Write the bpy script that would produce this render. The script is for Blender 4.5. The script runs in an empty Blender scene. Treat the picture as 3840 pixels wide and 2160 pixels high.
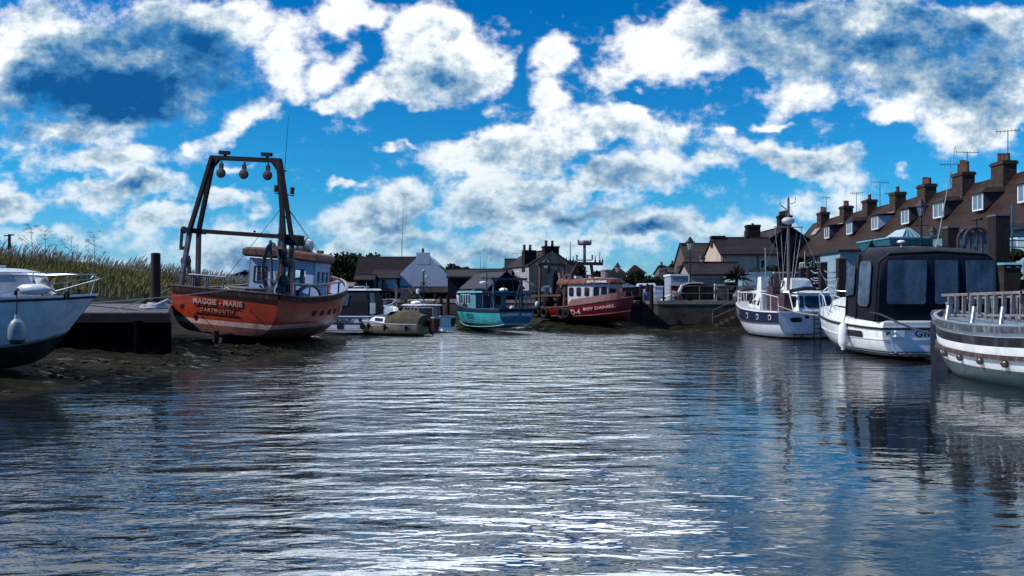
import bpy, math, random
import numpy as np
from mathutils import Vector, Matrix, noise as mnoise

R = math.radians
random.seed(7)
SC = bpy.context.scene
COL = SC.collection

# ------------------------------------------------------------------ camera
CAM_H = 2.2
F = 2987.0                      # focal length in pixels of the 3840 px wide photograph
cam_d = bpy.data.cameras.new("camera")
cam = bpy.data.objects.new("camera", cam_d)
COL.objects.link(cam)
cam_d.sensor_width = 36.0
cam_d.lens = 28.0
cam_d.shift_y = 30.0 / 3840.0
cam_d.clip_start = 0.1
cam_d.clip_end = 6000
cam.location = (0, 0, CAM_H)
cam.rotation_euler = (R(90), 0, 0)
SC.camera = cam

# ------------------------------------------------------------------ exposure
SC.view_settings.view_transform = 'Standard'
SC.view_settings.look = 'None'
SC.view_settings.exposure = 0.12
SC.view_settings.gamma = 1.0

# ------------------------------------------------------------------ sun
SUN_AZ, SUN_EL = R(-101), R(42)          # azimuth from +Y towards +X
sd = Vector((math.sin(SUN_AZ) * math.cos(SUN_EL), math.cos(SUN_AZ) * math.cos(SUN_EL), math.sin(SUN_EL)))
sun_d = bpy.data.lights.new("sun", 'SUN')
sun_d.energy = 4.2
sun_d.angle = R(0.6)
sun_d.color = (1.0, 0.93, 0.84)
sun = bpy.data.objects.new("sun", sun_d)
COL.objects.link(sun)
sun.rotation_euler = (-sd).to_track_quat('-Z', 'Y').to_euler()

# ------------------------------------------------------------------ world
W = bpy.data.worlds.new("World")
SC.world = W
W.use_nodes = True


def build_world():
    nt = W.node_tree
    N, L = nt.nodes, nt.links
    N.clear()
    out = N.new('ShaderNodeOutputWorld')
    bg = N.new('ShaderNodeBackground')
    bg.inputs['Strength'].default_value = 0.1
    L.new(bg.outputs[0], out.inputs[0])

    def M(op, a, b=None, clamp=False):
        n = N.new('ShaderNodeMath'); n.operation = op; n.use_clamp = clamp
        for i, v in enumerate((a, b)):
            if v is None: continue
            if isinstance(v, (int, float)): n.inputs[i].default_value = v
            else: L.new(v, n.inputs[i])
        return n.outputs[0]

    def MR(v, a, b, c=0.0, d=1.0, mode='SMOOTHSTEP'):
        n = N.new('ShaderNodeMapRange'); n.interpolation_type = mode
        L.new(v, n.inputs[0])
        n.inputs[1].default_value = a; n.inputs[2].default_value = b
        n.inputs[3].default_value = c; n.inputs[4].default_value = d
        return n.outputs[0]

    def MIX(f, a, b):
        n = N.new('ShaderNodeMix'); n.data_type = 'RGBA'; n.blend_type = 'MIX'
        if isinstance(f, (int, float)): n.inputs[0].default_value = f
        else: L.new(f, n.inputs[0])
        for s, v in ((6, a), (7, b)):
            if isinstance(v, tuple): n.inputs[s].default_value = (*v, 1)
            else: L.new(v, n.inputs[s])
        return n.outputs[2]

    tc = N.new('ShaderNodeTexCoord')
    sep = N.new('ShaderNodeSeparateXYZ'); L.new(tc.outputs['Generated'], sep.inputs[0])
    x, y, z = sep.outputs
    sky = N.new('ShaderNodeTexSky')
    sky.sky_type = 'NISHITA'; sky.sun_disc = False
    sky.sun_elevation = SUN_EL; sky.sun_rotation = SUN_AZ
    sky.altitude = 0; sky.air_density = 1.0; sky.dust_density = 0.3; sky.ozone_density = 3.0
    # colour grade of the clear sky: a deep polarised azure
    tint = N.new('ShaderNodeMix'); tint.data_type = 'RGBA'; tint.blend_type = 'MULTIPLY'
    tint.inputs[0].default_value = 1.0
    L.new(sky.outputs[0], tint.inputs[6])
    tcol = MIX(MR(z, 0.0, 0.13, 0, 1, 'LINEAR'), (0.42, 0.76, 1.20), (0.11, 0.76, 1.14))
    tcol = MIX(MR(z, 0.13, 0.34, 0, 1, 'LINEAR'), tcol, (0.004, 0.62, 1.15))
    L.new(tcol, tint.inputs[7])
    base = tint.outputs[2]
    # direction plane coordinates (tangent of azimuth / elevation), mirrored behind
    yy = M('MAXIMUM', M('ABSOLUTE', y), 0.12)
    u = M('DIVIDE', x, yy); v = M('DIVIDE', z, yy)
    cmb = N.new('ShaderNodeCombineXYZ'); L.new(u, cmb.inputs[0]); L.new(v, cmb.inputs[1]); 
    p0 = cmb.outputs[0]

    def noise(vec, scale, detail, rough, off=(0, 0, 0), sx=1, sy=1):
        mp = N.new('ShaderNodeMapping'); L.new(vec, mp.inputs[0])
        mp.inputs['Location'].default_value = off
        mp.inputs['Scale'].default_value = (sx, sy, 1)
        n = N.new('ShaderNodeTexNoise'); n.noise_dimensions = '2D'
        n.inputs['Scale'].default_value = scale
        n.inputs['Detail'].default_value = detail
        n.inputs['Roughness'].default_value = rough
        L.new(mp.outputs[0], n.inputs['Vector'])
        return n
    # domain warp
    wn = noise(p0, 7.0, 4, 0.6, (3.1, 1.7, 0), 1, 1.3)
    sub = N.new('ShaderNodeVectorMath'); sub.operation = 'SUBTRACT'
    L.new(wn.outputs['Color'], sub.inputs[0]); sub.inputs[1].default_value = (0.5, 0.5, 0.5)
    sc = N.new('ShaderNodeVectorMath'); sc.operation = 'SCALE'; L.new(sub.outputs[0], sc.inputs[0]); sc.inputs['Scale'].default_value = 0.11
    add = N.new('ShaderNodeVectorMath'); add.operation = 'ADD'; L.new(p0, add.inputs[0]); L.new(sc.outputs[0], add.inputs[1])
    p = add.outputs[0]

    def field(blobs, smooth=False):
        acc = None
        for (cx, cy, rx, ry, rot, w) in blobs:
            k = 1.4907 / 2987
            mp = N.new('ShaderNodeMapping'); mp.vector_type = 'TEXTURE'
            L.new(p, mp.inputs[0])
            mp.inputs['Location'].default_value = ((cx - 1288) * k, (744.6 - cy) * k, 0)
            mp.inputs['Rotation'].default_value = (0, 0, R(rot))
            mp.inputs['Scale'].default_value = (rx * k * 1.35, ry * k * 1.35, 1)
            g = N.new('ShaderNodeTexGradient'); g.gradient_type = 'SPHERICAL'
            L.new(mp.outputs[0], g.inputs[0])
            o = M('MULTIPLY', g.outputs['Fac'], w)
            if acc is None: acc = o
            elif smooth:
                n = N.new('ShaderNodeMath'); n.operation = 'SMOOTH_MAX'
                L.new(acc, n.inputs[0]); L.new(o, n.inputs[1]); n.inputs[2].default_value = 0.30
                acc = n.outputs[0]
            else: acc = M('ADD', acc, o)
        return acc

    cover = field(CLOUD, True)
    dark = field(DARK)
    lit = field(LIT)
    n1 = noise(p0, 9.0, 8, 0.64, (0.3, 4.2, 0), 1, 1.35)
    n2 = noise(p0, 30.0, 5, 0.65, (5.3, 2.2, 0), 1, 1.3)
    nz = M('ADD', M('MULTIPLY', M('SUBTRACT', n1.outputs['Fac'], 0.5), 1.5), M('MULTIPLY', M('SUBTRACT', n2.outputs['Fac'], 0.5), 0.62))
    # sky outside the photograph's field: plain scattered cumulus
    far = noise(p0, 2.6, 6, 0.6, (8.1, 3.3, 0), 1, 1.8)
    outm = MR(v, 0.36, 0.48)
    back = MR(y, 0.10, -0.02)
    outm = M('MAXIMUM', outm, back)
    sidem = MR(M('ABSOLUTE', u), 0.70, 0.85)
    outm = M('MAXIMUM', outm, sidem)
    gen = M('MULTIPLY', M('SUBTRACT', far.outputs['Fac'], 0.5), 3.2)
    # cloud cover added overhead, out of view, to whiten the water's reflections
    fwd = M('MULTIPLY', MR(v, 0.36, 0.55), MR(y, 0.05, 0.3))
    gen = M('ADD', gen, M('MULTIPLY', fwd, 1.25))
    cov = M('ADD', M('MULTIPLY', cover, M('SUBTRACT', 1.0, outm)), M('MULTIPLY', gen, outm))
    lowband = M('MULTIPLY', MR(v, 0.15, 0.06), MR(v, 0.0, 0.03))
    dens = M('ADD', M('ADD', cov, nz), M('MULTIPLY', lowband, 0.22))
    mask = MR(dens, 0.33, 0.88)
    thick = MR(dens, 0.45, 1.25)
    # shade: edges bright, cores blue grey
    n3 = noise(p0, 15.0, 7, 0.62, (1.3, 7.2, 0), 1, 1.7)
    sh = M('ADD', M('SUBTRACT', M('MULTIPLY', dark, 1.0), M('MULTIPLY', lit, 0.80)), M('MULTIPLY', M('SUBTRACT', n3.outputs['Fac'], 0.5), 1.9))
    sh = M('ADD', sh, M('MULTIPLY', thick, 0.50))
    # relief: the side of each billow turned from the sun is darker
    nb = noise(p0, 9.0, 6, 0.64, (0.3 + 0.006, 4.2 + 0.024, 0), 1, 1.35)
    sh = M('ADD', sh, M('MULTIPLY', M('SUBTRACT', nb.outputs['Fac'], n1.outputs['Fac']), 4.2))
    shade = MR(sh, -0.10, 2.5, 0, 1, 'LINEAR')
    ramp = N.new('ShaderNodeValToRGB')
    L.new(shade, ramp.inputs[0])
    e = ramp.color_ramp.elements
    e[0].position = 0.0; e[0].color = (0.90, 0.92, 0.94, 1)
    e[1].position = 1.0; e[1].color = (0.006, 0.09, 0.28, 1)
    for pos, c in ((0.16, (0.80, 0.85, 0.88)), (0.33, (0.50, 0.61, 0.70)), (0.52, (0.24, 0.38, 0.53)), (0.75, (0.05, 0.20, 0.43))):
        el = ramp.color_ramp.elements.new(pos); el.color = (*c, 1)
    # brightness scale (background strength is 0.1)
    up = N.new('ShaderNodeMix'); up.data_type = 'RGBA'; up.blend_type = 'MULTIPLY'; up.inputs[0].default_value = 1
    L.new(ramp.outputs[0], up.inputs[6])
    # clouds dimmed behind the viewer to lower ambient light, and toward the hazy horizon
    low = MR(v, 0.02, 0.22, 0, 1, 'LINEAR')
    lc = MIX(low, (6.0, 7.6, 8.7), (10.4, 10.4, 10.5))
    # unseen glow band added above the frame to silver the water
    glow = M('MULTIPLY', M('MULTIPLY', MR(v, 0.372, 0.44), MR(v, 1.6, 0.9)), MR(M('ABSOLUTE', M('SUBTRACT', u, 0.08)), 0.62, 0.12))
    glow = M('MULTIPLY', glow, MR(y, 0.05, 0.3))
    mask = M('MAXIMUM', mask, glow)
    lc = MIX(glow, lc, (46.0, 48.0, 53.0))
    bk = MR(y, -0.1, 0.25, 0, 1, 'LINEAR')
    lc = MIX(bk, (2.6, 3.2, 4.6), lc)
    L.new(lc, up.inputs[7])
    bt = N.new('ShaderNodeMix'); bt.data_type = 'RGBA'; bt.blend_type = 'MULTIPLY'; bt.inputs[0].default_value = 1
    L.new(base, bt.inputs[6]); L.new(MIX(bk, (1.0, 0.95, 1.0), (1, 1, 1)), bt.inputs[7])
    mask2 = M('MULTIPLY', mask, MR(z, -0.01, 0.03, 0.3, 1))
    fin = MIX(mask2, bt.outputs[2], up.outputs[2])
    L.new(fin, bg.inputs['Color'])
    W.cycles.sampling_method = 'MANUAL'
    W.cycles.sample_map_resolution = 512


CLOUD = [
 # left mass
 (60,150,170,200,0,1.3),(300,190,350,150,0,1.5),(430,80,250,130,0,1.1),(600,60,130,90,0,1.2),(700,130,90,130,-25,1.2),
 (600,280,130,60,35,1.2),(740,60,150,60,10,.9),(880,25,110,60,0,1.5),(180,330,240,60,5,1.0),(280,400,260,60,0,1.2),
 (60,380,130,60,0,.8),(490,360,50,45,0,1.0),(730,215,50,40,0,.9),
 # lower left
 (60,500,150,50,0,1.3),(200,490,120,45,0,1.0),(340,490,150,55,0,1.4),(570,515,90,32,-8,1.3),(390,570,110,32,0,1.2),
 (590,645,130,65,-10,1.3),(130,600,120,40,0,.9),(590,420,60,18,0,.6),(330,470,100,50,0,.7),
 # centre
 (1090,120,165,130,-8,1.9),(960,220,110,60,0,1.4),(820,155,65,75,0,1.2),(835,240,55,32,0,1.3),(1050,250,90,40,0,1.1),(1240,160,75,60,20,1.2),
 (1215,260,40,30,0,.8),(1120,285,30,22,0,.7),(1390,150,75,75,25,1.4),(1390,250,70,70,0,1.2),(1400,110,60,40,30,.8),
 (1310,370,260,70,6,1.7),(1560,330,200,60,4,1.4),(1220,380,120,45,0,1.0),(1010,400,60,22,0,.9),(1060,385,50,20,0,.8),
 (1320,480,230,60,8,1.5),(1500,450,240,60,0,1.4),(1400,540,290,45,0,1.1),(1680,320,80,35,0,1.0),(1660,400,120,50,0,.9),
 (1600,585,140,50,0,1.6),(1140,455,60,22,0,.6),(850,475,48,20,0,1.2),(905,480,30,20,0,.6),
 (930,560,130,50,-10,1.3),(1010,510,80,45,0,1.3),(1000,600,150,50,0,1.0),(1200,640,220,40,0,1.1),(850,620,110,40,0,1.0),
 (1430,610,160,40,0,1.0),(1270,600,140,30,0,.7),
 # right
 (1690,80,140,110,20,1.7),(1600,100,60,70,0,.8),(1770,160,130,70,0,1.3),(1540,170,90,55,25,.95),(1600,215,50,25,0,.7),
 (1900,130,230,110,-10,1.5),(2250,70,420,100,0,1.6),(2000,225,110,50,10,1.2),(2380,200,260,90,-5,1.5),(2250,270,120,60,0,1.4),
 (2450,300,200,80,0,1.3),(1960,292,50,18,0,1.0),(1870,330,24,36,0,.8),(1990,395,190,45,-6,1.5),(2090,450,120,60,0,1.2),
 (1800,420,130,45,0,1.1),(2020,510,140,60,0,.9),(1830,600,200,40,0,1.0),(2550,420,60,80,0,.9),(2270,450,40,22,0,.6),
 (1720,560,160,40,0,.8),(2510,130,160,90,0,.8),
]
DARK = [
 (300,215,330,110,3,2.4),(100,240,150,70,0,1.0),(420,110,210,90,0,1.0),(560,190,90,80,0,.6),(40,320,150,50,0,1.2),(120,20,80,40,0,.9),
 (340,495,95,38,0,1.6),(440,420,45,30,0,.9),(180,510,60,20,0,.6),(140,570,100,25,0,.6),(20,500,60,18,0,.7),(250,370,150,18,0,.7),
 (1090,180,130,45,0,.8),(980,240,100,28,0,.7),(1120,100,50,50,0,.5),(1480,470,230,40,5,.7),(1370,540,250,28,0,1.0),(1640,590,90,26,0,1.5),
 (1440,400,150,25,0,.5),(940,565,60,20,0,.7),(630,650,90,25,0,.7),(1000,620,150,20,0,.7),(1200,660,200,18,0,.5),
 (1980,70,230,100,-10,1.7),(2420,130,260,100,0,1.8),(2180,140,150,60,0,.8),(2500,260,130,50,0,1.1),(1820,180,90,40,0,.6),(2060,440,110,28,0,.8),
 (2340,30,120,40,0,.8),(1420,610,200,20,0,.5),(1800,610,160,18,0,.5),(2300,330,120,25,0,.6),
]
LIT = [
 (30,140,60,120,0,.9),(190,60,70,50,0,.5),(680,100,120,120,0,.9),(620,280,110,40,30,.8),(880,30,90,50,0,1.0),(400,110,60,30,0,.4),
 (1050,80,150,70,0,1.0),(1180,80,60,70,0,.8),(900,200,90,30,0,.6),(1400,160,60,90,0,.9),(1350,330,150,50,0,.5),(1200,470,80,50,0,.4),
 (1660,80,110,110,0,1.0),(1750,190,70,40,0,.6),(2200,270,110,50,0,.9),(2530,110,60,90,0,.4),(1990,370,150,30,0,.6),(2180,70,60,50,0,.6),
 (60,480,120,25,0,.5),(260,450,120,20,0,.7),(570,500,70,18,0,.7),(250,300,200,30,0,.3),(1560,310,150,30,0,.6),(1600,550,60,20,0,.5),
]
build_world()

# ================================================================== helpers
def at(px, py, D):
    """world point seen at photograph pixel (px,py) at a distance D in front of the viewer"""
    return Vector(((px - 1920) / F * D, D, CAM_H + (1110 - py) / F * D))


def X(px, D): return (px - 1920) / F * D
def Z(py, D): return CAM_H + (1110 - py) / F * D


MATS = {}


def mat(name, col, rough=0.7, metal=0.0, var=0.25, vscale=3.0, bump=0.0, bscale=20.0, spec=0.5, dirt=None, coat=0.0,
        bricks=None, planks=None, stretch=(1, 1, 1), trans=0.0, alpha=1.0):
    if name in MATS: return MATS[name]
    m = bpy.data.materials.new(name); m.use_nodes = True
    if rough >= 0.55 and spec == 0.5: spec = 0.15
    nt = m.node_tree; N, L = nt.nodes, nt.links
    b = N['Principled BSDF']
    b.inputs['Roughness'].default_value = rough
    b.inputs['Metallic'].default_value = metal
    b.inputs['Specular IOR Level'].default_value = spec
    b.inputs['Coat Weight'].default_value = coat
    b.inputs['Transmission Weight'].default_value = trans
    b.inputs['Alpha'].default_value = alpha
    tc = N.new('ShaderNodeTexCoord')
    mp = N.new('ShaderNodeMapping'); mp.inputs['Scale'].default_value = stretch
    L.new(tc.outputs['Object'], mp.inputs[0])
    src = mp.outputs[0]
    n = N.new('ShaderNodeTexNoise'); n.inputs['Scale'].default_value = vscale
    n.inputs['Detail'].default_value = 6; n.inputs['Roughness'].default_value = 0.65
    L.new(src, n.inputs['Vector'])
    mr = N.new('ShaderNodeMapRange'); L.new(n.outputs['Fac'], mr.inputs[0])
    mr.inputs[1].default_value = 0.3; mr.inputs[2].default_value = 0.7
    mr.inputs[3].default_value = 1 - var; mr.inputs[4].default_value = 1 + var
    mx = N.new('ShaderNodeMix'); mx.data_type = 'RGBA'; mx.blend_type = 'MULTIPLY'; mx.inputs[0].default_value = 1
    mx.inputs[6].default_value = (*col, 1)
    L.new(mr.outputs[0], mx.inputs[7])
    colour = mx.outputs[2]
    if bricks:
        bc, mort, bw, bh, ms = bricks
        # box-ish projection: pick (x,z) or (y,z) from the normal
        geo = N.new('ShaderNodeSeparateXYZ'); L.new(tc.outputs['Normal'], geo.inputs[0])
        ab = N.new('ShaderNodeMath'); ab.operation = 'ABSOLUTE'; L.new(geo.outputs[0], ab.inputs[0])
        gt = N.new('ShaderNodeMath'); gt.operation = 'GREATER_THAN'; L.new(ab.outputs[0], gt.inputs[0]); gt.inputs[1].default_value = 0.6
        sp = N.new('ShaderNodeSeparateXYZ'); L.new(tc.outputs['Object'], sp.inputs[0])
        mm = N.new('ShaderNodeMix'); mm.data_type = 'FLOAT'; L.new(gt.outputs[0], mm.inputs[0]); L.new(sp.outputs[0], mm.inputs[2]); L.new(sp.outputs[1], mm.inputs[3])
        cb = N.new('ShaderNodeCombineXYZ'); L.new(mm.outputs[0], cb.inputs[0]); L.new(sp.outputs[2], cb.inputs[1])
        br = N.new('ShaderNodeTexBrick'); L.new(cb.outputs[0], br.inputs['Vector'])
        br.inputs['Scale'].default_value = 1.0
        br.inputs['Color1'].default_value = (*bc, 1); br.inputs['Color2'].default_value = (*[c * 0.55 for c in bc], 1)
        br.inputs['Mortar'].default_value = (*mort, 1)
        br.inputs['Brick Width'].default_value = bw; br.inputs['Row Height'].default_value = bh
        br.inputs['Mortar Size'].default_value = ms
        m2 = N.new('ShaderNodeMix'); m2.data_type = 'RGBA'; m2.blend_type = 'MULTIPLY'; m2.inputs[0].default_value = 1
        L.new(br.outputs[0], m2.inputs[6]); L.new(mr.outputs[0], m2.inputs[7]); colour = m2.outputs[2]
    if planks:
        axis, wd, dk = planks        # dark joints every wd metres along axis
        sp = N.new('ShaderNodeSeparateXYZ'); L.new(tc.outputs['Object'], sp.inputs[0])
        dv = N.new('ShaderNodeMath'); dv.operation = 'DIVIDE'; L.new(sp.outputs[axis], dv.inputs[0]); dv.inputs[1].default_value = wd
        fr = N.new('ShaderNodeMath'); fr.operation = 'FRACT'; L.new(dv.outputs[0], fr.inputs[0])
        lt = N.new('ShaderNodeMath'); lt.operation = 'LESS_THAN'; L.new(fr.outputs[0], lt.inputs[0]); lt.inputs[1].default_value = 0.14
        fl = N.new('ShaderNodeMath'); fl.operation = 'FLOOR'; L.new(dv.outputs[0], fl.inputs[0])
        wn = N.new('ShaderNodeTexWhiteNoise'); wn.noise_dimensions = '1D'; L.new(fl.outputs[0], wn.inputs['W'])
        wr = N.new('ShaderNodeMapRange'); L.new(wn.outputs[0], wr.inputs[0]); wr.inputs[3].default_value = 0.7; wr.inputs[4].default_value = 1.25
        m3 = N.new('ShaderNodeMix'); m3.data_type = 'RGBA'; m3.blend_type = 'MULTIPLY'; m3.inputs[0].default_value = 1
        L.new(colour, m3.inputs[6]); L.new(wr.outputs[0], m3.inputs[7])
        m2 = N.new('ShaderNodeMix'); m2.data_type = 'RGBA'
        L.new(lt.outputs[0], m2.inputs[0]); L.new(m3.outputs[2], m2.inputs[6]); m2.inputs[7].default_value = (*[c * dk for c in col], 1)
        colour = m2.outputs[2]
    if dirt:
        dc, amt, sx = dirt           # streaky stains, stretched vertically
        mp2 = N.new('ShaderNodeMapping'); L.new(tc.outputs['Object'], mp2.inputs[0]); mp2.inputs['Scale'].default_value = (sx, sx, sx * 0.16)
        n2 = N.new('ShaderNodeTexNoise'); n2.inputs['Scale'].default_value = 1.0; n2.inputs['Detail'].default_value = 7; n2.inputs['Roughness'].default_value = 0.7
        L.new(mp2.outputs[0], n2.inputs['Vector'])
        r2 = N.new('ShaderNodeMapRange'); L.new(n2.outputs['Fac'], r2.inputs[0])
        r2.inputs[1].default_value = 0.50; r2.inputs[2].default_value = 0.72; r2.inputs[3].default_value = 0; r2.inputs[4].default_value = amt
        m4 = N.new('ShaderNodeMix'); m4.data_type = 'RGBA'; L.new(r2.outputs[0], m4.inputs[0])
        L.new(colour, m4.inputs[6]); m4.inputs[7].default_value = (*dc, 1); colour = m4.outputs[2]
    L.new(colour, b.inputs['Base Color'])
    if bump:
        n3 = N.new('ShaderNodeTexNoise'); n3.inputs['Scale'].default_value = bscale; n3.inputs['Detail'].default_value = 5
        L.new(src, n3.inputs['Vector'])
        bp = N.new('ShaderNodeBump'); bp.inputs['Strength'].default_value = bump; bp.inputs['Distance'].default_value = 0.05
        L.new(n3.outputs['Fac'], bp.inputs['Height']); L.new(bp.outputs[0], b.inputs['Normal'])
    MATS[name] = m
    return m


def bands(name, stops, use_uv=False, rough=0.35, var=0.15, dirt=None, coat=0.0, bump=0.0):
    """paint changing at fixed heights (object z) or at fixed strakes (uv v); stops = [(height, colour), ...] upward"""
    if name in MATS: return MATS[name]
    m = mat(name, (1, 1, 1), rough=rough, var=var, dirt=dirt, coat=coat, bump=bump)
    nt = m.node_tree; N, L = nt.nodes, nt.links
    mx = [n for n in N if n.type == 'MIX' and n.blend_type == 'MULTIPLY'][0]
    tc = N.new('ShaderNodeTexCoord'); sp = N.new('ShaderNodeSeparateXYZ')
    L.new(tc.outputs['UV' if use_uv else 'Object'], sp.inputs[0])
    val = sp.outputs[1 if use_uv else 2]
    lo, hi = -1.0, 4.0
    mr = N.new('ShaderNodeMapRange'); L.new(val, mr.inputs[0]); mr.inputs[1].default_value = lo; mr.inputs[2].default_value = hi
    rp = N.new('ShaderNodeValToRGB'); L.new(mr.outputs[0], rp.inputs[0]); rp.color_ramp.interpolation = 'CONSTANT'
    e = rp.color_ramp.elements
    e[0].position = 0; e[0].color = (*stops[0][1], 1)
    e[1].position = (stops[1][0] - lo) / (hi - lo); e[1].color = (*stops[1][1], 1)
    for h, c in stops[2:]:
        q = e.new((h - lo) / (hi - lo)); q.color = (*c, 1)
    L.new(rp.outputs[0], mx.inputs[6])
    return m


class MB:
    def __init__(s): s.v = []; s.f = []; s.uv = {}; s.m = Matrix()

    def add(s, vs, fs, uvs=None):
        o = len(s.v)
        for i, p in enumerate(vs):
            s.v.append(tuple(s.m @ Vector(p)))
            if uvs: s.uv[o + i] = uvs[i]
        for f in fs: s.f.append(tuple(o + i for i in f))
        return s

    def box(s, x0, x1, y0, y1, z0, z1):
        return s.add([(x0, y0, z0), (x1, y0, z0), (x1, y1, z0), (x0, y1, z0), (x0, y0, z1), (x1, y0, z1), (x1, y1, z1), (x0, y1, z1)],
                     [(3, 2, 1, 0), (4, 5, 6, 7), (0, 1, 5, 4), (1, 2, 6, 5), (2, 3, 7, 6), (3, 0, 4, 7)])

    def frame(s, p0, p1):
        d = (Vector(p1) - Vector(p0)); d.normalize()
        up = Vector((0, 0, 1)) if abs(d.z) < 0.95 else Vector((0, 1, 0))
        a = d.cross(up).normalized(); b = a.cross(d).normalized()
        return a, b

    def beam(s, p0, p1, w, h=None):
        h = h or w; a, b = s.frame(p0, p1); p0, p1 = Vector(p0), Vector(p1)
        q = [p + a * (i * w / 2) + b * (j * h / 2) for p in (p0, p1) for i, j in ((-1, -1), (1, -1), (1, 1), (-1, 1))]
        return s.add(q, [(3, 2, 1, 0), (4, 5, 6, 7), (0, 1, 5, 4), (1, 2, 6, 5), (2, 3, 7, 6), (3, 0, 4, 7)])

    def cyl(s, p0, p1, r0, r1=None, n=10):
        r1 = r0 if r1 is None else r1; a, b = s.frame(p0, p1); p0, p1 = Vector(p0), Vector(p1)
        q = [p + (a * math.cos(t) + b * math.sin(t)) * r for p, r in ((p0, r0), (p1, r1)) for t in [2 * math.pi * k / n for k in range(n)]]
        fs = [(k, (k + 1) % n, n + (k + 1) % n, n + k) for k in range(n)] + [tuple(range(n))[::-1], tuple(range(n, 2 * n))]
        return s.add(q, fs)

    def tube(s, pts, r, n=6):
        pts = [Vector(p) for p in pts]; rs = r if isinstance(r, list) else [r] * len(pts)
        q = []; a = None
        for i, p in enumerate(pts):
            d = (pts[min(i + 1, len(pts) - 1)] - pts[max(i - 1, 0)]).normalized()
            if a is None: a, b = s.frame(p, p + d)
            else:
                a = (a - d * a.dot(d)).normalized(); b = a.cross(d)
            q += [p + (a * math.cos(2 * math.pi * k / n) + b * math.sin(2 * math.pi * k / n)) * rs[i] for k in range(n)]
        fs = [(i * n + k, i * n + (k + 1) % n, (i + 1) * n + (k + 1) % n, (i + 1) * n + k) for i in range(len(pts) - 1) for k in range(n)]
        fs += [tuple(range(n))[::-1], tuple(range((len(pts) - 1) * n, len(pts) * n))]
        return s.add(q, fs)

    def ell(s, c, rx, ry, rz, nu=12, nv=8):
        q = []; 
        for j in range(nv + 1):
            t = math.pi * j / nv
            for i in range(nu):
                u = 2 * math.pi * i / nu
                q.append((c[0] + rx * math.sin(t) * math.cos(u), c[1] + ry * math.sin(t) * math.sin(u), c[2] + rz * math.cos(t)))
        return s.add(q, [(j * nu + i, (j + 1) * nu + i, (j + 1) * nu + (i + 1) % nu, j * nu + (i + 1) % nu) for j in range(nv) for i in range(nu)])

    def lathe(s, prof, c=(0, 0, 0), n=12, axis='z', square=False):
        q = []
        for r, h in prof:
            for i in range(n):
                u = 2 * math.pi * (i + 0.5 * square) / n
                a, b = r * math.cos(u), r * math.sin(u)
                q.append({'z': (c[0] + a, c[1] + b, c[2] + h), 'x': (c[0] + h, c[1] + a, c[2] + b), 'y': (c[0] + a, c[1] + h, c[2] + b)}[axis])
        m = len(prof)
        fs = [(j * n + i, j * n + (i + 1) % n, (j + 1) * n + (i + 1) % n, (j + 1) * n + i) for j in range(m - 1) for i in range(n)]
        fs += [tuple(range(n))[::-1], tuple(range((m - 1) * n, m * n))]
        return s.add(q, fs)

    def loft(s, rings, caps=True):
        n = len(rings[0]); q = [p for r in rings for p in r]
        fs = [(j * n + i, j * n + (i + 1) % n, (j + 1) * n + (i + 1) % n, (j + 1) * n + i) for j in range(len(rings) - 1) for i in range(n)]
        if caps: fs += [tuple(range(n))[::-1], tuple(range((len(rings) - 1) * n, len(rings) * n))]
        return s.add(q, fs)

    def grid(s, P, uv=None, flip=False):
        a, b = len(P), len(P[0])
        fs = [(i * b + j, i * b + j + 1, (i + 1) * b + j + 1, (i + 1) * b + j) for i in range(a - 1) for j in range(b - 1)]
        if flip: fs = [f[::-1] for f in fs]
        return s.add([p for r in P for p in r], fs, [u for r in uv for u in r] if uv else None)

    def prism(s, poly, axis, a, b):
        """poly of 2-d points in the plane across axis ('x': (y,z), 'y': (x,z), 'z': (x,y))"""
        def e(p, t): return {'x': (t, p[0], p[1]), 'y': (p[0], t, p[1]), 'z': (p[0], p[1], t)}[axis]
        return s.loft([[e(p, a) for p in poly], [e(p, b) for p in poly]])

    def torus(s, c, R_, r, axis='y', n=18, m=7, a0=0, a1=360):
        pts = []
        for i in range(n + 1):
            t = R(a0 + (a1 - a0) * i / n); u, v = R_ * math.cos(t), R_ * math.sin(t)
            pts.append({'y': (c[0] + u, c[1], c[2] + v), 'x': (c[0], c[1] + u, c[2] + v), 'z': (c[0] + u, c[1] + v, c[2])}[axis])
        return s.tube(pts, r, m)

    def build(s, name, material, parent=None, smooth=False, sharp=35):
        me = bpy.data.meshes.new(name)
        me.from_pydata(s.v, [], s.f); me.update()
        if s.uv:
            uvl = me.uv_layers.new(name='UVMap')
            co = np.zeros((len(me.loops), 2), dtype=np.float32)
            vi = np.zeros(len(me.loops), dtype=np.int32); me.loops.foreach_get('vertex_index', vi)
            tab = np.zeros((len(me.vertices), 2), dtype=np.float32)
            for k, u in s.uv.items(): tab[k] = u
            uvl.data.foreach_set('uv', tab[vi].ravel())
        for m_ in (material if isinstance(material, (list, tuple)) else [material]): me.materials.append(m_)
        if smooth:
            me.shade_smooth()
            try: me.set_sharp_from_angle(angle=R(sharp))
            except Exception: pass
        o = bpy.data.objects.new(name, me); COL.objects.link(o)
        if parent is not None: o.parent = parent
        return o


def tag(o, label=None, cat=None, group=None, kind=None):
    if label: o['label'] = label
    if cat: o['category'] = cat
    if group: o['group'] = group
    if kind: o['kind'] = kind
    return o


def thing(name, label, cat, loc=(0, 0, 0), rotz=0.0, group=None, roll=0.0, pitch=0.0):
    o = bpy.data.objects.new(name, None); COL.objects.link(o)
    o.empty_display_size = 0.3
    o.location = loc; o.rotation_euler = (R(roll), R(pitch), R(rotz))
    return tag(o, label, cat, group)


def copy_tree(o, parent=None):
    c = o.copy(); COL.objects.link(c)
    if parent: c.parent = parent
    for ch in list(o.children): copy_tree(ch, c)
    return c


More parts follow.
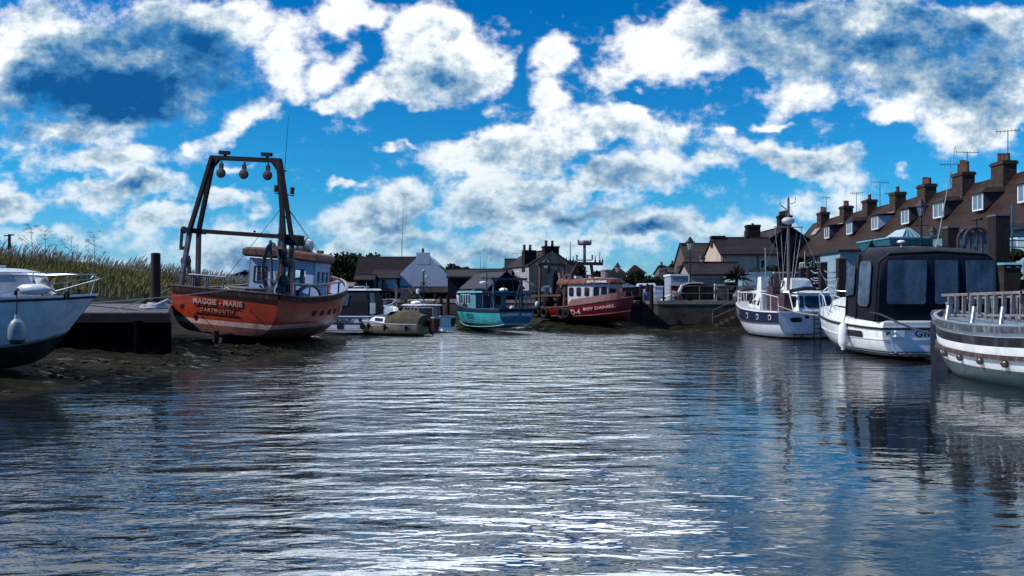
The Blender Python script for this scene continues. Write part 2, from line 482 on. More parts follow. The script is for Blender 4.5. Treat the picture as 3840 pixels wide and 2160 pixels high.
def text(body, size, material, parent, M=None, fn=None, shear=0.0, bold=0.0, ext=0.006, name='lettering', spacing=1.0, wid=1.0):
    cu = bpy.data.curves.new('txt', 'FONT'); cu.body = body; cu.size = size; cu.shear = shear
    cu.offset = bold; cu.extrude = ext; cu.align_x = 'CENTER'; cu.space_character = spacing; cu.resolution_u = 3
    ob = bpy.data.objects.new('txt', cu); COL.objects.link(ob)
    dg = bpy.context.evaluated_depsgraph_get(); dg.update()
    me = bpy.data.meshes.new_from_object(ob.evaluated_get(dg))
    bpy.data.objects.remove(ob); bpy.data.curves.remove(cu)
    for v in me.vertices:
        p = Vector((v.co.x * wid, v.co.y, v.co.z))
        v.co = fn(p) if fn else (M @ p)
    me.materials.clear(); me.materials.append(material)
    me.name = name
    o = bpy.data.objects.new(name, me); COL.objects.link(o); o.parent = parent
    return o


def crom(xs, ys, t):
    i = max(0, min(len(xs) - 2, int(np.searchsorted(xs, t) - 1)))
    h = xs[i + 1] - xs[i]; u = (t - xs[i]) / h
    def sl(k):
        if k == 0: return (ys[1] - ys[0]) / (xs[1] - xs[0])
        if k == len(xs) - 1: return (ys[-1] - ys[-2]) / (xs[-1] - xs[-2])
        return (ys[k + 1] - ys[k - 1]) / (xs[k + 1] - xs[k - 1])
    m0, m1 = sl(i) * h, sl(i + 1) * h
    return (2*u**3 - 3*u**2 + 1) * ys[i] + (u**3 - 2*u**2 + u) * m0 + (-2*u**3 + 3*u**2) * ys[i + 1] + (u**3 - u**2) * m1


class Hull:
    """stations: (x, half beam, keel z, sheer z, fulness b, rake); +x is the bow, +y port"""
    def __init__(s, st, a=2.2):
        s.st = st; s.x = [q[0] for q in st]; s.a = a
        s.x0, s.x1 = s.x[0], s.x[-1]

    def val(s, k, x): return crom(s.x, [q[k] for q in s.st], x)

    def P(s, x, v, side=1, off=0.0):
        hb, zk, zs, b, rk = (s.val(k, x) for k in (1, 2, 3, 4, 5))
        w = max(hb, 0.0) * (1 - (1 - v) ** s.a) ** b if v < 1 else max(hb, 0)
        return Vector((x + rk * v, side * (w + off), zk + (zs - zk) * v))

    def skin(s, name, material, parent, n=26, m=12, bulge=0.0, vmax=1.0):
        mb = MB()
        xs = [s.x0 + (s.x1 - s.x0) * (1 - (1 - i / n) ** 1.35) for i in range(n + 1)]
        vs = [vmax * j / m for j in range(m + 1)]
        for sd in (1, -1):
            mb.grid([[s.P(x, v, sd) for v in vs] for x in xs], [[(x, v) for v in vs] for x in xs], flip=(sd == 1))
        rows = []; uvr = []
        for v in vs:                                  # transom
            e = s.P(s.x0, v, 1); r = []; u_ = []
            for k in range(-6, 7):
                f = k / 6; r.append((e.x - bulge * (1 - f * f), e.y * f, e.z)); u_.append((s.x0, v))
            rows.append(r); uvr.append(u_)
        mb.grid(rows, uvr)
        return mb.build(name, material, parent, True, 40)

    def transom(s, f, v, bulge=0.0, off=0.012):
        e = s.P(s.x0, v, 1)
        return Vector((e.x - bulge * (1 - f * f) - off, e.y * f, e.z))

    def deck(s, name, material, parent, drop=0.0, n=20, x0=None, x1=None, inset=0.03):
        mb = MB(); x0 = s.x0 + 0.02 if x0 is None else x0; x1 = s.x1 - 0.05 if x1 is None else x1
        P = []
        for i in range(n + 1):
            x = x0 + (x1 - x0) * i / n
            e = s.P(x, 1.0, 1); zk = s.val(2, x); zz = e.z - drop; v = max(0.05, min(1, (zz - zk) / (e.z - zk)))
            q = s.P(x, v, 1); w = max(q.y - inset, 0.0)
            P.append([(q.x, -w, zz), (q.x, -w / 2, zz + 0.01), (q.x, 0, zz + 0.015), (q.x, w / 2, zz + 0.01), (q.x, w, zz)])
        mb.grid(P)
        return mb.build(name, material, parent, True)

    def line(s, v, sd, off=0.0, dz=0.0, n=26, x0=None, x1=None):
        x0 = s.x0 if x0 is None else x0; x1 = s.x1 if x1 is None else x1
        out = []
        for i in range(n + 1):
            p = s.P(x0 + (x1 - x0) * i / n, v, sd, off); p.z += dz; out.append(p)
        return out

    def strake(s, name, material, parent, v=1.0, w=0.05, h=0.06, dz=0.0, transom=True, bulge=0.0, x0=None):
        mb = MB()
        for sd in (1, -1):
            pts = s.line(v, sd, 0.0, dz, x0=x0)
            rows = []
            for i, p in enumerate(pts):
                d = (pts[min(i + 1, len(pts) - 1)] - pts[max(i - 1, 0)]); d.z = 0; d.normalize()
                nrm = Vector((d.y, -d.x, 0)) * (-sd)
                rows.append([p - nrm * w * 0.6 + Vector((0, 0, -h / 2)), p + nrm * w + Vector((0, 0, -h / 2)), p + nrm * w + Vector((0, 0, h / 2)), p - nrm * w * 0.6 + Vector((0, 0, h / 2))])
            mb.loft(rows)
        if transom:
            rows = []
            for k in range(-8, 9):
                p = s.transom(k / 8, v, bulge, 0) + Vector((0, 0, dz))
                rows.append([p + Vector((w * 0.6, 0, -h / 2)), p + Vector((-w, 0, -h / 2)), p + Vector((-w, 0, h / 2)), p + Vector((w * 0.6, 0, h / 2))])
            mb.loft(rows)
        return mb.build(name, material, parent, True, 40)


def wpane(q, u0, u1, v0, v1, off):
    """rectangle on a quad wall q=(bottom left, bottom right, top right, top left) pushed out by off"""
    a, b, c, d = [Vector(p) for p in q]
    n = (b - a).cross(d - a).normalized()
    def pt(u, v): return (a * (1 - u) + b * u) * (1 - v) + (d * (1 - u) + c * u) * v + n * off
    return [pt(u0, v0), pt(u1, v0), pt(u1, v1), pt(u0, v1)], n


def window(q, u0, u1, v0, v1, parent, fmat, gmat, fw=0.05, bars=(0, 0), proud=0.05, name='window', chamf=0.0):
    """framed window: frame mesh with its pane as child"""
    o, n = wpane(q, u0, u1, v0, v1, 0.0)
    ex = (o[1] - o[0]); ey = (o[3] - o[0]); W_, H_ = ex.length, ey.length; ex.normalize(); ey.normalize()
    fr = MB(); fr.m = Matrix(((ex.x, ey.x, n.x, o[0].x), (ex.y, ey.y, n.y, o[0].y), (ex.z, ey.z, n.z, o[0].z), (0, 0, 0, 1)))
    fr.box(-fw, 0, -fw, H_ + fw, -0.02, proud); fr.box(W_, W_ + fw, -fw, H_ + fw, -0.02, proud)
    fr.box(0, W_, -fw, 0, -0.02, proud + 0.01); fr.box(0, W_, H_, H_ + fw, -0.02, proud)
    for k in range(bars[0]):
        x = W_ * (k + 1) / (bars[0] + 1); fr.box(x - fw * .35, x + fw * .35, 0, H_, 0, proud - 0.008)
    for k in range(bars[1]):
        y = H_ * (k + 1) / (bars[1] + 1); fr.box(0, W_, y - fw * .3, y + fw * .3, 0, proud - 0.012)
    f = fr.build(name, fmat, parent)
    pn = MB(); pn.m = fr.m; pn.box(0, W_, 0, H_, -0.015, 0.02)
    pn.build('pane', gmat, f)
    return f


def rpane(q, u0, u1, v0, v1, parent, material, off=0.012, th=0.01, r=0.3, name='window', n=5, mb=None):
    """rounded flat panel lying on a quad (boat windows, portholes)"""
    o, nn = wpane(q, u0, u1, v0, v1, off)
    ex = (o[1] - o[0]); ey = (o[3] - o[0]); W_, H_ = ex.length, ey.length; ex.normalize(); ey.normalize()
    rr = min(W_, H_) * r; pts = []
    for cx, cy, a0 in ((W_ - rr, rr, -90), (W_ - rr, H_ - rr, 0), (rr, H_ - rr, 90), (rr, rr, 180)):
        for k in range(n + 1):
            t = R(a0 + 90 * k / n); pts.append(o[0] + ex * (cx + rr * math.cos(t)) + ey * (cy + rr * math.sin(t)))
    g = mb or MB()
    g.loft([pts, [p + nn * th for p in pts]])
    if mb is None: return g.build(name, material, parent)


# ================================================================== common materials
WHITE = mat('white_gelcoat', (0.70, 0.72, 0.74), 0.25, var=0.10, vscale=1.5, dirt=((0.30, 0.30, 0.28), 0.45, 3.0), coat=0.4)
WHITE2 = mat('weathered_white_paint', (0.42, 0.45, 0.50), 0.5, var=0.15, dirt=((0.16, 0.15, 0.14), 0.6, 4.0))
STEEL = mat('stainless_tube', (0.62, 0.64, 0.66), 0.25, 0.85, var=0.08)
GALV = mat('galvanised_steel', (0.30, 0.31, 0.32), 0.55, 0.4, var=0.2)
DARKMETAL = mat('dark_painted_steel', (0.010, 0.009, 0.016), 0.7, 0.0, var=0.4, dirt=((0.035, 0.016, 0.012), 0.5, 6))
RUST = mat('rusty_steel', (0.10, 0.045, 0.035), 0.8, 0.1, var=0.5, vscale=8)
BLACK = mat('black_rubber', (0.010, 0.010, 0.012), 0.65, var=0.3)
GLASS = mat('dark_window_glass', (0.012, 0.016, 0.022), 0.06, var=0.1, spec=0.8)
WFRAME = mat('white_window_frame', (0.62, 0.64, 0.66), 0.5, var=0.06)
TIMBER = mat('weathered_dark_timber', (0.022, 0.019, 0.020), 0.85, var=0.5, vscale=5, bump=0.5, stretch=(4, 4, .6), dirt=((0.09, 0.085, 0.08), 0.6, 5))
PILE = mat('old_pile_timber', (0.020, 0.017, 0.020), 0.9, var=0.5, vscale=5, bump=0.8, bscale=12, stretch=(3, 3, .3))
ROPE = mat('grey_rope', (0.40, 0.38, 0.34), 0.9, var=0.3, vscale=30)
DROPE = mat('dark_blue_rope', (0.03, 0.04, 0.07), 0.9, var=0.3, vscale=30)
NAVY = mat('navy_canvas', (0.004, 0.006, 0.016), 0.75, var=0.35, vscale=4, bump=0.3, bscale=3)
CLEAR = mat('clear_vinyl', (0.030, 0.055, 0.10), 0.22, var=0.8, vscale=1.6, bump=0.5, bscale=2.0, spec=0.5, dirt=((0.10, 0.15, 0.20), 0.8, 1.3))  # opaque; lighter patches painted in for reflections and the view through
LETTER = mat('cream_lettering', (0.50, 0.27, 0.23), 0.6, var=0.15)
DLETTER = mat('black_lettering', (0.01, 0.01, 0.012), 0.5, var=0.1)
WLETTER = mat('white_lettering', (0.62, 0.64, 0.66), 0.5, var=0.1)

# ================================================================== setting
QUAY = [(-60, 66), (-12, 64), (-2.0, 60), (3.0, 58.5), (7.6, 51.2), (9.2, 50.2), (16.6, 50.0), (18.0, 44.0), (19.6, 36.0), (21.2, 30.0), (23.5, 20.0), (26, 6), (28, -60)]
QZ = 1.9


def shore(x, y):
    """signed metres inside the mud from the water's edge (positive = mud)"""
    ys = [0, 13, 17.3, 19.9, 23.5, 28, 32.8, 40, 47, 70]
    xs = [-14, -11.6, -11.1, -10.6, -9.6, -8.6, -7.6, -8.4, -9.5, -9.5]
    d1 = float(np.interp(y, ys, xs)) - x
    yf = float(np.interp(x, [-12, -6, -1, 1.4, 2.4, 8, 10, 14, 20], [49.5, 50.5, 50.5, 50.0, 47.2, 46.6, 47.4, 46.6, 45.5]))
    d2 = y - yf
    return max(d1 * 0.85, d2)


def mud_h(x, y):
    d = shore(x, y)
    n = mnoise.noise(Vector((x * 0.55, y * 0.55, 0.3))) * 0.10 + abs(mnoise.noise(Vector((x * 1.5, y * 1.5, 3.3)))) * 0.16 + mnoise.noise(Vector((x * 6.0, y * 6.0, 5))) * 0.03
    h = d * 0.105 if d < 0 else 0.86 * (1 - math.exp(-d * 0.17))
    if d > 0 and x > 1.5 and y > 46: h = min(0.62, d * 0.12)
    return h + n * min(1, max(0.15, 0.5 + d * 0.4))


def build_setting():
    MUD = mat('wet_mud', (0.010, 0.009, 0.006), 0.5, var=0.55, vscale=0.9, bump=0.9, bscale=5, spec=0.22, dirt=((0.034, 0.036, 0.022), 0.8, 1.2))
    nt = MUD.node_tree; b = nt.nodes['Principled BSDF']; tc = nt.nodes.new('ShaderNodeTexCoord')
    mp = nt.nodes.new('ShaderNodeMapping'); mp.inputs['Scale'].default_value = (.55, 1.5, 1); nt.links.new(tc.outputs['Object'], mp.inputs[0])
    nn = nt.nodes.new('ShaderNodeTexNoise'); nn.inputs['Scale'].default_value = 1.6; nn.inputs['Detail'].default_value = 7; nn.inputs['Roughness'].default_value = .7; nt.links.new(mp.outputs[0], nn.inputs['Vector'])
    for (sock, lo, hi) in (('Roughness', .85, .16), ('Specular IOR Level', .04, .9)):      # wet films lie in the hollows
        r = nt.nodes.new('ShaderNodeMapRange'); nt.links.new(nn.outputs['Fac'], r.inputs[0]); r.inputs[1].default_value = .58; r.inputs[2].default_value = .66; r.inputs[3].default_value = lo; r.inputs[4].default_value = hi
        nt.links.new(r.outputs[0], b.inputs[sock])
    mb = MB(); nx, ny = 230, 230
    xs = np.linspace(-30, 24, nx); ys = 9 + 54 * np.linspace(0, 1, ny) ** 1.15
    P = [[(float(x), float(y), mud_h(float(x), float(y))) for y in ys] for x in xs]
    mb.grid(P, flip=True)
    tag(mb.build('mud', MUD, None, True, 60), kind='structure')

    # ---- bed of the creek, well below the water, reaching the horizon all round
    mb = MB(); mb.grid([[(-3000, -3000, -0.9), (-3000, 3000, -0.9)], [(3000, -3000, -0.9), (3000, 3000, -0.9)]], flip=True)
    tag(mb.build('ground', MUD, None), kind='structure')

    # ---- water
    wm = bpy.data.materials.new('creek_water'); wm.use_nodes = True
    nt = wm.node_tree; N, L = nt.nodes, nt.links; b = N['Principled BSDF']
    b.inputs['Base Color'].default_value = (0.010, 0.013, 0.016, 1)
    b.inputs['Roughness'].default_value = 0.035
    b.inputs['IOR'].default_value = WATER_IOR
    tc = N.new('ShaderNodeTexCoord')

    def noise(sx, sy, scale, det, rough=0.55, rot=0, dist=0.0):
        mp = N.new('ShaderNodeMapping'); L.new(tc.outputs['Object'], mp.inputs[0])
        mp.inputs['Scale'].default_value = (sx, sy, 1); mp.inputs['Rotation'].default_value = (0, 0, R(rot))
        n = N.new('ShaderNodeTexNoise'); n.noise_dimensions = '2D'; n.inputs['Scale'].default_value = scale
        n.inputs['Detail'].default_value = det; n.inputs['Roughness'].default_value = rough; n.inputs['Distortion'].default_value = dist
        L.new(mp.outputs[0], n.inputs['Vector']); return n.outputs['Fac']

    def M(op, a, b_=None):
        n = N.new('ShaderNodeMath'); n.operation = op
        for i, v in enumerate((a, b_)):
            if v is None: continue
            if isinstance(v, (int, float)): n.inputs[i].default_value = v
            else: L.new(v, n.inputs[i])
        return n.outputs[0]
    big = noise(0.42, 1.0, 1.0, 2, 0.5, 6, 0.25)
    mid = noise(0.40, 1.0, 3.0, 3, 0.55, -5, 0.2)
    small = noise(0.45, 1.0, 9.0, 3, 0.55, 3, 0.1)
    # calm lee on the right, rippled in the fairway and to the left
    sp = N.new('ShaderNodeSeparateXYZ'); L.new(tc.outputs['Object'], sp.inputs[0])
    edge = M('ADD', sp.outputs[0], M('MULTIPLY', M('SUBTRACT', noise(1, 0.6, 0.25, 3), 0.5), 5.0))
    edge = M('SUBTRACT', edge, M('MULTIPLY', sp.outputs[1], 0.13))
    mr = N.new('ShaderNodeMapRange'); mr.interpolation_type = 'SMOOTHSTEP'; L.new(edge, mr.inputs[0])
    mr.inputs[1].default_value = -3.0; mr.inputs[2].default_value = 2.6; mr.inputs[3].default_value = 1.0; mr.inputs[4].default_value = 0.13
    mr3 = N.new('ShaderNodeMapRange'); mr3.interpolation_type = 'SMOOTHSTEP'; L.new(sp.outputs[1], mr3.inputs[0])
    mr3.inputs[1].default_value = 10; mr3.inputs[2].default_value = 34; mr3.inputs[3].default_value = 0.50; mr3.inputs[4].default_value = 2.1
    lee = N.new('ShaderNodeMapRange'); lee.interpolation_type = 'SMOOTHSTEP'; L.new(M('ADD', sp.outputs[0], M('MULTIPLY', M('SUBTRACT', noise(.6, 1, .3, 3), .5), 4.0)), lee.inputs[0])
    lee.inputs[1].default_value = -9.5; lee.inputs[2].default_value = -3.5; lee.inputs[3].default_value = 0.22; lee.inputs[4].default_value = 1.0
    amp = M('MULTIPLY', M('MULTIPLY', mr.outputs[0], mr3.outputs[0]), lee.outputs[0])
    patch = noise(0.8, 0.8, 0.35, 3)
    mr2 = N.new('ShaderNodeMapRange'); L.new(patch, mr2.inputs[0]); mr2.inputs[1].default_value = 0.35; mr2.inputs[2].default_value = 0.62; mr2.inputs[3].default_value = 0.35; mr2.inputs[4].default_value = 1.15
    h = M('ADD', M('MULTIPLY', big, 0.095), M('ADD', M('MULTIPLY', mid, 0.047), M('MULTIPLY', M('MULTIPLY', small, mr2.outputs[0]), 0.005)))
    h = M('MULTIPLY', h, amp)
    bp = N.new('ShaderNodeBump'); bp.inputs['Strength'].default_value = 1.0; bp.inputs['Distance'].default_value = WAVE
    L.new(h, bp.inputs['Height']); L.new(bp.outputs[0], b.inputs['Normal'])
    mb = MB(); mb.grid([[(-60, -400, 0), (-60, 66, 0)], [(60, -400, 0), (60, 66, 0)]], flip=True)
    tag(mb.build('water', wm, None), kind='structure')

    # ---- quay: concrete wall and top behind it
    CONC = mat('quay_concrete', (0.052, 0.044, 0.039), 0.85, var=0.55, vscale=0.8, bump=0.5, bscale=6, dirt=((0.012, 0.012, 0.013), 0.85, 1.4))
    TOP = mat('quay_tarmac', (0.06, 0.058, 0.055), 0.9, var=0.3, vscale=0.8, bump=0.3)
    mb = MB()
    for (a, b_) in zip(QUAY[:-1], QUAY[1:]):
        q = [(a[0], a[1], -0.9), (b_[0], b_[1], -0.9), (b_[0], b_[1], QZ - 0.22), (a[0], a[1], QZ - 0.22)]
        d = Vector((b_[0] - a[0], b_[1] - a[1], 0)).normalized(); n = Vector((-d.y, d.x, 0))
        k = [(p[0] + n.x * 0.6, p[1] + n.y * 0.6, p[2]) for p in q]
        mb.add(q + k, [(0, 1, 2, 3), (7, 6, 5, 4), (3, 2, 6, 7), (1, 0, 4, 5), (0, 3, 7, 4), (2, 1, 5, 6)])
    tag(mb.build('quay_wall', CONC, None), 'stained dark concrete quay wall closing the far and right side of the creek', 'quay wall')
    COP = mat('quay_coping', (0.16, 0.15, 0.14), 0.8, var=0.3, vscale=2, bump=0.3)
    mb = MB()
    for (a, b_) in zip(QUAY[:-1], QUAY[1:]):
        d = Vector((b_[0] - a[0], b_[1] - a[1], 0)).normalized(); n = Vector((-d.y, d.x, 0))
        mb.add([(a[0] - n.x * .06, a[1] - n.y * .06, QZ - 0.22), (b_[0] - n.x * .06, b_[1] - n.y * .06, QZ - 0.22), (b_[0] + n.x * .5, b_[1] + n.y * .5, QZ - 0.22), (a[0] + n.x * .5, a[1] + n.y * .5, QZ - 0.22),
                (a[0] - n.x * .06, a[1] - n.y * .06, QZ), (b_[0] - n.x * .06, b_[1] - n.y * .06, QZ), (b_[0] + n.x * .5, b_[1] + n.y * .5, QZ), (a[0] + n.x * .5, a[1] + n.y * .5, QZ)],
               [(4, 5, 6, 7), (0, 1, 5, 4), (2, 3, 7, 6), (3, 0, 4, 7), (1, 2, 6, 5)])
    tag(mb.build('quay_coping', COP, None), kind='structure')
    mb = MB()
    pts = [(x, y + 0.25 if y > 45 else y, QZ - 0.01) for x, y in QUAY]
    pts = [(p[0] + (0.3 if p[1] < 50 and p[0] > 16 else 0), p[1], p[2]) for p in pts]
    far = [(3000, -60, QZ - 0.01), (3000, 3000, QZ - 0.01), (-3000, 3000, QZ - 0.01), (-3000, 66.2, QZ - 0.01)]
    mb.add(pts + far, [tuple(range(len(pts) + 4))])
    tag(mb.build('quay_ground', TOP, None), kind='structure')

    # ---- grassy sea bank on the left
    BANK = mat('rough_grass_bank', (0.014, 0.014, 0.009), 0.95, var=0.6, vscale=1.4, bump=0.6, bscale=6, dirt=((0.022, 0.015, 0.014), 0.8, 0.8))
    mb = MB(); P = []
    for i in range(90):
        t = i / 89; y = 14 + t * 130
        cx = float(np.interp(y, [14, 30, 36, 50, 65, 100, 144], [-25, -24.5, -24.0, -20.6, -19.5, -30, -60]))
        cz = float(np.interp(y, [14, 30, 36, 50, 65, 100, 144], [4.1, 4.1, 3.95, 3.15, 2.5, 2.2, 2.0]))
        row = []
        for j in range(26):
            s = j / 25
            x = cx + 9.5 - s * 22
            w = 1 - min(1, abs(x - cx) / 8.5) ** 1.5
            z = 0.35 + (cz - 0.35) * w if x > cx else 1.6 + (cz - 1.6) * w
            z += (mnoise.noise(Vector((x * 0.4, y * 0.4, 9))) * 0.35 + mnoise.noise(Vector((x, y, 1))) * 0.12) * (0.3 + w * 0.5)
            row.append((x, y, z))
        P.append(row)
    mb.grid(P)
    tag(mb.build('bank', BANK, None, True, 80), kind='structure')
    return P


def bank_z(P, x, y):
    i = (y - 14) / 130 * 89; i0 = int(max(0, min(88, i))); f = i - i0
    def rowz(r):
        s = (r[0][0] - x) / 22 * 25; k = int(max(0, min(24, s))); g = min(1, max(0, s - k))
        return r[k][2] * (1 - g) + r[k + 1][2] * g
    return rowz(P[i0]) * (1 - f) + rowz(P[i0 + 1]) * f


WATER_IOR = 2.5
WAVE = 1.9
BANKP = build_setting()


def build_reeds():
    GR = mat('reed_blades', (0.19, 0.175, 0.060), 0.9, var=0.5, vscale=0.9)
    SEED = mat('reed_plumes', (0.13, 0.13, 0.15), 0.95, var=0.5, vscale=2)
    rnd = random.Random(3); mb = MB(); v, f = mb.v, mb.f; ms = MB()
    for k in range(42000):
        y = rnd.uniform(29, 66); cx = float(np.interp(y, [14, 30, 36, 50, 65], [-25, -24.5, -24.0, -20.6, -19.5]))
        x = cx + 5.6 * rnd.random() ** 1.3 - rnd.random() * 2.2
        z = bank_z(BANKP, x, y)
        crest = 1 - min(1, abs(x - cx) / 5.5)
        h = (0.26 + 0.42 * crest * rnd.random() + 0.10 * rnd.random()) * (0.75 + 0.5 * mnoise.noise(Vector((x * .6, y * .6, 4))))
        h = max(h, 0.15)
        a = rnd.uniform(-0.7, 0.7); w = 0.012 + 0.010 * rnd.random(); lean = rnd.gauss(0.30, 0.14) * h
        ca, sa = math.cos(a) * w, math.sin(a) * w
        o = len(v)
        v += [(x - ca, y - sa, z - .05), (x + ca, y + sa, z - .05), (x + lean * .35 + ca * .7, y + sa * .7, z + h * .6), (x + lean * .35 - ca * .7, y - sa * .7, z + h * .6), (x + lean, y, z + h)]
        f += [(o, o + 1, o + 2, o + 3), (o + 3, o + 2, o + 4)]
        if crest > 0.6 and rnd.random() < 0.09:
            hh = h + rnd.uniform(.15, .5)
            ms.tube([(x, y, z), (x + lean * .4, y, z + hh * .6), (x + lean * .9, y, z + hh * .86), (x + lean * 1.25 + .05, y, z + hh)], [0.007, 0.007, 0.022, 0.006], 3)
    tag(mb.build('reeds', GR, None), kind='stuff', label='rough olive reeds and grass covering the left bank', cat='reeds')
    tag(ms.build('reed_plumes', SEED, None), kind='stuff', label='dark feathery reed plumes along the top of the left bank', cat='reeds')


build_reeds()


def tall_weed(px, py, D, h, label, spread=0.35, seed=1):
    x, y = X(px, D), D; z = bank_z(BANKP, x, y)
    t = thing('tall_weed', label, 'weed', (x, y, z - 0.1), group='tall weeds standing above the reeds')
    hh = Z(py, D) - z + 0.1
    st = MB(); lf = MB(); rnd = random.Random(seed)
    st.tube([(0, 0, 0), (0.03, 0, hh * .5), (0.0, 0, hh)], [0.018, 0.014, 0.006], 4)
    for k in range(16):
        s = rnd.uniform(0.3, 0.98); a = rnd.uniform(0, 6.28); l = spread * (1.15 - s) * rnd.uniform(.7, 1.6) + .08
        p0 = Vector((0.03 * (1 - s), 0, hh * s)); p1 = p0 + Vector((math.cos(a) * l, math.sin(a) * l, l * rnd.uniform(.5, 1.1)))
        st.tube([p0, (p0 + p1) / 2 + Vector((0, 0, -.02)), p1], [0.008, .006, .004], 3)
        for q in range(26):
            c = p1 + Vector((rnd.gauss(0, .075), rnd.gauss(0, .075), rnd.gauss(0, .035)))
            d = Vector((rnd.gauss(0, 1), rnd.gauss(0, 1), rnd.gauss(0, .5))).normalized() * .022; e = d.cross(Vector((0, .4, 1))).normalized() * .014
            lf.add([c - d, c + e, c + d, c - e], [(0, 1, 2, 3)])
    st.build('stem', MATS['reed_plumes'], t); lf.build('foliage', mat('weed_leaf', (0.035, 0.05, 0.03), .9, var=.5, vscale=5), t)


tall_weed(118, 850, 37, 1, 'leftmost thin tall weed standing above the left bank reeds', .45, 1)
tall_weed(168, 862, 37.5, 1, 'thin weed with a spread top, second from left on the bank', .5, 2)
tall_weed(268, 898, 38.5, 1, 'low bushy broad weed in the middle of the bank top', .9, 3)
tall_weed(352, 876, 39, 1, 'dense dark weed, rightmost of those above the bank reeds', .5, 4)

# ================================================================== left cabin cruiser
def left_cruiser():
    t = thing('cabin_cruiser', 'white cabin cruiser aground on the mud at the left edge, bow rail pointing right', 'boat', (-17.55, 20.1, 0.30), rotz=3)
    H = Hull([(0, 1.15, .0, 1.75, .42, 0), (2.5, 1.3, .0, 1.75, .42, 0), (4.0, 1.27, .02, 1.80, .50, .0), (5.0, 1.00, .10, 1.86, .62, .35), (5.55, .55, .30, 1.90, .8, .85), (5.8, .02, .5, 1.94, 1, 1.10)])
    wh = (0.50, 0.55, 0.62); af = (0.022, 0.024, 0.020)
    H.skin('hull', bands('left_cruiser_paint', [(0, af), (0.30, (.20, .24, .24)), (0.34, wh)], True, rough=.35, var=.22, dirt=((.16, .19, .20), .55, 2.6)), t, n=30, bulge=.05)
    H.deck('deck', WHITE2, t)
    H.strake('rubbing_strake', BLACK, t, v=0.955, w=.03, h=.05)
    H.strake('gunwale', WHITE, t, v=1.0, w=.035, h=.05)
    # cabin: side slab running aft with a raked front pillar
    def ring(z, x1, w): return [(0.3, -w, z), (x1, -w, z), (x1 + .18, -w * .55, z), (x1 + .18, w * .55, z), (x1, w, z), (0.3, w, z)]
    mb = MB(); mb.loft([ring(1.72, 5.62, 0.86), ring(2.43, 5.22, .78)]); cab = mb.build('cabin', mat('cabin_side', (.30, .34, .42), .4, var=.25, dirt=((.18, .20, .24), .6, 5)), t)
    mb = MB(); mb.loft([ring(2.43, 5.26, .83), ring(2.50, 5.18, .82), ring(2.60, 4.7, .70)]); rf = mb.build('cabin_roof', WHITE, t)
    mb = MB(); mb.beam((1.0, -.55, 2.66), (4.9, -.50, 2.64), .05); mb.beam((1.0, .55, 2.66), (3.9, .50, 2.64), .05)
    for x in (1.3, 2.5, 3.7): mb.cyl((x, -.54, 2.56), (x, -.54, 2.66), .015); mb.cyl((x, .54, 2.56), (x, .54, 2.66), .015)
    mb.build('roof_rail', STEEL, t)
    for (u0, u1) in ((.06, .26), (.31, .52), (.56, .74)):
        q = [(0.3, -.865, 1.74), (5.60, -.865, 1.74), (5.22, -.79, 2.43), (.3, -.79, 2.43)]
        rpane(q, u0, u1, .28, .86, t, GLASS, .012, .012, .25)
    rpane([(5.81, -.45, 1.74), (5.81, .45, 1.74), (5.41, .40, 2.43), (5.41, -.40, 2.43)], .08, .92, .2, .88, t, GLASS, name='windscreen')
    # pulpit
    mb = MB()
    for sd in (-1, 1):
        top = [H.P(x, 1, sd, -.04) + Vector((0, 0, h)) for x, h in ((.4, .66), (2.0, .66), (3.4, .65), (4.6, .62), (5.2, .60), (5.6, .56))]
        top.append(Vector((6.88, 0, H.P(5.8, 1).z + .50)))
        mb.tube(top, .016, 6)
        for x, h in ((1.6, .66), (3.2, .65), (4.45, .62), (5.2, .60)):
            p = H.P(x, 1, sd, -.04); mb.tube([p, p + Vector((.06, 0, h))], .014, 6)
        lo = [H.P(4.45, 1, sd, -.05) + Vector((0, 0, .02)), H.P(5.1, 1, sd, -.04) + Vector((0.1, 0, .22)), H.P(5.7, 1, sd, -.02) + Vector((.15, 0, .42)), Vector((6.80, 0, H.P(5.8, 1).z + .47))]
        mb.tube(lo, .014, 6)
    mb.tube([(6.74, 0, 1.94), (6.88, 0, 2.44)], .014, 6)
    mb.build('bow_rail', STEEL, t, True)
    mb = MB(); mb.box(5.85, 6.5, -.1, .1, 1.90, 1.95); mb.cyl((6.45, 0, 1.93), (6.45, 0, 2.07), .03); mb.tube([(6.38, .0, 2.05), (6.52, 0, 2.05)], .02)
    mb.build('cleat', DARKMETAL, t)
    # the rope round the rail post and fenders are separate
    f = thing('fender', 'white sausage fender lying on the side deck of the left cabin cruiser', 'fender', (-11.57, 19.26, 2.36), rotz=-6, group='fenders of the left cabin cruiser')
    mb = MB(); mb.lathe([(.03, -.40), (.08, -.37), (.125, -.27), (.135, 0), (.125, .22), (.075, .36), (.03, .44)], n=16, axis='x'); mb.build('fender_body', WHITE, f, True)
    mb = MB(); mb.tube([(.46, 0, 0), (.62, -.04, -.08), (.85, -.1, -.13), (1.0, -.16, -.16)], .022); mb.torus((.95, -.14, -.14), .07, .028, 'x'); mb.build('lanyard', BLACK, f)
    f = thing('fender', 'round blue grey fender hanging on a rope against the left cruiser hull', 'fender', (X(45, 18.6), 18.78, Z(1290, 18.6)), group='fenders of the left cabin cruiser')
    mb = MB(); mb.lathe([(.04, -.02), (.12, 0), (.17, .05), (.19, .16), (.19, .32), (.165, .44), (.11, .53), (.05, .58), (.045, .68)], n=18)
    mb.build('fender_body', bands('scuffed_fender', [(-.5, (.02, .03, .04)), (.09, (.16, .22, .26)), (.50, (.40, .46, .5))], rough=.5, var=.4), f, True)
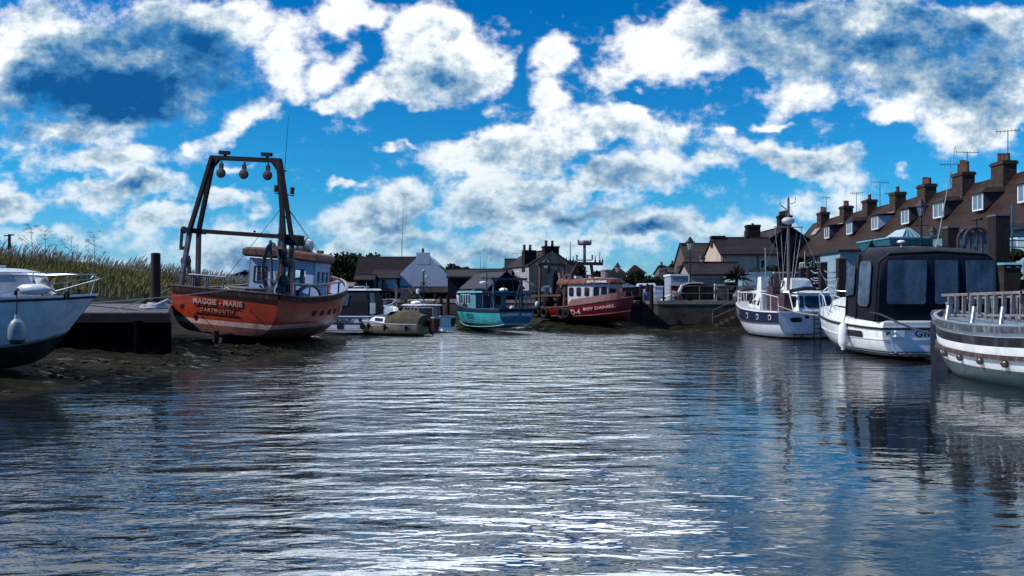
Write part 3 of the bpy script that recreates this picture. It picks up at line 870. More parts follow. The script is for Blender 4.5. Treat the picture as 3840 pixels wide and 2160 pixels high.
    mb = MB(); mb.tube([(0, 0, .66), (0.0, 0, .95), (0, .0, 1.19)], .014); mb.tube([(-.05, .02, 1.16), (0, -.04, 1.22), (-.03, .1, 1.28)], .035); mb.build('lanyard', BLACK, f)


left_cruiser()


# ================================================================== jetty and pile
def jetty():
    t = thing('jetty', 'low weathered timber jetty between the left cruiser and the orange trawler', 'jetty', (-17, 28, 0.2))
    DECK = mat('grey_deck_boards', (.10, .09, .105), .7, var=.3, planks=(0, .22, .35), bump=.2)
    mb = MB(); n = 12
    P = [(-9.0, -2.0, 1.46), (5.75, -2.0, 1.46), (2.9, 5.0, 1.68), (-9.0, 5.0, 1.68)]
    mb.add(P + [(p[0], p[1], p[2] - .07) for p in P], [(0, 1, 2, 3), (7, 6, 5, 4), (0, 4, 5, 1), (1, 5, 6, 2), (2, 6, 7, 3), (3, 7, 4, 0)])
    mb.build('deck', DECK, t)
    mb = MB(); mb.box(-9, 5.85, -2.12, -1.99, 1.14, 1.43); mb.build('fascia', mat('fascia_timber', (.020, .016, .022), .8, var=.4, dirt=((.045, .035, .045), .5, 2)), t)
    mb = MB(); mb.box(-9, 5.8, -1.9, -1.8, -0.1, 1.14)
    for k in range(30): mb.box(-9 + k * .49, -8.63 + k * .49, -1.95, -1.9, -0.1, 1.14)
    mb.build('boarding', mat('black_boards', (.003, .0028, .004), .95, var=.5, vscale=2, spec=.02), t)  # near-black boards closing the space below the deck
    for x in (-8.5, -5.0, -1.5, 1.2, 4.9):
        mb = MB(); mb.cyl((x, -2.22, -.6), (x, -2.22, 1.2), .13, n=10); mb.build('leg', MATS['black_boards'], t, True)
    mb = MB(); mb.box(2.2, 2.35, 4.0, 4.15, 1.5, 2.1); mb.build('post', TIMBER, t)
    p = thing('mooring_pile', 'tall round dark pile standing by the jetty left of the orange trawler', 'pile', (X(584, 29.5), 29.5, -.5))
    mb = MB(); mb.lathe([(.175, 0), (.17, 2.5), (.165, Z(948, 29.5) + .48), (.12, Z(948, 29.5) + .5)], n=16); mb.build('post', mat('red_brown_pile', (.035, .020, .024), .85, var=.4, vscale=3, bump=.3, stretch=(3, 3, .5)), p, True)
    c = thing('rope_coil', 'thick pale rope flaked round the foot of the jetty pile', 'rope', (X(590, 29), 28.75, 1.75))
    mb = MB()
    for k in range(4):
        mb.torus((.03 * k, 0, .02 + .05 * k), .42 - .05 * k, .055, 'z', 26, 6, 20 + 30 * k, 360 + 10 * k)
    mb.tube([(-.45, -.1, .05), (-.2, -.35, .10), (.2, -.3, .12), (.5, -.05, .30), (.58, .1, .2)], .06)
    mb.build('rope', mat('pale_rope', (.42, .42, .42), .9, var=.3, vscale=12), c, True)


jetty()


# ================================================================== Maggie-Marie
def maggie():
    t = thing('fishing_boat', 'orange steel trawler heeling on the mud with a tall stern gantry, MAGGIE-MARIE of DARTMOUTH', 'trawler', (-11.55, 31.6, 0.22), rotz=77, roll=4.5)
    H = Hull([(0, 2.40, .42, 2.22, .20, -.05), (.5, 2.47, .32, 2.18, .22, 0), (2.0, 2.56, .18, 2.12, .37, 0), (4.4, 2.55, .05, 2.22, .42, 0), (6.5, 2.12, .05, 2.45, .52, 0.05), (7.7, 1.42, .15, 2.72, .68, .25), (8.3, .75, .35, 2.88, .85, .45), (8.6, .03, .6, 2.96, 1, .6)], a=2.4)
    orange = (.34, .032, .009); grey = (.17, .07, .058); pink = (.55, .34, .29)
    H.skin('hull', bands('trawler_paint', [(-1, grey), (.80, pink), (1.00, (.165, .020, .005)), (1.04, orange)], rough=.38, var=.35, dirt=((.11, .028, .016), .7, 2.2), coat=.25, bump=.12), t, n=36, m=20, bulge=.14)
    RIM = mat('chipped_rubbing_band', (.030, .010, .010), .6, var=.6, vscale=6, dirt=((.14, .12, .10), .7, 9))
    H.strake('rubbing_band', RIM, t, v=.955, w=.07, h=.24, bulge=.14)
    H.strake('gunwale', mat('gunwale_cap', (.12, .07, .07), .5, var=.4, vscale=5), t, v=1.0, w=.09, h=.05, bulge=.14, dz=.03)
    H.deck('deck', mat('boat_deck', (.02, .02, .028), .8, var=.4), t, drop=.75)
    mb = MB()
    for sd in (1, -1):
        mb.grid([[H.P(x, v, sd, -.06) for v in (.62, .8, .985)] for x in np.linspace(.1, 8.5, 24)])
    mb.build('bulwark_lining', mat('pale_blue_paint', (.22, .32, .50), .5, var=.25, dirt=((.10, .08, .10), .6, 3)), t, True)
    # freeing ports along the starboard side
    for k in range(6):
        x = 2.6 + k * .75; mb = MB()
        P = [H.P(x, .60, -1, .015), H.P(x + .34 - .02 * k, .60, -1, .015), H.P(x + .34 - .02 * k, .71, -1, .015), H.P(x, .71, -1, .015)]
        mb.add(P, [(0, 1, 2, 3)]); mb.build('scupper', BLACK, t)
    # raised panels and lettering on the transom
    def tf(cu, cv, w):
        def fn(p):
            f = -(p.x + cu) / 2.3 * 1.0; z = cv + p.y
            v = (z - .5) / (2.22 - .5)
            q = H.transom(f, min(1, v), .14, .012 + p.z); q.z = z; return q
        return fn
    # seen from astern port is on the left: text runs from +y to -y
    def tfn(cx, cz):
        def fn(p):
            y = -(p.x + cx); z = cz + p.y; v = (z - .5) / 1.72
            e = H.P(0, min(.99, v), 1); f = y / e.y
            return Vector((e.x - .14 * (1 - f * f) - .015 - p.z, y, z))
        return fn
    text('MAGGIE - MARIE', .28, LETTER, t, fn=tfn(-.18, 1.62), bold=.010, spacing=1.08, ext=.02)
    text('DARTMOUTH', .20, mat('rusty_lettering', (.42, .15, .10), .6), t, fn=tfn(-.18, 1.32), bold=.008, spacing=1.3, ext=.015)
    mb = MB()
    for z in (1.53, 1.24):
        mb.loft([[tfn(-.18, z)(Vector((x, y, d))) for (y, d) in ((-.012, 0), (.012, 0), (.012, .02), (-.012, .02))] for x in np.linspace(-1.0, 1.0, 9)])
    mb.build('weld_strip', mat('weld_strip', (.035, .008, .005), .7), t)
    mb = MB(); mb.lathe([(.10, 0), (.10, .02), (.06, .02)], (-.34, 1.62, 1.45), 14, 'x'); mb.build('exhaust_outlet', BLACK, t)
    # skeg, rudder and propeller
    mb = MB(); mb.prism([(-.25, -.35), (.6, -.35), (3.5, -.05), (3.5, .15), (.55, .55), (-.05, .5)], 'y', -.09, .09); mb.build('skeg', mat('fouled_steel', (.05, .045, .04), .9, var=.5), t)
    mb = MB(); mb.box(-.55, -.22, -.04, .04, -.2, .62); mb.build('rudder', MATS['fouled_steel'], t)
    mb = MB(); mb.cyl((-.05, 0, .12), (.2, 0, .12), .07)
    for k in range(4):
        a = k * math.pi / 2 + .5; c, s = math.cos(a), math.sin(a)
        mb.loft([[(.02, c * .06 - s * .05, .12 + s * .06 + c * .05), (.12, c * .06 + s * .05, .12 + s * .06 - c * .05), (.14, c * .06 + s * .05, .12 + s * .06 - c * .05)],
                 [(-.02, c * .3 - s * .12, .12 + s * .3 + c * .12), (.14, c * .3 + s * .12, .12 + s * .3 - c * .12), (.16, c * .3 + s * .12, .12 + s * .3 - c * .12)]])
    mb.build('propeller', MATS['fouled_steel'], t)
    # ---------------- gantry
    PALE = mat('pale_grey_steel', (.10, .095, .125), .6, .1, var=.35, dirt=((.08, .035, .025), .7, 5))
    zb, zt = 4.52, 7.58
    for sd in (1, -1):
        for (x0, x1) in ((.45, .75), (1.75, 1.35)):
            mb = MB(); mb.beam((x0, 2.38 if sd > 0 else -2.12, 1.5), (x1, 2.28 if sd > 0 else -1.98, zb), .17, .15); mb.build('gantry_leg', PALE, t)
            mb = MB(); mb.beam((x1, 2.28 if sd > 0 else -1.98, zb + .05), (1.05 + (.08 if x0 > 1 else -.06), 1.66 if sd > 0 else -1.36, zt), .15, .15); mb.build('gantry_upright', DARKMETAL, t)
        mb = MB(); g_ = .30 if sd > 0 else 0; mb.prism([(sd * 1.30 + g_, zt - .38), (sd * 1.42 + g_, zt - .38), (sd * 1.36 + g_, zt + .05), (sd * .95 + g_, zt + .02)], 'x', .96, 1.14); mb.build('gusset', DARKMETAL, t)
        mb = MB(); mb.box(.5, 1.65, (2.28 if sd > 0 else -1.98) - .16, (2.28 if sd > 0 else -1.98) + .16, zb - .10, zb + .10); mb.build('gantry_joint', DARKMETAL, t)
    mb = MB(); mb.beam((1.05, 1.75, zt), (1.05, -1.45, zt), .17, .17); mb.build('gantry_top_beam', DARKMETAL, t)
    mb = MB(); mb.beam((.95, 2.72, zb), (.95, -2.15, zb), .19, .17); mb.cyl((.95, 2.66, zb), (.95, 2.76, zb), .15, n=12)
    mb.cyl((.95, -.55, zb + .1), (.95, -.55, zb + .17), .05); mb.build('gantry_cross_beam', DARKMETAL, t)
    mb = MB(); mb.box(.75, 1.25, -2.62, -1.9, zb - .32, zb + .10); mb.build('gantry_head_box', DARKMETAL, t)
    BLK = mat('dark_net_block', (.018, .013, .020), .5, .1, var=.4)
    for y in (1.2, .15, -.92):
        b = MB(); b.cyl((1.0, y, zt - .12), (1.0, y, zt - .28), .035); b.box(.94, 1.06, y - .07, y + .07, zt - .52, zt - .22)
        b.lathe([(.05, -.09), (.19, -.06), (.21, 0), (.19, .06), (.05, .09)], (1.0, y, zt - .62), 14, 'x'); b.build('hanging_block', BLK, t, True)
    for y in (1.1, -.82):
        b = MB(); b.box(.98, 1.12, y - .03, y + .03, zt + .1, zt + .16); b.beam((1.0, y - .22, zt + .22), (1.0, y + .22, zt + .22), .16, .14); b.build('floodlight', DARKMETAL, t)
    # left hanging shackle and block
    b = MB()
    for dy in (-.17, .17): b.beam((.95, 2.62 + dy, zb - .02), (.95, 2.62 + dy, zb - .72), .08, .10)
    b.beam((.95, 2.42, zb - .75), (.95, 2.82, zb - .75), .12, .16); b.beam((.95, 2.42, zb + .0), (.95, 2.82, zb + .0), .10, .12)
    b.cyl((.95, 2.6, zb - .8), (.95, 2.6, zb - 1.05), .03); b.lathe([(.04, -.1), (.22, -.06), (.24, 0), (.2, .07), (.04, .1)], (.95, 2.50, zb - 1.28), 12, 'x')
    b.beam((.95, 2.42, zb - 1.05), (.95, 2.3, zb - 1.8), .10, .12)
    b.build('towing_block', BLK, t)
    # right cluster: pulleys, coiled hose, pale post
    b = MB()
    for k, (dy, dz, r) in enumerate(((-2.05, -.62, .22), (-2.30, -1.0, .2), (-2.2, -1.75, .24), (-2.12, -2.15, .2))): b.lathe([(.05, -.1), (r, -.06), (r + .02, 0), (r, .06), (.05, .1)], (.55, dy, zb + dz), 12, 'x')
    b.beam((.6, -2.1, zb - .3), (.6, -2.2, zb - 2.4), .16, .14); b.beam((.7, -2.42, zb - .3), (.7, -2.32, zb - 2.2), .07, .1)
    b.build('pulley_cluster', BLK, t)
    b = MB()
    for k in range(5): 
        pts = [(.42 - k * .02, -1.72 + .30 * math.sin(a) * (1 + .06 * k), zb - 1.25 + (.78 + .05 * k) * math.cos(a)) for a in np.linspace(0, 6.28, 22)]
        b.tube(pts, .022, 5)
    b.build('coiled_rope', mat('tan_rope', (.10, .09, .10), .9, var=.4), t, True)
    b = MB(); b.cyl((.35, -1.95, 1.6), (.5, -1.55, zb - .2), .06); b.beam((.3, -2.15, 2.72), (.3, -1.55, 2.78), .05); b.build('davit_post', PALE, t)
    # low handrails
    for (sd, xs) in ((1, (.6, 1.5, 2.6)), (-1, (1.0, 2.2, 3.8, 5.2))):
        b = MB(); tp = []
        for x in xs:
            p = H.P(x, 1, sd, -.05); b.tube([p, p + Vector((0, 0, .52))], .04, 6); tp.append(p + Vector((0, 0, .52)))
        b.tube(tp, .045, 6); b.build('handrail', mat('blue_grey_rail', (.10, .15, .24), .5), t, True)
    b = MB(); tp = []
    for y in (1.9, 1.2, .4): b.tube([(.5, y, 2.1), (.5, y, 2.72)], .035, 6); tp.append((.5, y, 2.72))
    b.tube([(.5, 2.0, 2.70)] + tp + [(.5, .3, 2.72)], .04, 6); b.build('stern_rail', MATS['blue_grey_rail'], t, True)
    # ---------------- wheelhouse
    WH = mat('wheelhouse_paint', (.32, .42, .58), .45, var=.15, dirt=((.12, .10, .13), .5, 3))
    SOF = mat('wheelhouse_roof_paint', (.12, .060, .045), .55, var=.4, vscale=3, dirt=((.09, .09, .12), .6, 3))
    x0, x1, w, zz = 4.3, 6.3, 1.62, 1.6; zr = 3.62
    plan = [(x0, w), (x0, -w), (x1 - .5, -w), (x1, -w * .55), (x1, w * .55), (x1 - .5, w)]
    b = MB()
    WT = 0.06
    def wallseg(a, c, holes):
        """wall between plan points with real openings"""
        A, B_ = Vector((*a, 0)), Vector((*c, 0)); d = (B_ - A); Ln = d.length; d.normalize(); n_ = Vector((-d.y, d.x, 0))
        b.m = Matrix(((d.x, n_.x, 0, A.x), (d.y, n_.y, 0, A.y), (0, 0, 1, 0), (0, 0, 0, 1)))
        u = 0
        for (h0, h1, g0, g1) in holes:
            b.box(u, h0, 0, WT, zz, zr); b.box(h0, h1, 0, WT, zz, g0); b.box(h0, h1, 0, WT, g1, zr); u = h1
        b.box(u, Ln, 0, WT, zz, zr); b.m = Matrix()
    wallseg(plan[0], plan[1], [(.32, .86, 2.58, 3.22), (2.28, 2.80, 2.50, 3.26)])
    wallseg(plan[1], plan[2], [(.30, .55, 2.5, 3.2), (.72, .97, 2.5, 3.2), (1.12, 1.37, 2.5, 3.2)])
    wallseg(plan[2], plan[3], [(.15, .75, 2.5, 3.2)])
    wallseg(plan[3], plan[4], [(.15, .8, 2.5, 3.2), (1.0, 1.6, 2.5, 3.2)])
    wallseg(plan[4], plan[5], [(.15, .75, 2.5, 3.2)])
    wallseg(plan[5], plan[0], [(.2, .7, 2.5, 3.2), (.9, 1.4, 2.5, 3.2)])
    wh = b.build('wheelhouse', WH, t)
    b = MB(); b.box(x0 - .035, x0 - .003, w - .92, w - .26, 2.52, 2.57); b.box(x0 - .03, x0 - .003, w - .31, w - .26, 2.57, 3.26); b.box(x0 - .03, x0 - .003, w - .60, w - .53, 2.57, 3.22); b.box(x0 - .03, x0 - .003, w - .91, w - .86, 2.57, 3.26); b.box(x0 - .03, x0 - .003, w - .86, w - .31, 3.22, 3.26)
    f = b.build('window_frame', DARKMETAL, t)
    b = MB(); b.box(x0 - .02, x0 - .004, -w + 1.22, -w + 2.15, 1.72, 3.3); d = b.build('door', WH, t)
    b = MB(); b.lathe([(.05, -.05), (.05, 0)], (x0 - .02, .98, 2.35), 10, 'x'); b.build('handle', DARKMETAL, d)
    b = MB(); b.box(5.0, 5.4, -1.2, -.75, 2.0, 2.75); b.ell((5.2, -.95, 2.85), .2, .22, .25); b.box(5.9, 6.1, -1.0, 1.0, 1.7, 2.45); b.build('helm_seat', BLACK, wh)
    def rr(e, z): return [(x0 - .35 - e, w + .18 + e, z + .06), (x0 - .35 - e, 0, z + .10), (x0 - .35 - e, -w - .18 - e, z), (x1 - .4, -w - .15 - e, z), (x1 + .25 + e, -w * .55, z), (x1 + .25 + e, w * .55, z + .05), (x1 - .4, w + .15 + e, z + .06)]
    b = MB(); b.loft([rr(-.10, zr - .02), rr(0, zr + .06), rr(0, zr + .30), rr(-.12, zr + .40), rr(-1.2, zr + .46)]); rf = b.build('wheelhouse_roof', SOF, t, True, 50)
    b = MB(); b.box(x0 + .2, x0 + .5, .2, .6, zr + .42, zr + .58); b.build('vent', SOF, rf); b = MB(); b.box(5.7, 5.9, -1.2, -.95, zr + .42, zr + .56); b.build('vent', SOF, rf)
    # life raft canister, searchlight
    b = MB(); b.lathe([(.06, -.46), (.24, -.40), (.30, -.22), (.31, 0), (.30, .22), (.24, .40), (.06, .46)], (5.0, -.62, zr + .74), 16, 'y')
    lr = b.build('life_raft', mat('raft_canister', (.50, .53, .56), .4, var=.15, dirt=((.2, .1, .08), .6, 6)), t, True)
    b = MB(); b.box(4.7, 5.3, -.95, -.3, zr + .40, zr + .5); b.torus((5.0, -.8, zr + .74), .315, .02, 'y'); b.torus((5.0, -.45, zr + .74), .315, .02, 'y'); b.build('cradle', RUST, lr)
    # mast with lights and whip aerial
    mx, my = 4.7, .42
    b = MB(); b.cyl((mx, my, zr + .4), (mx - .05, my, 6.55), .09, .07); b.beam((mx, my + .42, 6.62), (mx, my - .55, 6.55), .06); b.cyl((mx, my, 6.5), (mx, my, 7.6), .035, .02)
    b.lathe([(.02, 0), (.12, .03), (.12, .06), (.03, .09)], (mx, my, 7.62), 10)
    mast = b.build('mast', mat('mast_paint', (.10, .11, .15), .5, var=.4), t)
    b = MB(); b.cyl((mx, my, 7.6), (mx, my, 10.2), .016, .007, 5); b.build('aerial', DARKMETAL, mast)
    for (dy, z) in ((.36, 6.68), (-.45, 6.62), (-.12, 5.95), (-.12, 5.3)):
        b = MB(); b.lathe([(.05, 0), (.11, .02), (.11, .06), (.085, .07), (.085, .22), (.11, .23), (.11, .28), (.04, .31)], (mx, my + dy, z), 10); b.build('mast_light', BLACK, mast)
    for (p, q) in (((mx, my, 6.3), (6.9, -1.9, 2.6)), ((mx, my, 6.3), (6.0, -.9, zr + .4)), ((mx, my, 6.0), (3.0, 2.3, 2.15))):
        b = MB(); b.tube([p, q], .012, 4); b.build('stay', DARKMETAL, t)
    # deck gear
    b = MB(); b.lathe([(.10, -.05), (.52, -.05), (.55, 0), (.52, .05), (.1, .05)], (3.7, -1.75, 2.05), 20, 'x'); b.build('round_hatch', mat('hatch_blue', (.26, .40, .60), .5, var=.2), t, True)
    b = MB(); b.torus((3.65, -1.75, 2.05), .56, .05, 'x', 24, 6); b.build('winch_rim', BLACK, t)
    b = MB(); b.ell((3.2, -1.0, 2.5), .3, .32, .3); b.box(3.0, 3.6, -1.3, -.6, 1.6, 2.35); b.build('winch', BLACK, t)
    b = MB(); b.box(2.3, 4.0, .3, 1.7, 1.75, 2.28); b.build('fish_hatch', mat('grey_paint', (.12, .13, .16), .6, var=.3), t)
    b = MB(); b.tube([(.10, .2, 2.2), (.0, -.1, 2.33), (-.05, -.4, 2.15)], .03); b.cyl((.05, .0, 2.2), (.05, 0, 2.42), .04); b.build('bollard', ROPE, t)


maggie()


def line_thing(name, label, cat, pts, r, m, group=None, sag=0.0):
    pts = [Vector(p) for p in pts]
    if sag and len(pts) == 2:
        a, b = pts; pts = [a.lerp(b, k / 10) - Vector((0, 0, sag * 4 * (k / 10) * (1 - k / 10))) for k in range(11)]
    mb = MB(); o = pts[0]
    mb.tube([p - o for p in pts], r, 5)
    ob = mb.build(name, m); ob.location = o
    return tag(ob, label, cat, group)


g = 'mooring lines at the jetty'
line_thing('mooring_line', 'pale mooring rope from the left cruiser bow across to the orange transom', 'rope', [at(290, 1140, 21.5), at(850, 1088, 31.0)], .016, ROPE, g, .04)
line_thing('mooring_line', 'pale mooring rope rising from the jetty edge to the left corner of the orange trawler', 'rope', [at(400, 1171, 26.2), at(640, 1080, 31.5)], .015, ROPE, g, .06)
line_thing('mooring_line', 'dark rope lying along the jetty towards the pile', 'rope', [at(300, 1142, 27), at(540, 1166, 27.5), at(590, 1150, 28.9)], .016, DROPE, g)
line_thing('mooring_line', 'short rope from the pile foot down to the trawler side', 'rope', [at(545, 1165, 28.0), at(632, 1140, 31.8)], .014, ROPE, g)

# ================================================================== motor boats on the far left shore
def optimist():
    t = thing('motor_cruiser', 'white motor cruiser with navy canopy, Optimist on its stern, beside the orange trawler', 'boat', (-9.55, 45.3, 0.02), rotz=79)
    H = Hull([(0, 1.48, .0, 1.02, .22, 0), (2.5, 1.55, -.05, 1.08, .25, 0), (5, 1.35, -.05, 1.25, .4, .1), (6.6, .7, .1, 1.42, .7, .35), (7.3, .02, .3, 1.5, 1, .6)])
    wh = (.52, .56, .66)
    H.skin('hull', bands('optimist_paint', [(-1, (.02, .02, .03)), (.10, wh), (.17, (.01, .01, .02)), (.22, wh), (.29, (.01, .01, .02)), (.32, wh)], rough=.3, var=.15, dirt=((.2, .2, .22), .4, 4)), t, bulge=.04)
    H.deck('deck', WHITE, t)
    H.strake('rubbing_strake', BLACK, t, v=.62, w=.03, h=.05, bulge=.04)
    H.strake('gunwale', WHITE, t, v=1.0, w=.05, h=.07, bulge=.04)
    H.strake('toe_rail', BLACK, t, v=.94, w=.02, h=.03, bulge=.04)
    text('Optimist', .34, DLETTER, t, M=Matrix(((0, 0, -1, -.075), (-1, 0, 0, .18), (0, 1, 0, .72), (0, 0, 0, 1))), shear=.45, bold=.004, wid=1.05)
    for (y, w, z0, z1) in ((.22, .38, .33, .58), (-.98, .14, .74, .90)):
        b = MB(); b.box(-.07, -.03, y - w / 2, y + w / 2, z0, z1); b.build('outlet', BLACK, t)
    b = MB(); b.lathe([(.20, -.015), (.20, .0), (.13, .0)], (-.075, -1.17, .46), 14, 'x'); b.build('locker_hatch', GLASS, t)
    # coachroof, windscreen and canopy
    b = MB(); b.loft([[(2.6, -1.3, 1.1), (6.0, -.85, 1.3), (6.0, .85, 1.3), (2.6, 1.3, 1.1)], [(2.7, -1.15, 1.55), (5.3, -.65, 1.6), (5.3, .65, 1.6), (2.7, 1.15, 1.55)]]); b.build('coachroof', WHITE, t)
    b = MB(); b.loft([[(.15, -1.38, 1.05), (3.0, -1.3, 1.1), (3.0, 1.3, 1.1), (.15, 1.38, 1.05)], [(.25, -1.30, 1.9), (2.9, -1.25, 1.95), (2.9, 1.25, 1.95), (.25, 1.30, 1.9)], [(.45, -1.12, 2.5), (2.5, -1.1, 2.52), (2.5, 1.1, 2.52), (.45, 1.12, 2.5)]])
    b.build('canopy', NAVY, t)
    for (a, c) in ((.12, .45),):
        rpane([(.14, 1.38, 1.1), (.14, -1.38, 1.1), (.36, -1.2, 2.3), (.36, 1.2, 2.3)], .1, .55, .42, .98, t, CLEAR, .05, .012, .08)
    rpane([(.15, -1.38, 1.05), (2.9, -1.3, 1.1), (2.6, -1.16, 2.4), (.35, -1.2, 2.4)], .15, .45, .4, .95, t, CLEAR, .04, .012, .1)
    b = MB(); b.loft([[(.35, -1.22, 2.5), (2.9, -1.2, 2.52), (2.9, 1.2, 2.52), (.35, 1.22, 2.5)], [(.4, -1.15, 2.6), (2.8, -1.1, 2.62), (2.8, 1.1, 2.62), (.4, 1.15, 2.6)]]); rf = b.build('hard_top', WHITE, t)
    b = MB(); b.tube([(.7, 1.0, 2.62), (.7, 1.0, 2.72), (2.4, .95, 2.74), (2.4, .95, 2.62)], .025); b.tube([(.7, -.3, 2.62), (.7, -.3, 2.72), (2.4, -.3, 2.74), (2.4, -.3, 2.62)], .025); b.build('roof_rail', STEEL, rf)
    b = MB(); b.cyl((1.4, -.8, 2.6), (1.4, -.8, 2.95), .02); b.beam((1.3, -1.0, 2.72), (1.3, -.4, 2.72), .05); b.build('roof_aerial', STEEL, rf)
    b = MB(); b.box(.3, 1.1, -1.46, -1.42, 1.15, 1.78); b.build('side_screen', WHITE, t)
    b = MB()
    pts = [H.P(x, 1, -1, -.05) + Vector((0, 0, h)) for x, h in ((2.2, .02), (2.4, .45), (4.0, .55), (6.0, .55), (7.2, .5))]
    b.tube(pts, .02); 
    for x in (4.0, 5.6): b.tube([H.P(x, 1, -1, -.05), H.P(x, 1, -1, -.05) + Vector((0, 0, .55))], .018)
    b.build('bow_rail', STEEL, t)
    for x in (.12, 3.4):
        b = MB(); b.lathe([(.03, 0), (.13, .06), (.14, .5), (.04, .6)], (x, -1.66, .25), 10); b.cyl((x, -1.66, .8), (x, -1.56, 1.1), .012, n=4); b.build('side_fender', NAVY, t, True)


optimist()


def dayboat():
    t = thing('day_boat', 'small cream day boat under a brown canopy with an outboard at its stern', 'boat', (X(1588, 44.2), 44.2, 0.02), rotz=158)
    H = Hull([(0, .82, .0, .62, .25, -.03), (1.5, .92, .0, .64, .28, 0), (2.8, .75, .02, .72, .4, .1), (3.7, .38, .08, .82, .7, .3), (4.1, .02, .2, .88, 1, .45)])
    H.skin('hull', bands('dayboat_paint', [(-1, (.06, .05, .045)), (.12, (.17, .16, .12)), (.52, (.35, .35, .33))], rough=.5, var=.25, dirt=((.08, .07, .06), .6, 4)), t)
    H.deck('deck', WHITE2, t); H.strake('gunwale', WHITE2, t, w=.04, h=.05)
    b = MB(); b.loft([[(2.0, -.75, .66), (3.5, -.35, .82), (3.5, .35, .82), (2.0, .75, .66)], [(2.1, -.6, 1.0), (2.9, -.35, 1.02), (2.9, .35, 1.02), (2.1, .6, 1.0)]]); b.build('cuddy', WHITE, t)
    rpane([(2.0, .75, .66), (3.4, .4, .8), (2.8, .4, 1.02), (2.1, .6, 1.0)][::-1], .15, .85, .25, .8, t, GLASS)
    b = MB(); b.loft([[(2.0, -.62, 1.0), (2.4, -.4, 1.02), (2.4, .4, 1.02), (2.0, .62, 1.0)], [(1.75, -.55, 1.32), (1.8, -.4, 1.34), (1.8, .4, 1.34), (1.75, .55, 1.32)]]); b.build('windscreen', CLEAR, t)
    CV = mat('brown_canvas', (.070, .062, .045), .9, var=.4, vscale=3, bump=1.2, bscale=3)
    b = MB(); rows = []
    for i in range(9):
        f = i / 8; x = -.1 + 2.1 * f; top = .66 + .80 * math.sin(math.pi * (.16 + .66 * f)) ** .8 * (1 - .12 * abs(math.sin(9.4 * f)))
        rows.append([(x, .86 * math.cos(a), .60 + (top - .60) * math.sin(a) ** .75 if math.sin(a) > 0 else .6) for a in np.linspace(0, math.pi, 13)])
    b.loft(rows); b.build('canopy', CV, t, True)
    b = MB(); b.ell((-.32, 0, .72), .17, .14, .20); b.beam((-.3, 0, .6), (-.52, 0, .08), .10, .12); b.box(-.2, -.02, -.1, .1, .5, .66)
    for k in range(3): b.beam((-.55, 0, .08), (-.55, .13 * math.cos(k * 2.1), .08 + .13 * math.sin(k * 2.1)), .03, .07)
    b.build('outboard_motor', BLACK, t)
    for x in (.6, 1.9, 3.0):
        b = MB(); p = H.P(x, .75, 1, .08); b.lathe([(.02, 0), (.08, .05), (.08, .3), (.02, .36)], (p.x, p.y, p.z - .25), 10); b.build('side_fender', BLACK, t, True)


dayboat()


def work_mast(b, x, y, z0, z1):
    b.cyl((x, y, z0), (x, y, z1), .05, .035, 8)


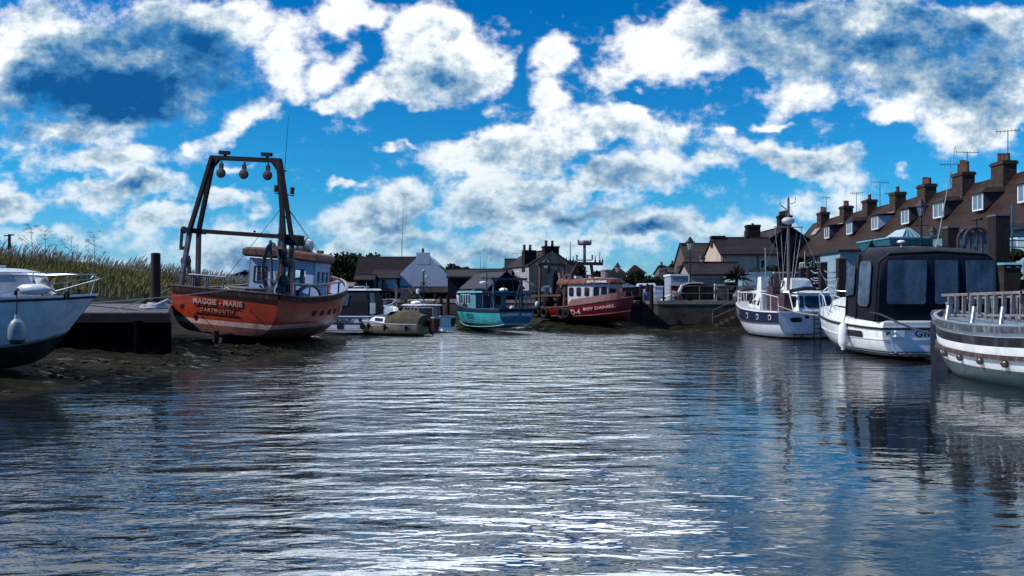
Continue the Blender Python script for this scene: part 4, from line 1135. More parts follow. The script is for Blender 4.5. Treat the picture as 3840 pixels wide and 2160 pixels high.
def potter():
    t = thing('fishing_boat', 'small white cabin fishing boat with maroon hull and lamp mast, beyond the brown canopy boat', 'boat', (X(1665, 48.5), 48.6, 0.0), rotz=140)
    H = Hull([(0, .95, .05, .90, .25, -.1), (2, 1.05, .0, .88, .28, 0), (4, .9, .0, 1.0, .4, .1), (5.4, .4, .1, 1.2, .7, .3), (5.9, .02, .2, 1.3, 1, .45)])
    H.skin('hull', bands('potter_paint', [(-1, (.2, .2, .22)), (.16, (.085, .02, .022)), (.80, (.3, .3, .32))], rough=.5, var=.3, dirt=((.03, .03, .03), .6, 4)), t)
    H.deck('deck', WHITE2, t, drop=.1); H.strake('gunwale', WHITE2, t)
    b = MB(); b.box(-.14, -.04, -.45, .45, .15, 1.0); b.prism([(-.5, .1), (-.1, .1), (-.1, .35), (-.35, .3)], 'y', -.6, .6); b.build('stern_board', WHITE, t)
    b = MB(); b.loft([[(1.4, -.85, .8), (3.2, -.75, .9), (3.6, -.4, .95), (3.6, .4, .95), (3.2, .75, .9), (1.4, .85, .8)], [(1.5, -.78, 1.6), (2.8, -.66, 1.6), (3.0, -.35, 1.6), (3.0, .35, 1.6), (2.8, .66, 1.6), (1.5, .78, 1.6)]]); b.build('cabin', mat('brown_white_cabin', (.30, .28, .32), .6, var=.3, dirt=((.09, .05, .04), .7, 5)), t)
    q = [(3.2, .75, .9), (1.4, .85, .8), (1.5, .78, 1.6), (2.8, .66, 1.6)]
    for u in (.05, .28, .53, .77): rpane(q, u, u + .18, .42, .86, t, GLASS, .015, .01, .2)
    rpane([(1.4, .85, .8), (1.4, -.85, .8), (1.5, -.78, 1.75), (1.5, .78, 1.75)], .12, .42, .3, .85, t, GLASS, .015, .01, .15)
    b = MB(); b.box(1.37, 1.42, -.35, .05, .85, 1.65); b.build('door', mat('varnish_brown', (.10, .04, .02), .4, var=.3), t)
    b = MB(); b.loft([[(1.0, -.9, 1.61), (3.1, -.75, 1.61), (3.1, .75, 1.61), (1.0, .9, 1.61)], [(1.1, -.8, 1.68), (2.9, -.6, 1.7), (2.9, .6, 1.7), (1.1, .8, 1.68)]]); rf = b.build('cabin_roof', WHITE2, t)
    b = MB(); b.ell((2.3, .2, 1.78), .4, .3, .12); b.build('life_raft', WHITE, rf); b = MB(); b.tube([(1.2, -.5, 1.7), (1.2, -.5, 1.95), (2.7, -.4, 1.95), (2.7, -.4, 1.7)], .02); b.tube([(1.2, .6, 1.7), (1.2, .6, 1.95), (2.7, .5, 1.95), (2.7, .5, 1.7)], .02); b.build('roof_rail', STEEL, rf)
    b = MB(); work_mast(b, 1.9, -.1, 1.8, Z(1010, 49.5)); b.beam((1.9, -.55, Z(1060, 49.5)), (1.9, .45, Z(1060, 49.5)), .05); b.beam((1.9, -.1, 3.0), (.9, -.9, 1.8), .04); b.beam((1.9, -.1, 3.0), (2.9, .6, 1.8), .04)
    m_ = b.build('mast', DARKMETAL, t)
    for (y, z) in ((-.5, Z(1056, 49.5)), (.3, Z(1056, 49.5)), (-.35, Z(1030, 49.5)), (-.1, Z(1008, 49.5))):
        b = MB(); b.lathe([(.03, 0), (.11, -.08), (.12, -.14), (.02, -.14)][::-1], (1.9, y, z), 8); b.build('mast_light', GALV, m_)
    b = MB(); b.lathe([(.08, 0), (.1, .03), (.1, .26), (.03, .3)], (2.0, .32, 2.35), 10); b.build('radar_reflector', WHITE, m_)
    b = MB(); b.tube([H.P(x, 1, 1, -.04) + Vector((0, 0, h)) for x, h in ((0.1, 0), (.15, .6), (1.2, .6))], .025); b.build('stern_rail', STEEL, t)


potter()


def net_boat():
    t = thing('workboat', 'dark rusty workboat with leaning derrick and heaped nets behind the small boats', 'boat', (X(1600, 54), 54.2, 0.2), rotz=172)
    H = Hull([(0, 1.2, .05, 1.2, .3, 0), (3, 1.3, .0, 1.2, .3, 0), (5, 1.0, .0, 1.45, .4, .1), (6.6, .3, .1, 1.8, .8, .3), (7, .02, .2, 1.9, 1, .5)])
    H.skin('hull', mat('black_tar_hull', (.012, .011, .014), .7, var=.5), t); H.deck('deck', TIMBER, t, drop=.2)
    for (p, q, w) in (((2.0, .6, 1.2), (2.0, .5, Z(1068, 54) - .2), .16), ((.4, .3, 1.2), (1.25, .2, Z(1078, 54) - .2), .10), ((-.2, .3, 1.2), (.95, .2, Z(1078, 54) - .2), .10), ((2.0, .5, 2.55), (-.6, .3, 2.35), .07)):
        b = MB(); b.beam(p, q, w); b.build('derrick', mat('pale_spar', (.10, .10, .12), .7, var=.4), t)
    b = MB(); rnd = random.Random(5)
    for k in range(60):
        a = rnd.uniform(0, 6.28); r = rnd.uniform(.25, .55); c = (1.0 + rnd.gauss(0, .18), .4 + rnd.gauss(0, .2), 1.35 + rnd.random() * .35)
        b.tube([(c[0] + r * math.cos(s), c[1] + .3 * math.sin(a), c[2] + r * .8 * math.sin(s)) for s in np.linspace(a, a + 3, 7)], .02, 4)
    b.build('net_heap', mat('brown_net', (.06, .045, .035), .95, var=.5), t)
    b = MB(); b.box(2.6, 4.2, -.7, .8, 1.2, 1.75); b.build('fish_box_stack', mat('faded_crate', (.08, .09, .12), .7, var=.5), t)


net_boat()


# ================================================================== Hannah Marie
def hannah():
    t = thing('fishing_boat', 'turquoise fishing boat with HANNAH MARIE on its dark blue stern', 'boat', (X(1936, 46.3), 46.3, 0.10), rotz=117)
    H = Hull([(0, 1.12, .35, 1.36, .26, -.05), (.6, 1.22, .25, 1.35, .27, 0), (3, 1.35, .10, 1.34, .3, 0), (5.5, 1.15, .05, 1.48, .42, .05), (7.2, .65, .1, 1.72, .7, .25), (8.0, .02, .25, 1.85, 1, .5)])
    teal = (.030, .30, .36)
    H.skin('hull', bands('hannah_paint', [(-1, (.010, .04, .06)), (.42, (.10, .34, .42)), (.47, teal), (1.10, (.008, .02, .035))], rough=.4, var=.3, dirt=((.01, .08, .10), .5, 2.5)), t, bulge=.06)
    b = MB()
    for v0 in range(0, 8): pass
    rows = []
    for v in (.09, .3, .6, .86): rows.append([H.transom(f, v, .06, .016) for f in np.linspace(.965, -.965, 9)])
    b.grid(rows, flip=True); b.build('transom_panel', mat('dark_blue_panel', (.020, .10, .16), .45, var=.25, dirt=((.01, .03, .05), .6, 4)), t)
    H.strake('rubbing_strake', mat('dark_strake', (.008, .02, .03), .6), t, v=.90, w=.05, h=.14, bulge=.06)
    H.strake('gunwale', mat('dull_blue_cap', (.04, .10, .16), .6, var=.4), t, v=1, w=.06, h=.05, bulge=.06)
    H.strake('waterline_strake', mat('pale_teal_line', (.16, .44, .52), .5, var=.2), t, v=.12, w=.03, h=.05, bulge=.06)
    H.deck('deck', MATS['boat_deck'], t, drop=.5)
    def tf(cz):
        def fn(p):
            y = -p.x; z = cz + p.y + .03 * math.cos(p.x * 1.6); e = H.P(0, min(.98, (z - .35) / 1.01), 1); f = y / e.y
            return Vector((e.x - .06 * (1 - f * f) - .022 - p.z, y, z))
        return fn
    text('HANNAH  MARIE', .25, mat('pale_blue_lettering', (.38, .62, .68), .6), t, fn=tf(.92), bold=.010, spacing=1.05, wid=1.0)
    b = MB(); b.loft([[H.P(x, v, 1, .012) for v in (.50, .74)] + [H.P(x, v, 1, .03) for v in (.74, .50)] for x in (3.2, 4.4)]); b.build('registration_panel', mat('faded_plate', (.02, .10, .13), .6, var=.6, vscale=12), t)
    TEAL = mat('faded_teal_paint', (.10, .22, .29), .5, var=.25, dirt=((.03, .06, .08), .6, 4))
    GREYB = mat('grey_blue_paint', (.045, .075, .11), .6, var=.35, dirt=((.015, .02, .03), .6, 4))
    # wheelhouse
    x0, x1, w, z0, z1 = 3.4, 5.9, 1.05, .9, 2.28
    b = MB(); b.loft([[(x0, -w, z0), (x1 - .3, -w, z0), (x1, -w * .5, z0), (x1, w * .5, z0), (x1 - .3, w, z0), (x0, w, z0)], [(x0, -w, z1), (x1 - .2, -w, z1), (x1 + .15, -w * .5, z1), (x1 + .15, w * .5, z1), (x1 - .2, w, z1), (x0, w, z1)]])
    b.build('wheelhouse', TEAL, t)
    q = [(x1 - .3, w, z0), (x0, w, z0), (x0, w, z1), (x1 - .2, w, z1)]
    for u in (.03, .20, .37, .54):
        f = window(q, u, u + .13, .52, .92, t, mat('pale_cyan_frame', (.30, .52, .60), .5), GLASS, .035, proud=.03)
    window([(x0, w, z0), (x0, -w, z0), (x0, -w, z1), (x0, w, z1)], .58, .82, .45, .88, t, MATS['pale_cyan_frame'], GLASS, .03, proud=.03)
    b = MB(); b.box(x0 - .03, x0 + .0, -.1, .5, z0, 2.1); b.build('door', mat('dark_blue_door', (.02, .04, .07), .5), t)
    b = MB(); b.loft([[(2.1, -w - .18, z1 + .02), (x1 + .3, -w - .1, z1 + .02), (x1 + .5, 0, z1 + .02), (x1 + .3, w + .1, z1 + .02), (2.1, w + .18, z1 + .02)], [(2.1, -w - .15, z1 + .12), (x1 + .2, -w, z1 + .14), (x1 + .4, 0, z1 + .16), (x1 + .2, w, z1 + .14), (2.1, w + .15, z1 + .12)]])
    rf = b.build('wheelhouse_roof', TEAL, t)
    for y in (-w - .05, w + .05):
        b = MB(); b.beam((2.2, y, 1.0), (2.2, y, z1), .07); b.build('awning_post', GREYB, t)
    b = MB(); work_mast(b, 3.6, .2, z1, Z(1030, 50)); b.beam((3.6, -.4, 3.2), (3.6, .6, 3.2), .05); mast = b.build('mast', GREYB, t)
    b = MB(); b.lathe([(.1, 0), (.25, .02), (.25, .12), (.1, .15)], (3.75, .35, Z(1064, 50) - .10), 12); b.beam((3.6, .2, Z(1064, 50) - .15), (3.9, .4, Z(1064, 50) - .15), .06); b.build('radar', WHITE, mast)
    b = MB(); b.ell((2.7, -.5, z1 + .2), .3, .25, .12); b.build('roof_hatch', WHITE, rf)
    b = MB(); b.box(5.2, 5.6, -.3, .3, z1 + .14, z1 + .3); b.build('vent', GREYB, rf)
    b = MB(); b.torus((4.9, 1.14, 1.35), .24, .07, 'y', 20, 7); b.build('tyre_fender', BLACK, t, True)
    b = MB(); b.add([H.P(5.9, 1, 1, -.02), H.P(7.6, 1, 1, -.02), H.P(7.4, 1, 1, -.02) + Vector((0, 0, .42)), H.P(6.1, 1, 1, -.02) + Vector((0, 0, .50))] + [H.P(5.9, 1, 1, -.10), H.P(7.6, 1, 1, -.08), H.P(7.4, 1, 1, -.10) + Vector((0, 0, .42)), H.P(6.1, 1, 1, -.10) + Vector((0, 0, .50))], [(0, 1, 2, 3), (7, 6, 5, 4), (0, 3, 7, 4), (3, 2, 6, 7), (2, 1, 5, 6)])
    b.build('bow_screen', WHITE2, t)
    # stern gantry
    zt = Z(1046, 47.5) - .1; zm = Z(1106, 47.5) - .1
    for y in (-.95, .95):
        b = MB(); b.beam((1.0, y, 1.0), (1.1, y * .95, zt), .12); b.build('gantry_leg', GREYB, t)
        b = MB(); b.beam((1.9, y * .8, 1.0), (1.2, y * .92, zt - .3), .07); b.build('gantry_brace', GREYB, t)
    b = MB(); b.beam((1.1, 1.15, zt), (1.1, -1.3, zt), .12); b.beam((1.05, 1.3, zm), (1.05, -1.5, zm), .10); b.build('gantry_beam', GREYB, t)
    for y in (.3, -.3, -.75):
        b = MB(); b.tube([(1.1, y, zt), (1.08, y - .1, zm + .1)], .03); b.build('tackle', BLACK, t)
    rnd = random.Random(2)
    for k in range(7):
        x, y = rnd.uniform(1.2, 3.0), rnd.uniform(-.9, .9); b = MB(); b.box(x - .2, x + .2, y - .25, y + .25, .88, 1.15 + .35 * rnd.random()); b.build('fish_box', mat('blue_fish_box', (.02, .06, .12), .6, var=.4), t)
    b = MB(); b.ell((.35, .1, 1.38), .16, .16, .16); b.build('mooring_buoy', mat('pale_buoy', (.4, .42, .4), .5), t, True)
    for (y, h) in ((-.8, .9), (-.45, .75)):
        b = MB(); b.cyl((.25, y, 1.2), (.25, y, 1.3 + h), .045); b.build('post', GREYB, t)
    b = MB(); b.tube([(.1, -1.05, 1.35), (.12, -1.05, 1.85), (.9, -1.15, 1.86), (.9, -1.15, 1.35)], .03); b.build('stern_rail', GREYB, t)


hannah()


# ================================================================== Boy Daniel
def boy_daniel():
    # bow towards the right and towards the viewer; its starboard side is seen
    t = thing('fishing_boat', 'red trawler BOY DANIEL on the mud with white wheelhouse and tall mast', 'trawler', (X(2040, 53.6), 53.6, 0.50), rotz=-48)
    H = Hull([(0, 1.25, .25, .98, .28, -.05), (.8, 1.4, .15, .96, .3, 0), (3, 1.5, .0, 1.02, .33, 0), (5, 1.35, .0, 1.22, .45, .05), (6.6, .8, .1, 1.5, .68, .25), (7.3, .02, .2, 1.68, 1, .45)])
    red = (.15, .005, .010)
    H.skin('hull', bands('red_trawler_paint', [(-1, (.06, .004, .007)), (.45, red)], rough=.35, var=.35, dirt=((.04, .006, .008), .6, 2.5), coat=.2), t)
    RIM = mat('salted_rim', (.16, .12, .12), .6, var=.5)
    H.strake('gunwale', RIM, t, v=1, w=.05, h=.04)
    H.strake('rubbing_strake', mat('pale_red_strake', (.18, .06, .06), .5, var=.4), t, v=.42, w=.04, h=.05)
    H.deck('deck', MATS['boat_deck'], t, drop=.4)
    RB = mat('red_brown_bulwark', (.09, .010, .015), .5, var=.4, dirt=((.10, .08, .08), .6, 4))
    b = MB()
    for sd in (1, -1):
        top = [H.P(x, 1, sd, -.12) + Vector((0, 0, .40 if x > 3.6 else .02)) for x in np.linspace(2.9, 7.0, 14)]; lo = [H.P(x, 1, sd, -.02) for x in np.linspace(2.9, 7.0, 14)]
        b.grid([[a, c] for a, c in zip(lo, top)])
    b.build('raised_bulwark', RB, t)
    def sf(x0, v0, sz):
        def fn(p):
            x = x0 + p.x; zc = H.P(x, v0, -1).z + p.y; zk, zs = H.val(2, x), H.val(3, x); v = min(.985, (zc - zk) / (zs - zk))
            q = H.P(x, v, -1, .012 + p.z); return q
        return fn
    text('BOY DANIEL', .245, mat('pink_white_letters', (.62, .40, .42), .5), t, fn=sf(5.75, .66, 1), bold=.008, spacing=1.0, wid=1.35)
    text('SD-4', .44, MATS['pink_white_letters'], t, fn=sf(4.10, .50, 1), bold=.012, wid=1.05)
    # wheelhouse
    WHT = mat('trawler_white', (.46, .44, .50), .45, var=.15, dirt=((.16, .08, .07), .5, 4))
    x0, x1, w, z0, z1 = 3.3, 6.2, 1.12, 1.15, 2.42
    lo = [(x0, -w, z0), (x1 - .9, -w * .98, z0), (x1, -w * .55, z0 + .1), (x1 + .15, 0, z0 + .1), (x1, w * .55, z0 + .1), (x1 - .9, w * .98, z0), (x0, w, z0)]
    hi = [(x0, -w, z1), (x1 - .8, -w * 1.0, z1), (x1 + .1, -w * .6, z1), (x1 + .3, 0, z1), (x1 + .1, w * .6, z1), (x1 - .8, w * 1.0, z1), (x0, w, z1)]
    b = MB(); b.loft([lo, hi]); b.build('wheelhouse', WHT, t)
    q = [lo[0], lo[1], hi[1], hi[0]]
    for u in (.06, .37, .70): rpane(q, u, u + .19, .42, .86, t, GLASS, .015, .012, .25)
    q = [lo[1], lo[2], hi[2], hi[1]]
    for u in (.08, .56): rpane(q, u, u + .34, .42, .86, t, GLASS, .015, .012, .25)
    q = [lo[2], lo[3], hi[3], hi[2]]; rpane(q, .12, .86, .40, .86, t, GLASS, .015, .012, .25)
    q = [lo[3], lo[4], hi[4], hi[3]]; rpane(q, .12, .86, .40, .86, t, GLASS, .015, .012, .25)
    q = [lo[6], lo[0], hi[0], hi[6]]; rpane(q, .58, .85, .45, .86, t, GLASS, .015, .012, .2)
    b = MB(); b.box(x0 - .03, x0, .1, .65, z0, z1 - .12); b.build('door', mat('grey_blue_paint', (.1, .1, .1)), t)
    ROOF = mat('brown_red_roof', (.11, .035, .028), .6, var=.4, dirt=((.25, .22, .22), .5, 4))
    def rr(e, z): return [(x0 - .9, -w - .12 + e, z), (x1 - .8, -w - .16 + e, z), (x1 + .3 - e, -w * .65 + e, z), (x1 + .5 - e, 0, z), (x1 + .3 - e, w * .65 - e, z), (x1 - .8, w + .16 - e, z), (x0 - .9, w + .12 - e, z)]
    b = MB(); b.loft([rr(0, z1 + .01), rr(0, z1 + .10), rr(.18, z1 + .34), rr(.6, z1 + .40)]); rf = b.build('wheelhouse_roof', ROOF, t)
    text('BOY DANIEL', .20, WLETTER, rf, M=Matrix(((math.cos(R(24)), 0, math.sin(R(24)), 5.75), (math.sin(R(24)), .6, -math.cos(R(24)), -1.14), (0, .8, 0, z1 + .11), (0, 0, 0, 1))), bold=.006, wid=1.15)
    b = MB(); b.box(3.0, 3.8, -.9, -.3, z1 + .40, z1 + .55); b.build('life_raft', WHITE, rf)
    b = MB(); b.lathe([(.30, 0), (.30, .45), (.33, .47), (.33, .55), (.1, .6)], (5.0, .55, z1 + .38), 14); b.build('funnel', mat('funnel_buff', (.26, .22, .22), .6, var=.3, dirt=((.08, .06, .05), .6, 5)), rf)
    # forward gantry with mast
    zg = Z(990, 51.5) - .5; GB = mat('brown_gantry', (.085, .045, .040), .6, var=.4, dirt=((.14, .11, .10), .5, 5))
    cx, cy0, cy1 = 3.6, -1.0, 1.0
    for sy in (-1, 1):
        b = MB(); b.beam((3.45, sy * 1.02, 1.2), (3.5, sy * 1.0, 3.0), .16); b.beam((3.5, sy * 1.0, 3.0), (3.7, sy * .62, zg), .17); b.build('gantry_leg', GB, t)
        b = MB(); b.beam((2.9, sy * 1.05, 1.0), (3.0, sy * 1.0, 3.05), .14); b.build('gantry_post', GB, t)
        b = MB(); b.beam((3.0, sy * 1.0, 3.05), (3.55, sy * 1.0, 3.0), .12); b.build('gantry_joint', GB, t)
    b = MB(); b.beam((3.15, -1.1, zg), (4.25, 1.1, zg), .22, .20); b.build('gantry_beam', GB, t)
    mx, my = 3.7, 0; zt = Z(920, 51.5) - .5
    b = MB(); b.cyl((mx, my, zg), (mx, my, zt), .10, .09, 8)
    for (z, hh, l) in ((zg + .22, .34, .48), (zg + .22 + .98, .32, .38)):
        b.beam((mx - l * .7, my - l * .75, z), (mx + l * .7, my + l * .75, z), .07)
        for s in (-1, 1): b.beam((mx + s * l * .7, my + s * l * .75, z), (mx + s * l * .7, my + s * l * .75, z + hh), .08)
    mast = b.build('mast', mat('grey_mast', (.10, .10, .14), .5, var=.3), t)
    b = MB(); b.lathe([(.2, 0), (.34, .05), (.36, .16), (.30, .27), (.1, .32)], (mx, my, zt - .02), 14); b.build('radar_dome', mat('grey_dome', (.12, .12, .16), .5), mast, True)
    for (f, h) in ((-1.0, .30), (-.78, 1.3), (-.62, .36), (.60, .42), (.85, .68), (1.0, .30)):
        b = MB(); x, y = 3.7 + f * .55, f * 1.1; b.cyl((x, y, zg + .1), (x, y, zg + .1 + h), .035, .02, 6); b.cyl((x, y, zg + .1), (x, y, zg + .25), .06, n=6); b.build('aerial', DARKMETAL, t)
    # after gantry, booms, nets
    za = Z(993, 53.5) - .5
    for (x, y) in ((.75, -1.15), (.75, 1.1)):
        b = MB(); b.beam((x, y, .9), (x + .05, y * .97, za), .15); b.build('gantry_post', GB, t)
    b = MB(); b.beam((.8, -1.4, za), (.8, 1.35, za), .17, .15); b.build('after_beam', GB, t)
    for (p, q, w_) in (((.2, -1.1, 2.4), (-.9, -1.9, 3.1), .09), ((2.5, -.9, 2.2), (1.6, -.2, 3.2), .08), ((1.0, .1, za - .1), (3.0, -.9, 1.0), .03), ((.8, .6, za - .2), (2.6, 0, 1.0), .03), ((0, -1.1, 1.7), (2.7, -1.1, 1.75), .12)):
        b = MB(); b.beam(p, q, w_); b.build('boom', RIM if w_ < .1 else GB, t)
    NET = mat('black_net', (.018, .014, .016), .95, var=.5, vscale=6, bump=1.2, bscale=9)
    for (x, y, z, rx, rz) in ((1.2, -.1, 2.3, .26, 1.1), (1.9, -.3, 1.8, .38, .75), (1.2, -.8, 1.4, .4, .55), (2.2, .5, 1.2, .5, .5)):
        b = MB(); rows = []
        for i in range(9):
            f = i / 8; r = rx * math.sin(math.pi * min(.95, max(.08, f))) ** .6
            rows.append([(x + r * math.cos(a) * (1 + .2 * mnoise.noise(Vector((a, f * 4, x)))), y + r * math.sin(a), z + rz * (f * 2 - 1)) for a in np.linspace(0, 6.28, 10)[:-1]])
        b.loft(rows); b.build('hung_net', NET, t, True)
    for y in (.35, -.35):
        b = MB(); b.ell((.8, y, za - .38), .10, .10, .2); b.cyl((.8, y, za - .2), (.8, y, za), .03); b.build('hanging_block', BLACK, t)
    b = MB(); b.box(.1, .8, -.6, .6, .7, 1.5); b.cyl((1.6, -.7, 1.25), (1.6, .7, 1.25), .35); b.build('winch', GB, t)
    for (x, r) in ((.75, .27), (1.55, .27), (4.05 - .9, .30), (3.5, .25)):
        p = H.P(x, .55, -1, .10); b = MB(); b.torus((p.x, p.y, p.z + .05), r, .12, 'y', 18, 8); b.build('tyre_fender', BLACK, t, True)
    b = MB(); b.ell((.95, -1.55, 1.15), .16, .16, .22); b.build('fender', WHITE2, t, True)


boy_daniel()

# ================================================================== blue and white cruiser on the right
def blue_cruiser():
    t = thing('motor_yacht', 'white motor yacht with navy bow band, mast and stern ladder, beside the quay steps', 'boat', (15.35, 41.0, 0.0), rotz=101)
    H = Hull([(0, 1.80, .0, 1.38, .20, -.03), (2.0, 1.86, -.1, 1.40, .22, 0), (4.2, 1.62, -.15, 1.52, .32, .05), (5.8, 1.0, -.1, 1.70, .5, .25), (6.6, .45, .0, 1.80, .8, .5), (6.9, .02, .2, 1.84, 1, .65)])
    wh = (.58, .62, .70); nv = (.012, .020, .060)
    H.skin('hull', bands('yacht_paint', [(-1, (.04, .03, .03)), (.06, wh)], rough=.3, var=.1, dirt=((.25, .27, .3), .35, 3), coat=.3), t, n=30, bulge=.10)
    b = MB()
    for sd in (1, -1):
        b.grid([[H.P(x, v, sd, .012) for v in (.60, .75, .90, .985)] for x in np.linspace(0.0, 6.88, 26)], flip=(sd == 1))
    bd = b.build('navy_band', mat('navy_band', nv, .3, var=.2, coat=.3), t)
    for x in (.75, 2.0, 3.3, 5.0, 5.6):
        s = .26 if x < 4.5 else .10
        A = [H.P(x - s / 2, .70, 1, .03), H.P(x + s / 2, .70, 1, .03), H.P(x + s / 2, .89, 1, .03), H.P(x - s / 2, .89, 1, .03)][::1]
        A = [A[1], A[0], A[3], A[2]]
        p = rpane(A, 0, 1, 0, 1, t, WFRAME, .012, .012, .35, 'porthole'); rpane(A, .16, .84, .12, .88, p, GLASS, .028, .012, .35, 'pane')
    H.strake('rubbing_strake', mat('brown_strake', (.06, .035, .035), .5, var=.4), t, v=.58, w=.045, h=.06, bulge=.10, transom=False)
    H.strake('gunwale', WHITE, t, w=.06, h=.07, bulge=.10); H.deck('deck', mat('pale_deck', (.32, .32, .34), .7, var=.2), t)
    # transom: oval window, ladder, platforms
    def T(f, z, off=.015):
        v = z / 1.38; return H.transom(f, v, .10, off)
    q = [T(.66, .86), T(.30, .86), T(.30, 1.10), T(.66, 1.10)]
    p = rpane(q, 0, 1, 0, 1, t, DLETTER, .01, .01, .45, 'window'); rpane(q, .06, .94, .14, .86, p, GLASS, .02, .01, .45, 'pane')
    b = MB()
    for y in (-.10, -.46): b.beam((-.22, y, -.25), (-.19, y, 1.32), .05, .05)
    for k in range(6): b.beam((-.22, -.10, .05 + .24 * k), (-.22, -.46, .05 + .24 * k), .05, .04)
    b.build('ladder', mat('dark_steel_ladder', (.05, .07, .11), .4, .5), t)
    for (a, c) in ((1.35, .05), (-.6, -1.5)):
        b = MB(); b.box(-.55, -.08, min(a, c), max(a, c), .24, .29)
        for y in (a - .2 * (1 if a > c else -1) * (1 if a > 0 else -1), (a + c) / 2): b.beam((-.45, y, .24), (-.1, y - .12, .02), .04)
        b.build('swim_platform', mat('dark_teak', (.05, .045, .05), .7, var=.4), t)
    # after cabin with forward raked windows, seen from the stern
    b = MB(); b.loft([[(.15, .55, 1.36), (.15, -1.70, 1.36), (2.9, -1.6, 1.42), (2.9, .55, 1.42)], [(.55, .35, 2.35), (.55, -1.45, 2.35), (2.8, -1.35, 2.38), (2.8, .35, 2.38)]])
    ac = b.build('after_cabin', WHITE, t)
    q = [(.15, .55, 1.36), (.15, -1.70, 1.36), (.55, -1.45, 2.35), (.55, .35, 2.35)]
    for (u0, u1) in ((.03, .13), (.18, .56), (.63, .93)): rpane(q, u0, u1, .22, .84, t, GLASS, .02, .012, .18)
    q = [(2.9, .55, 1.42), (.15, .55, 1.36), (.55, .35, 2.35), (2.8, .35, 2.38)]
    for (u0, u1) in ((.08, .44), (.52, .9)): rpane(q, u0, u1, .25, .84, t, GLASS, .02, .012, .15)
    b = MB(); b.loft([[(.45, .48, 2.36), (.45, -1.55, 2.36), (2.95, -1.45, 2.40), (2.95, .48, 2.40)], [(.6, .35, 2.46), (.6, -1.40, 2.46), (2.85, -1.3, 2.52), (2.85, .35, 2.52)]]); b.build('cabin_roof', WHITE, t)
    b = MB(); b.loft([[(1.6, .1, 2.5), (1.6, -1.2, 2.5), (2.8, -1.2, 2.5), (2.8, .1, 2.5)], [(1.7, .05, 3.05), (1.7, -1.05, 3.05), (2.7, -1.1, 3.05), (2.7, .05, 3.05)], [(1.85, -.05, 3.18), (1.85, -.85, 3.18), (2.6, -.95, 3.18), (2.6, -.05, 3.18)]]); b.build('flybridge_seat', WHITE, t)
    b = MB(); b.tube([(.50, .85, 2.45), (.35, .1, 2.60), (.35, -.5, 2.60)], .11); b.build('furled_cover', mat('navy_cover', (.02, .03, .06), .8), t)
    # wheelhouse forward
    b = MB(); b.loft([[(3.0, -1.2, 1.45), (5.1, -.85, 1.6), (5.1, .85, 1.6), (3.0, 1.2, 1.45)], [(3.0, -1.1, 2.42), (4.7, -.72, 2.42), (4.7, .72, 2.42), (3.0, 1.1, 2.42)]]); b.build('wheelhouse', WHITE, t)
    q = [(5.1, .85, 1.6), (3.0, 1.2, 1.45), (3.0, 1.1, 2.42), (4.7, .72, 2.42)]
    for (u0, u1) in ((.06, .30), (.35, .58), (.66, .92)): rpane(q, u0, u1, .22, .9, t, GLASS, .02, .012, .15)
    b = MB(); b.loft([[(2.9, -1.2, 2.43), (4.9, -.8, 2.43), (4.9, .8, 2.43), (2.9, 1.2, 2.43)], [(3.0, -1.05, 2.55), (4.6, -.6, 2.52), (4.6, .6, 2.52), (3.0, 1.05, 2.55)]]); rf = b.build('wheelhouse_roof', WHITE, t)
    b = MB(); b.prism([(2.95, 1.45), (3.7, 1.5), (3.35, 3.25), (3.0, 3.25)], 'y', .55, 1.12); b.build('screen_panel', WHITE, t)
    b = MB(); b.lathe([(.03, 0), (.03, .15), (.16, .22), (.17, .34), (.05, .42)], (4.3, .35, 2.5), 12); b.build('searchlight', BLACK, rf, True)
    # steering position: wheel, brown locker
    BR = mat('brown_locker', (.055, .022, .035), .5, var=.3)
    b = MB(); b.box(1.9, 2.5, .62, 1.05, 1.4, 2.72); b.box(.7, 1.9, .66, 1.05, 1.4, 2.3); b.build('locker', BR, t)
    b = MB(); b.torus((2.4, .55, 2.95), .42, .04, 'x', 22, 6)
    for k in range(6): a = k * math.pi / 3; b.cyl((2.4, .55, 2.95), (2.4, .55 + .52 * math.cos(a), 2.95 + .52 * math.sin(a)), .025, n=5)
    b.build('steering_wheel', BR, t, True)
    # mast, spreader, radar and rigging
    mx, my = 1.9, .12; zt = Z(742, 42.6)
    b = MB(); b.cyl((mx, my, 1.5), (mx - .0, my, zt), .10, .06, 10); b.cyl((mx, my, zt), (mx, my, zt + .12), .03)
    ms = b.build('mast', mat('varnished_mast', (.11, .075, .09), .45, var=.3, dirt=((.25, .22, .24), .4, 8)), t, True)
    zs = Z(850, 42.6)
    b = MB(); b.beam((mx, my + .85, zs), (mx, my - .85, zs), .05, .05); b.build('spreader', mat('pale_spreader', (.3, .32, .4), .5), ms)
    b = MB(); b.ell((mx - .15, my + .1, Z(828, 42.6)), .30, .36, .20, 14, 8); b.build('radar_dome', WHITE2, ms, True)
    b = MB(); b.tube([(mx, my + .1, zt - .6), (mx, my + .5, zt - .35), (mx, my + .48, zt - .2)], .03); b.tube([(mx, my - .1, zt - .3), (mx, my - .4, zt - .2), (mx, my - .42, zt + .1)], .02); b.build('mast_fitting', GALV, ms)
    RG = mat('pale_rigging', (.22, .23, .30), .5)
    for (p, q_) in (((mx, my + .80, zs), (2.2, .42, 2.9)), ((mx, my + .45, zs - .1), (2.0, .32, 2.6)), ((mx, my - .80, zs), (1.6, .0, 2.9)), ((mx, my - .5, zs - .1), (1.7, .1, 2.6)), ((mx, my, zs + .5), (0.6, 1.3, 2.2)), ((mx, my, zt - .3), (0.2, -1.7, 1.6)), ((mx, my, zt - .5), (5.5, .4, 2.0))):
        b = MB(); b.tube([p, q_], .016 if abs(p[1] - my) > .3 else .009, 4); b.build('stay', RG, t)
    # side rails and pulpit
    b = MB()
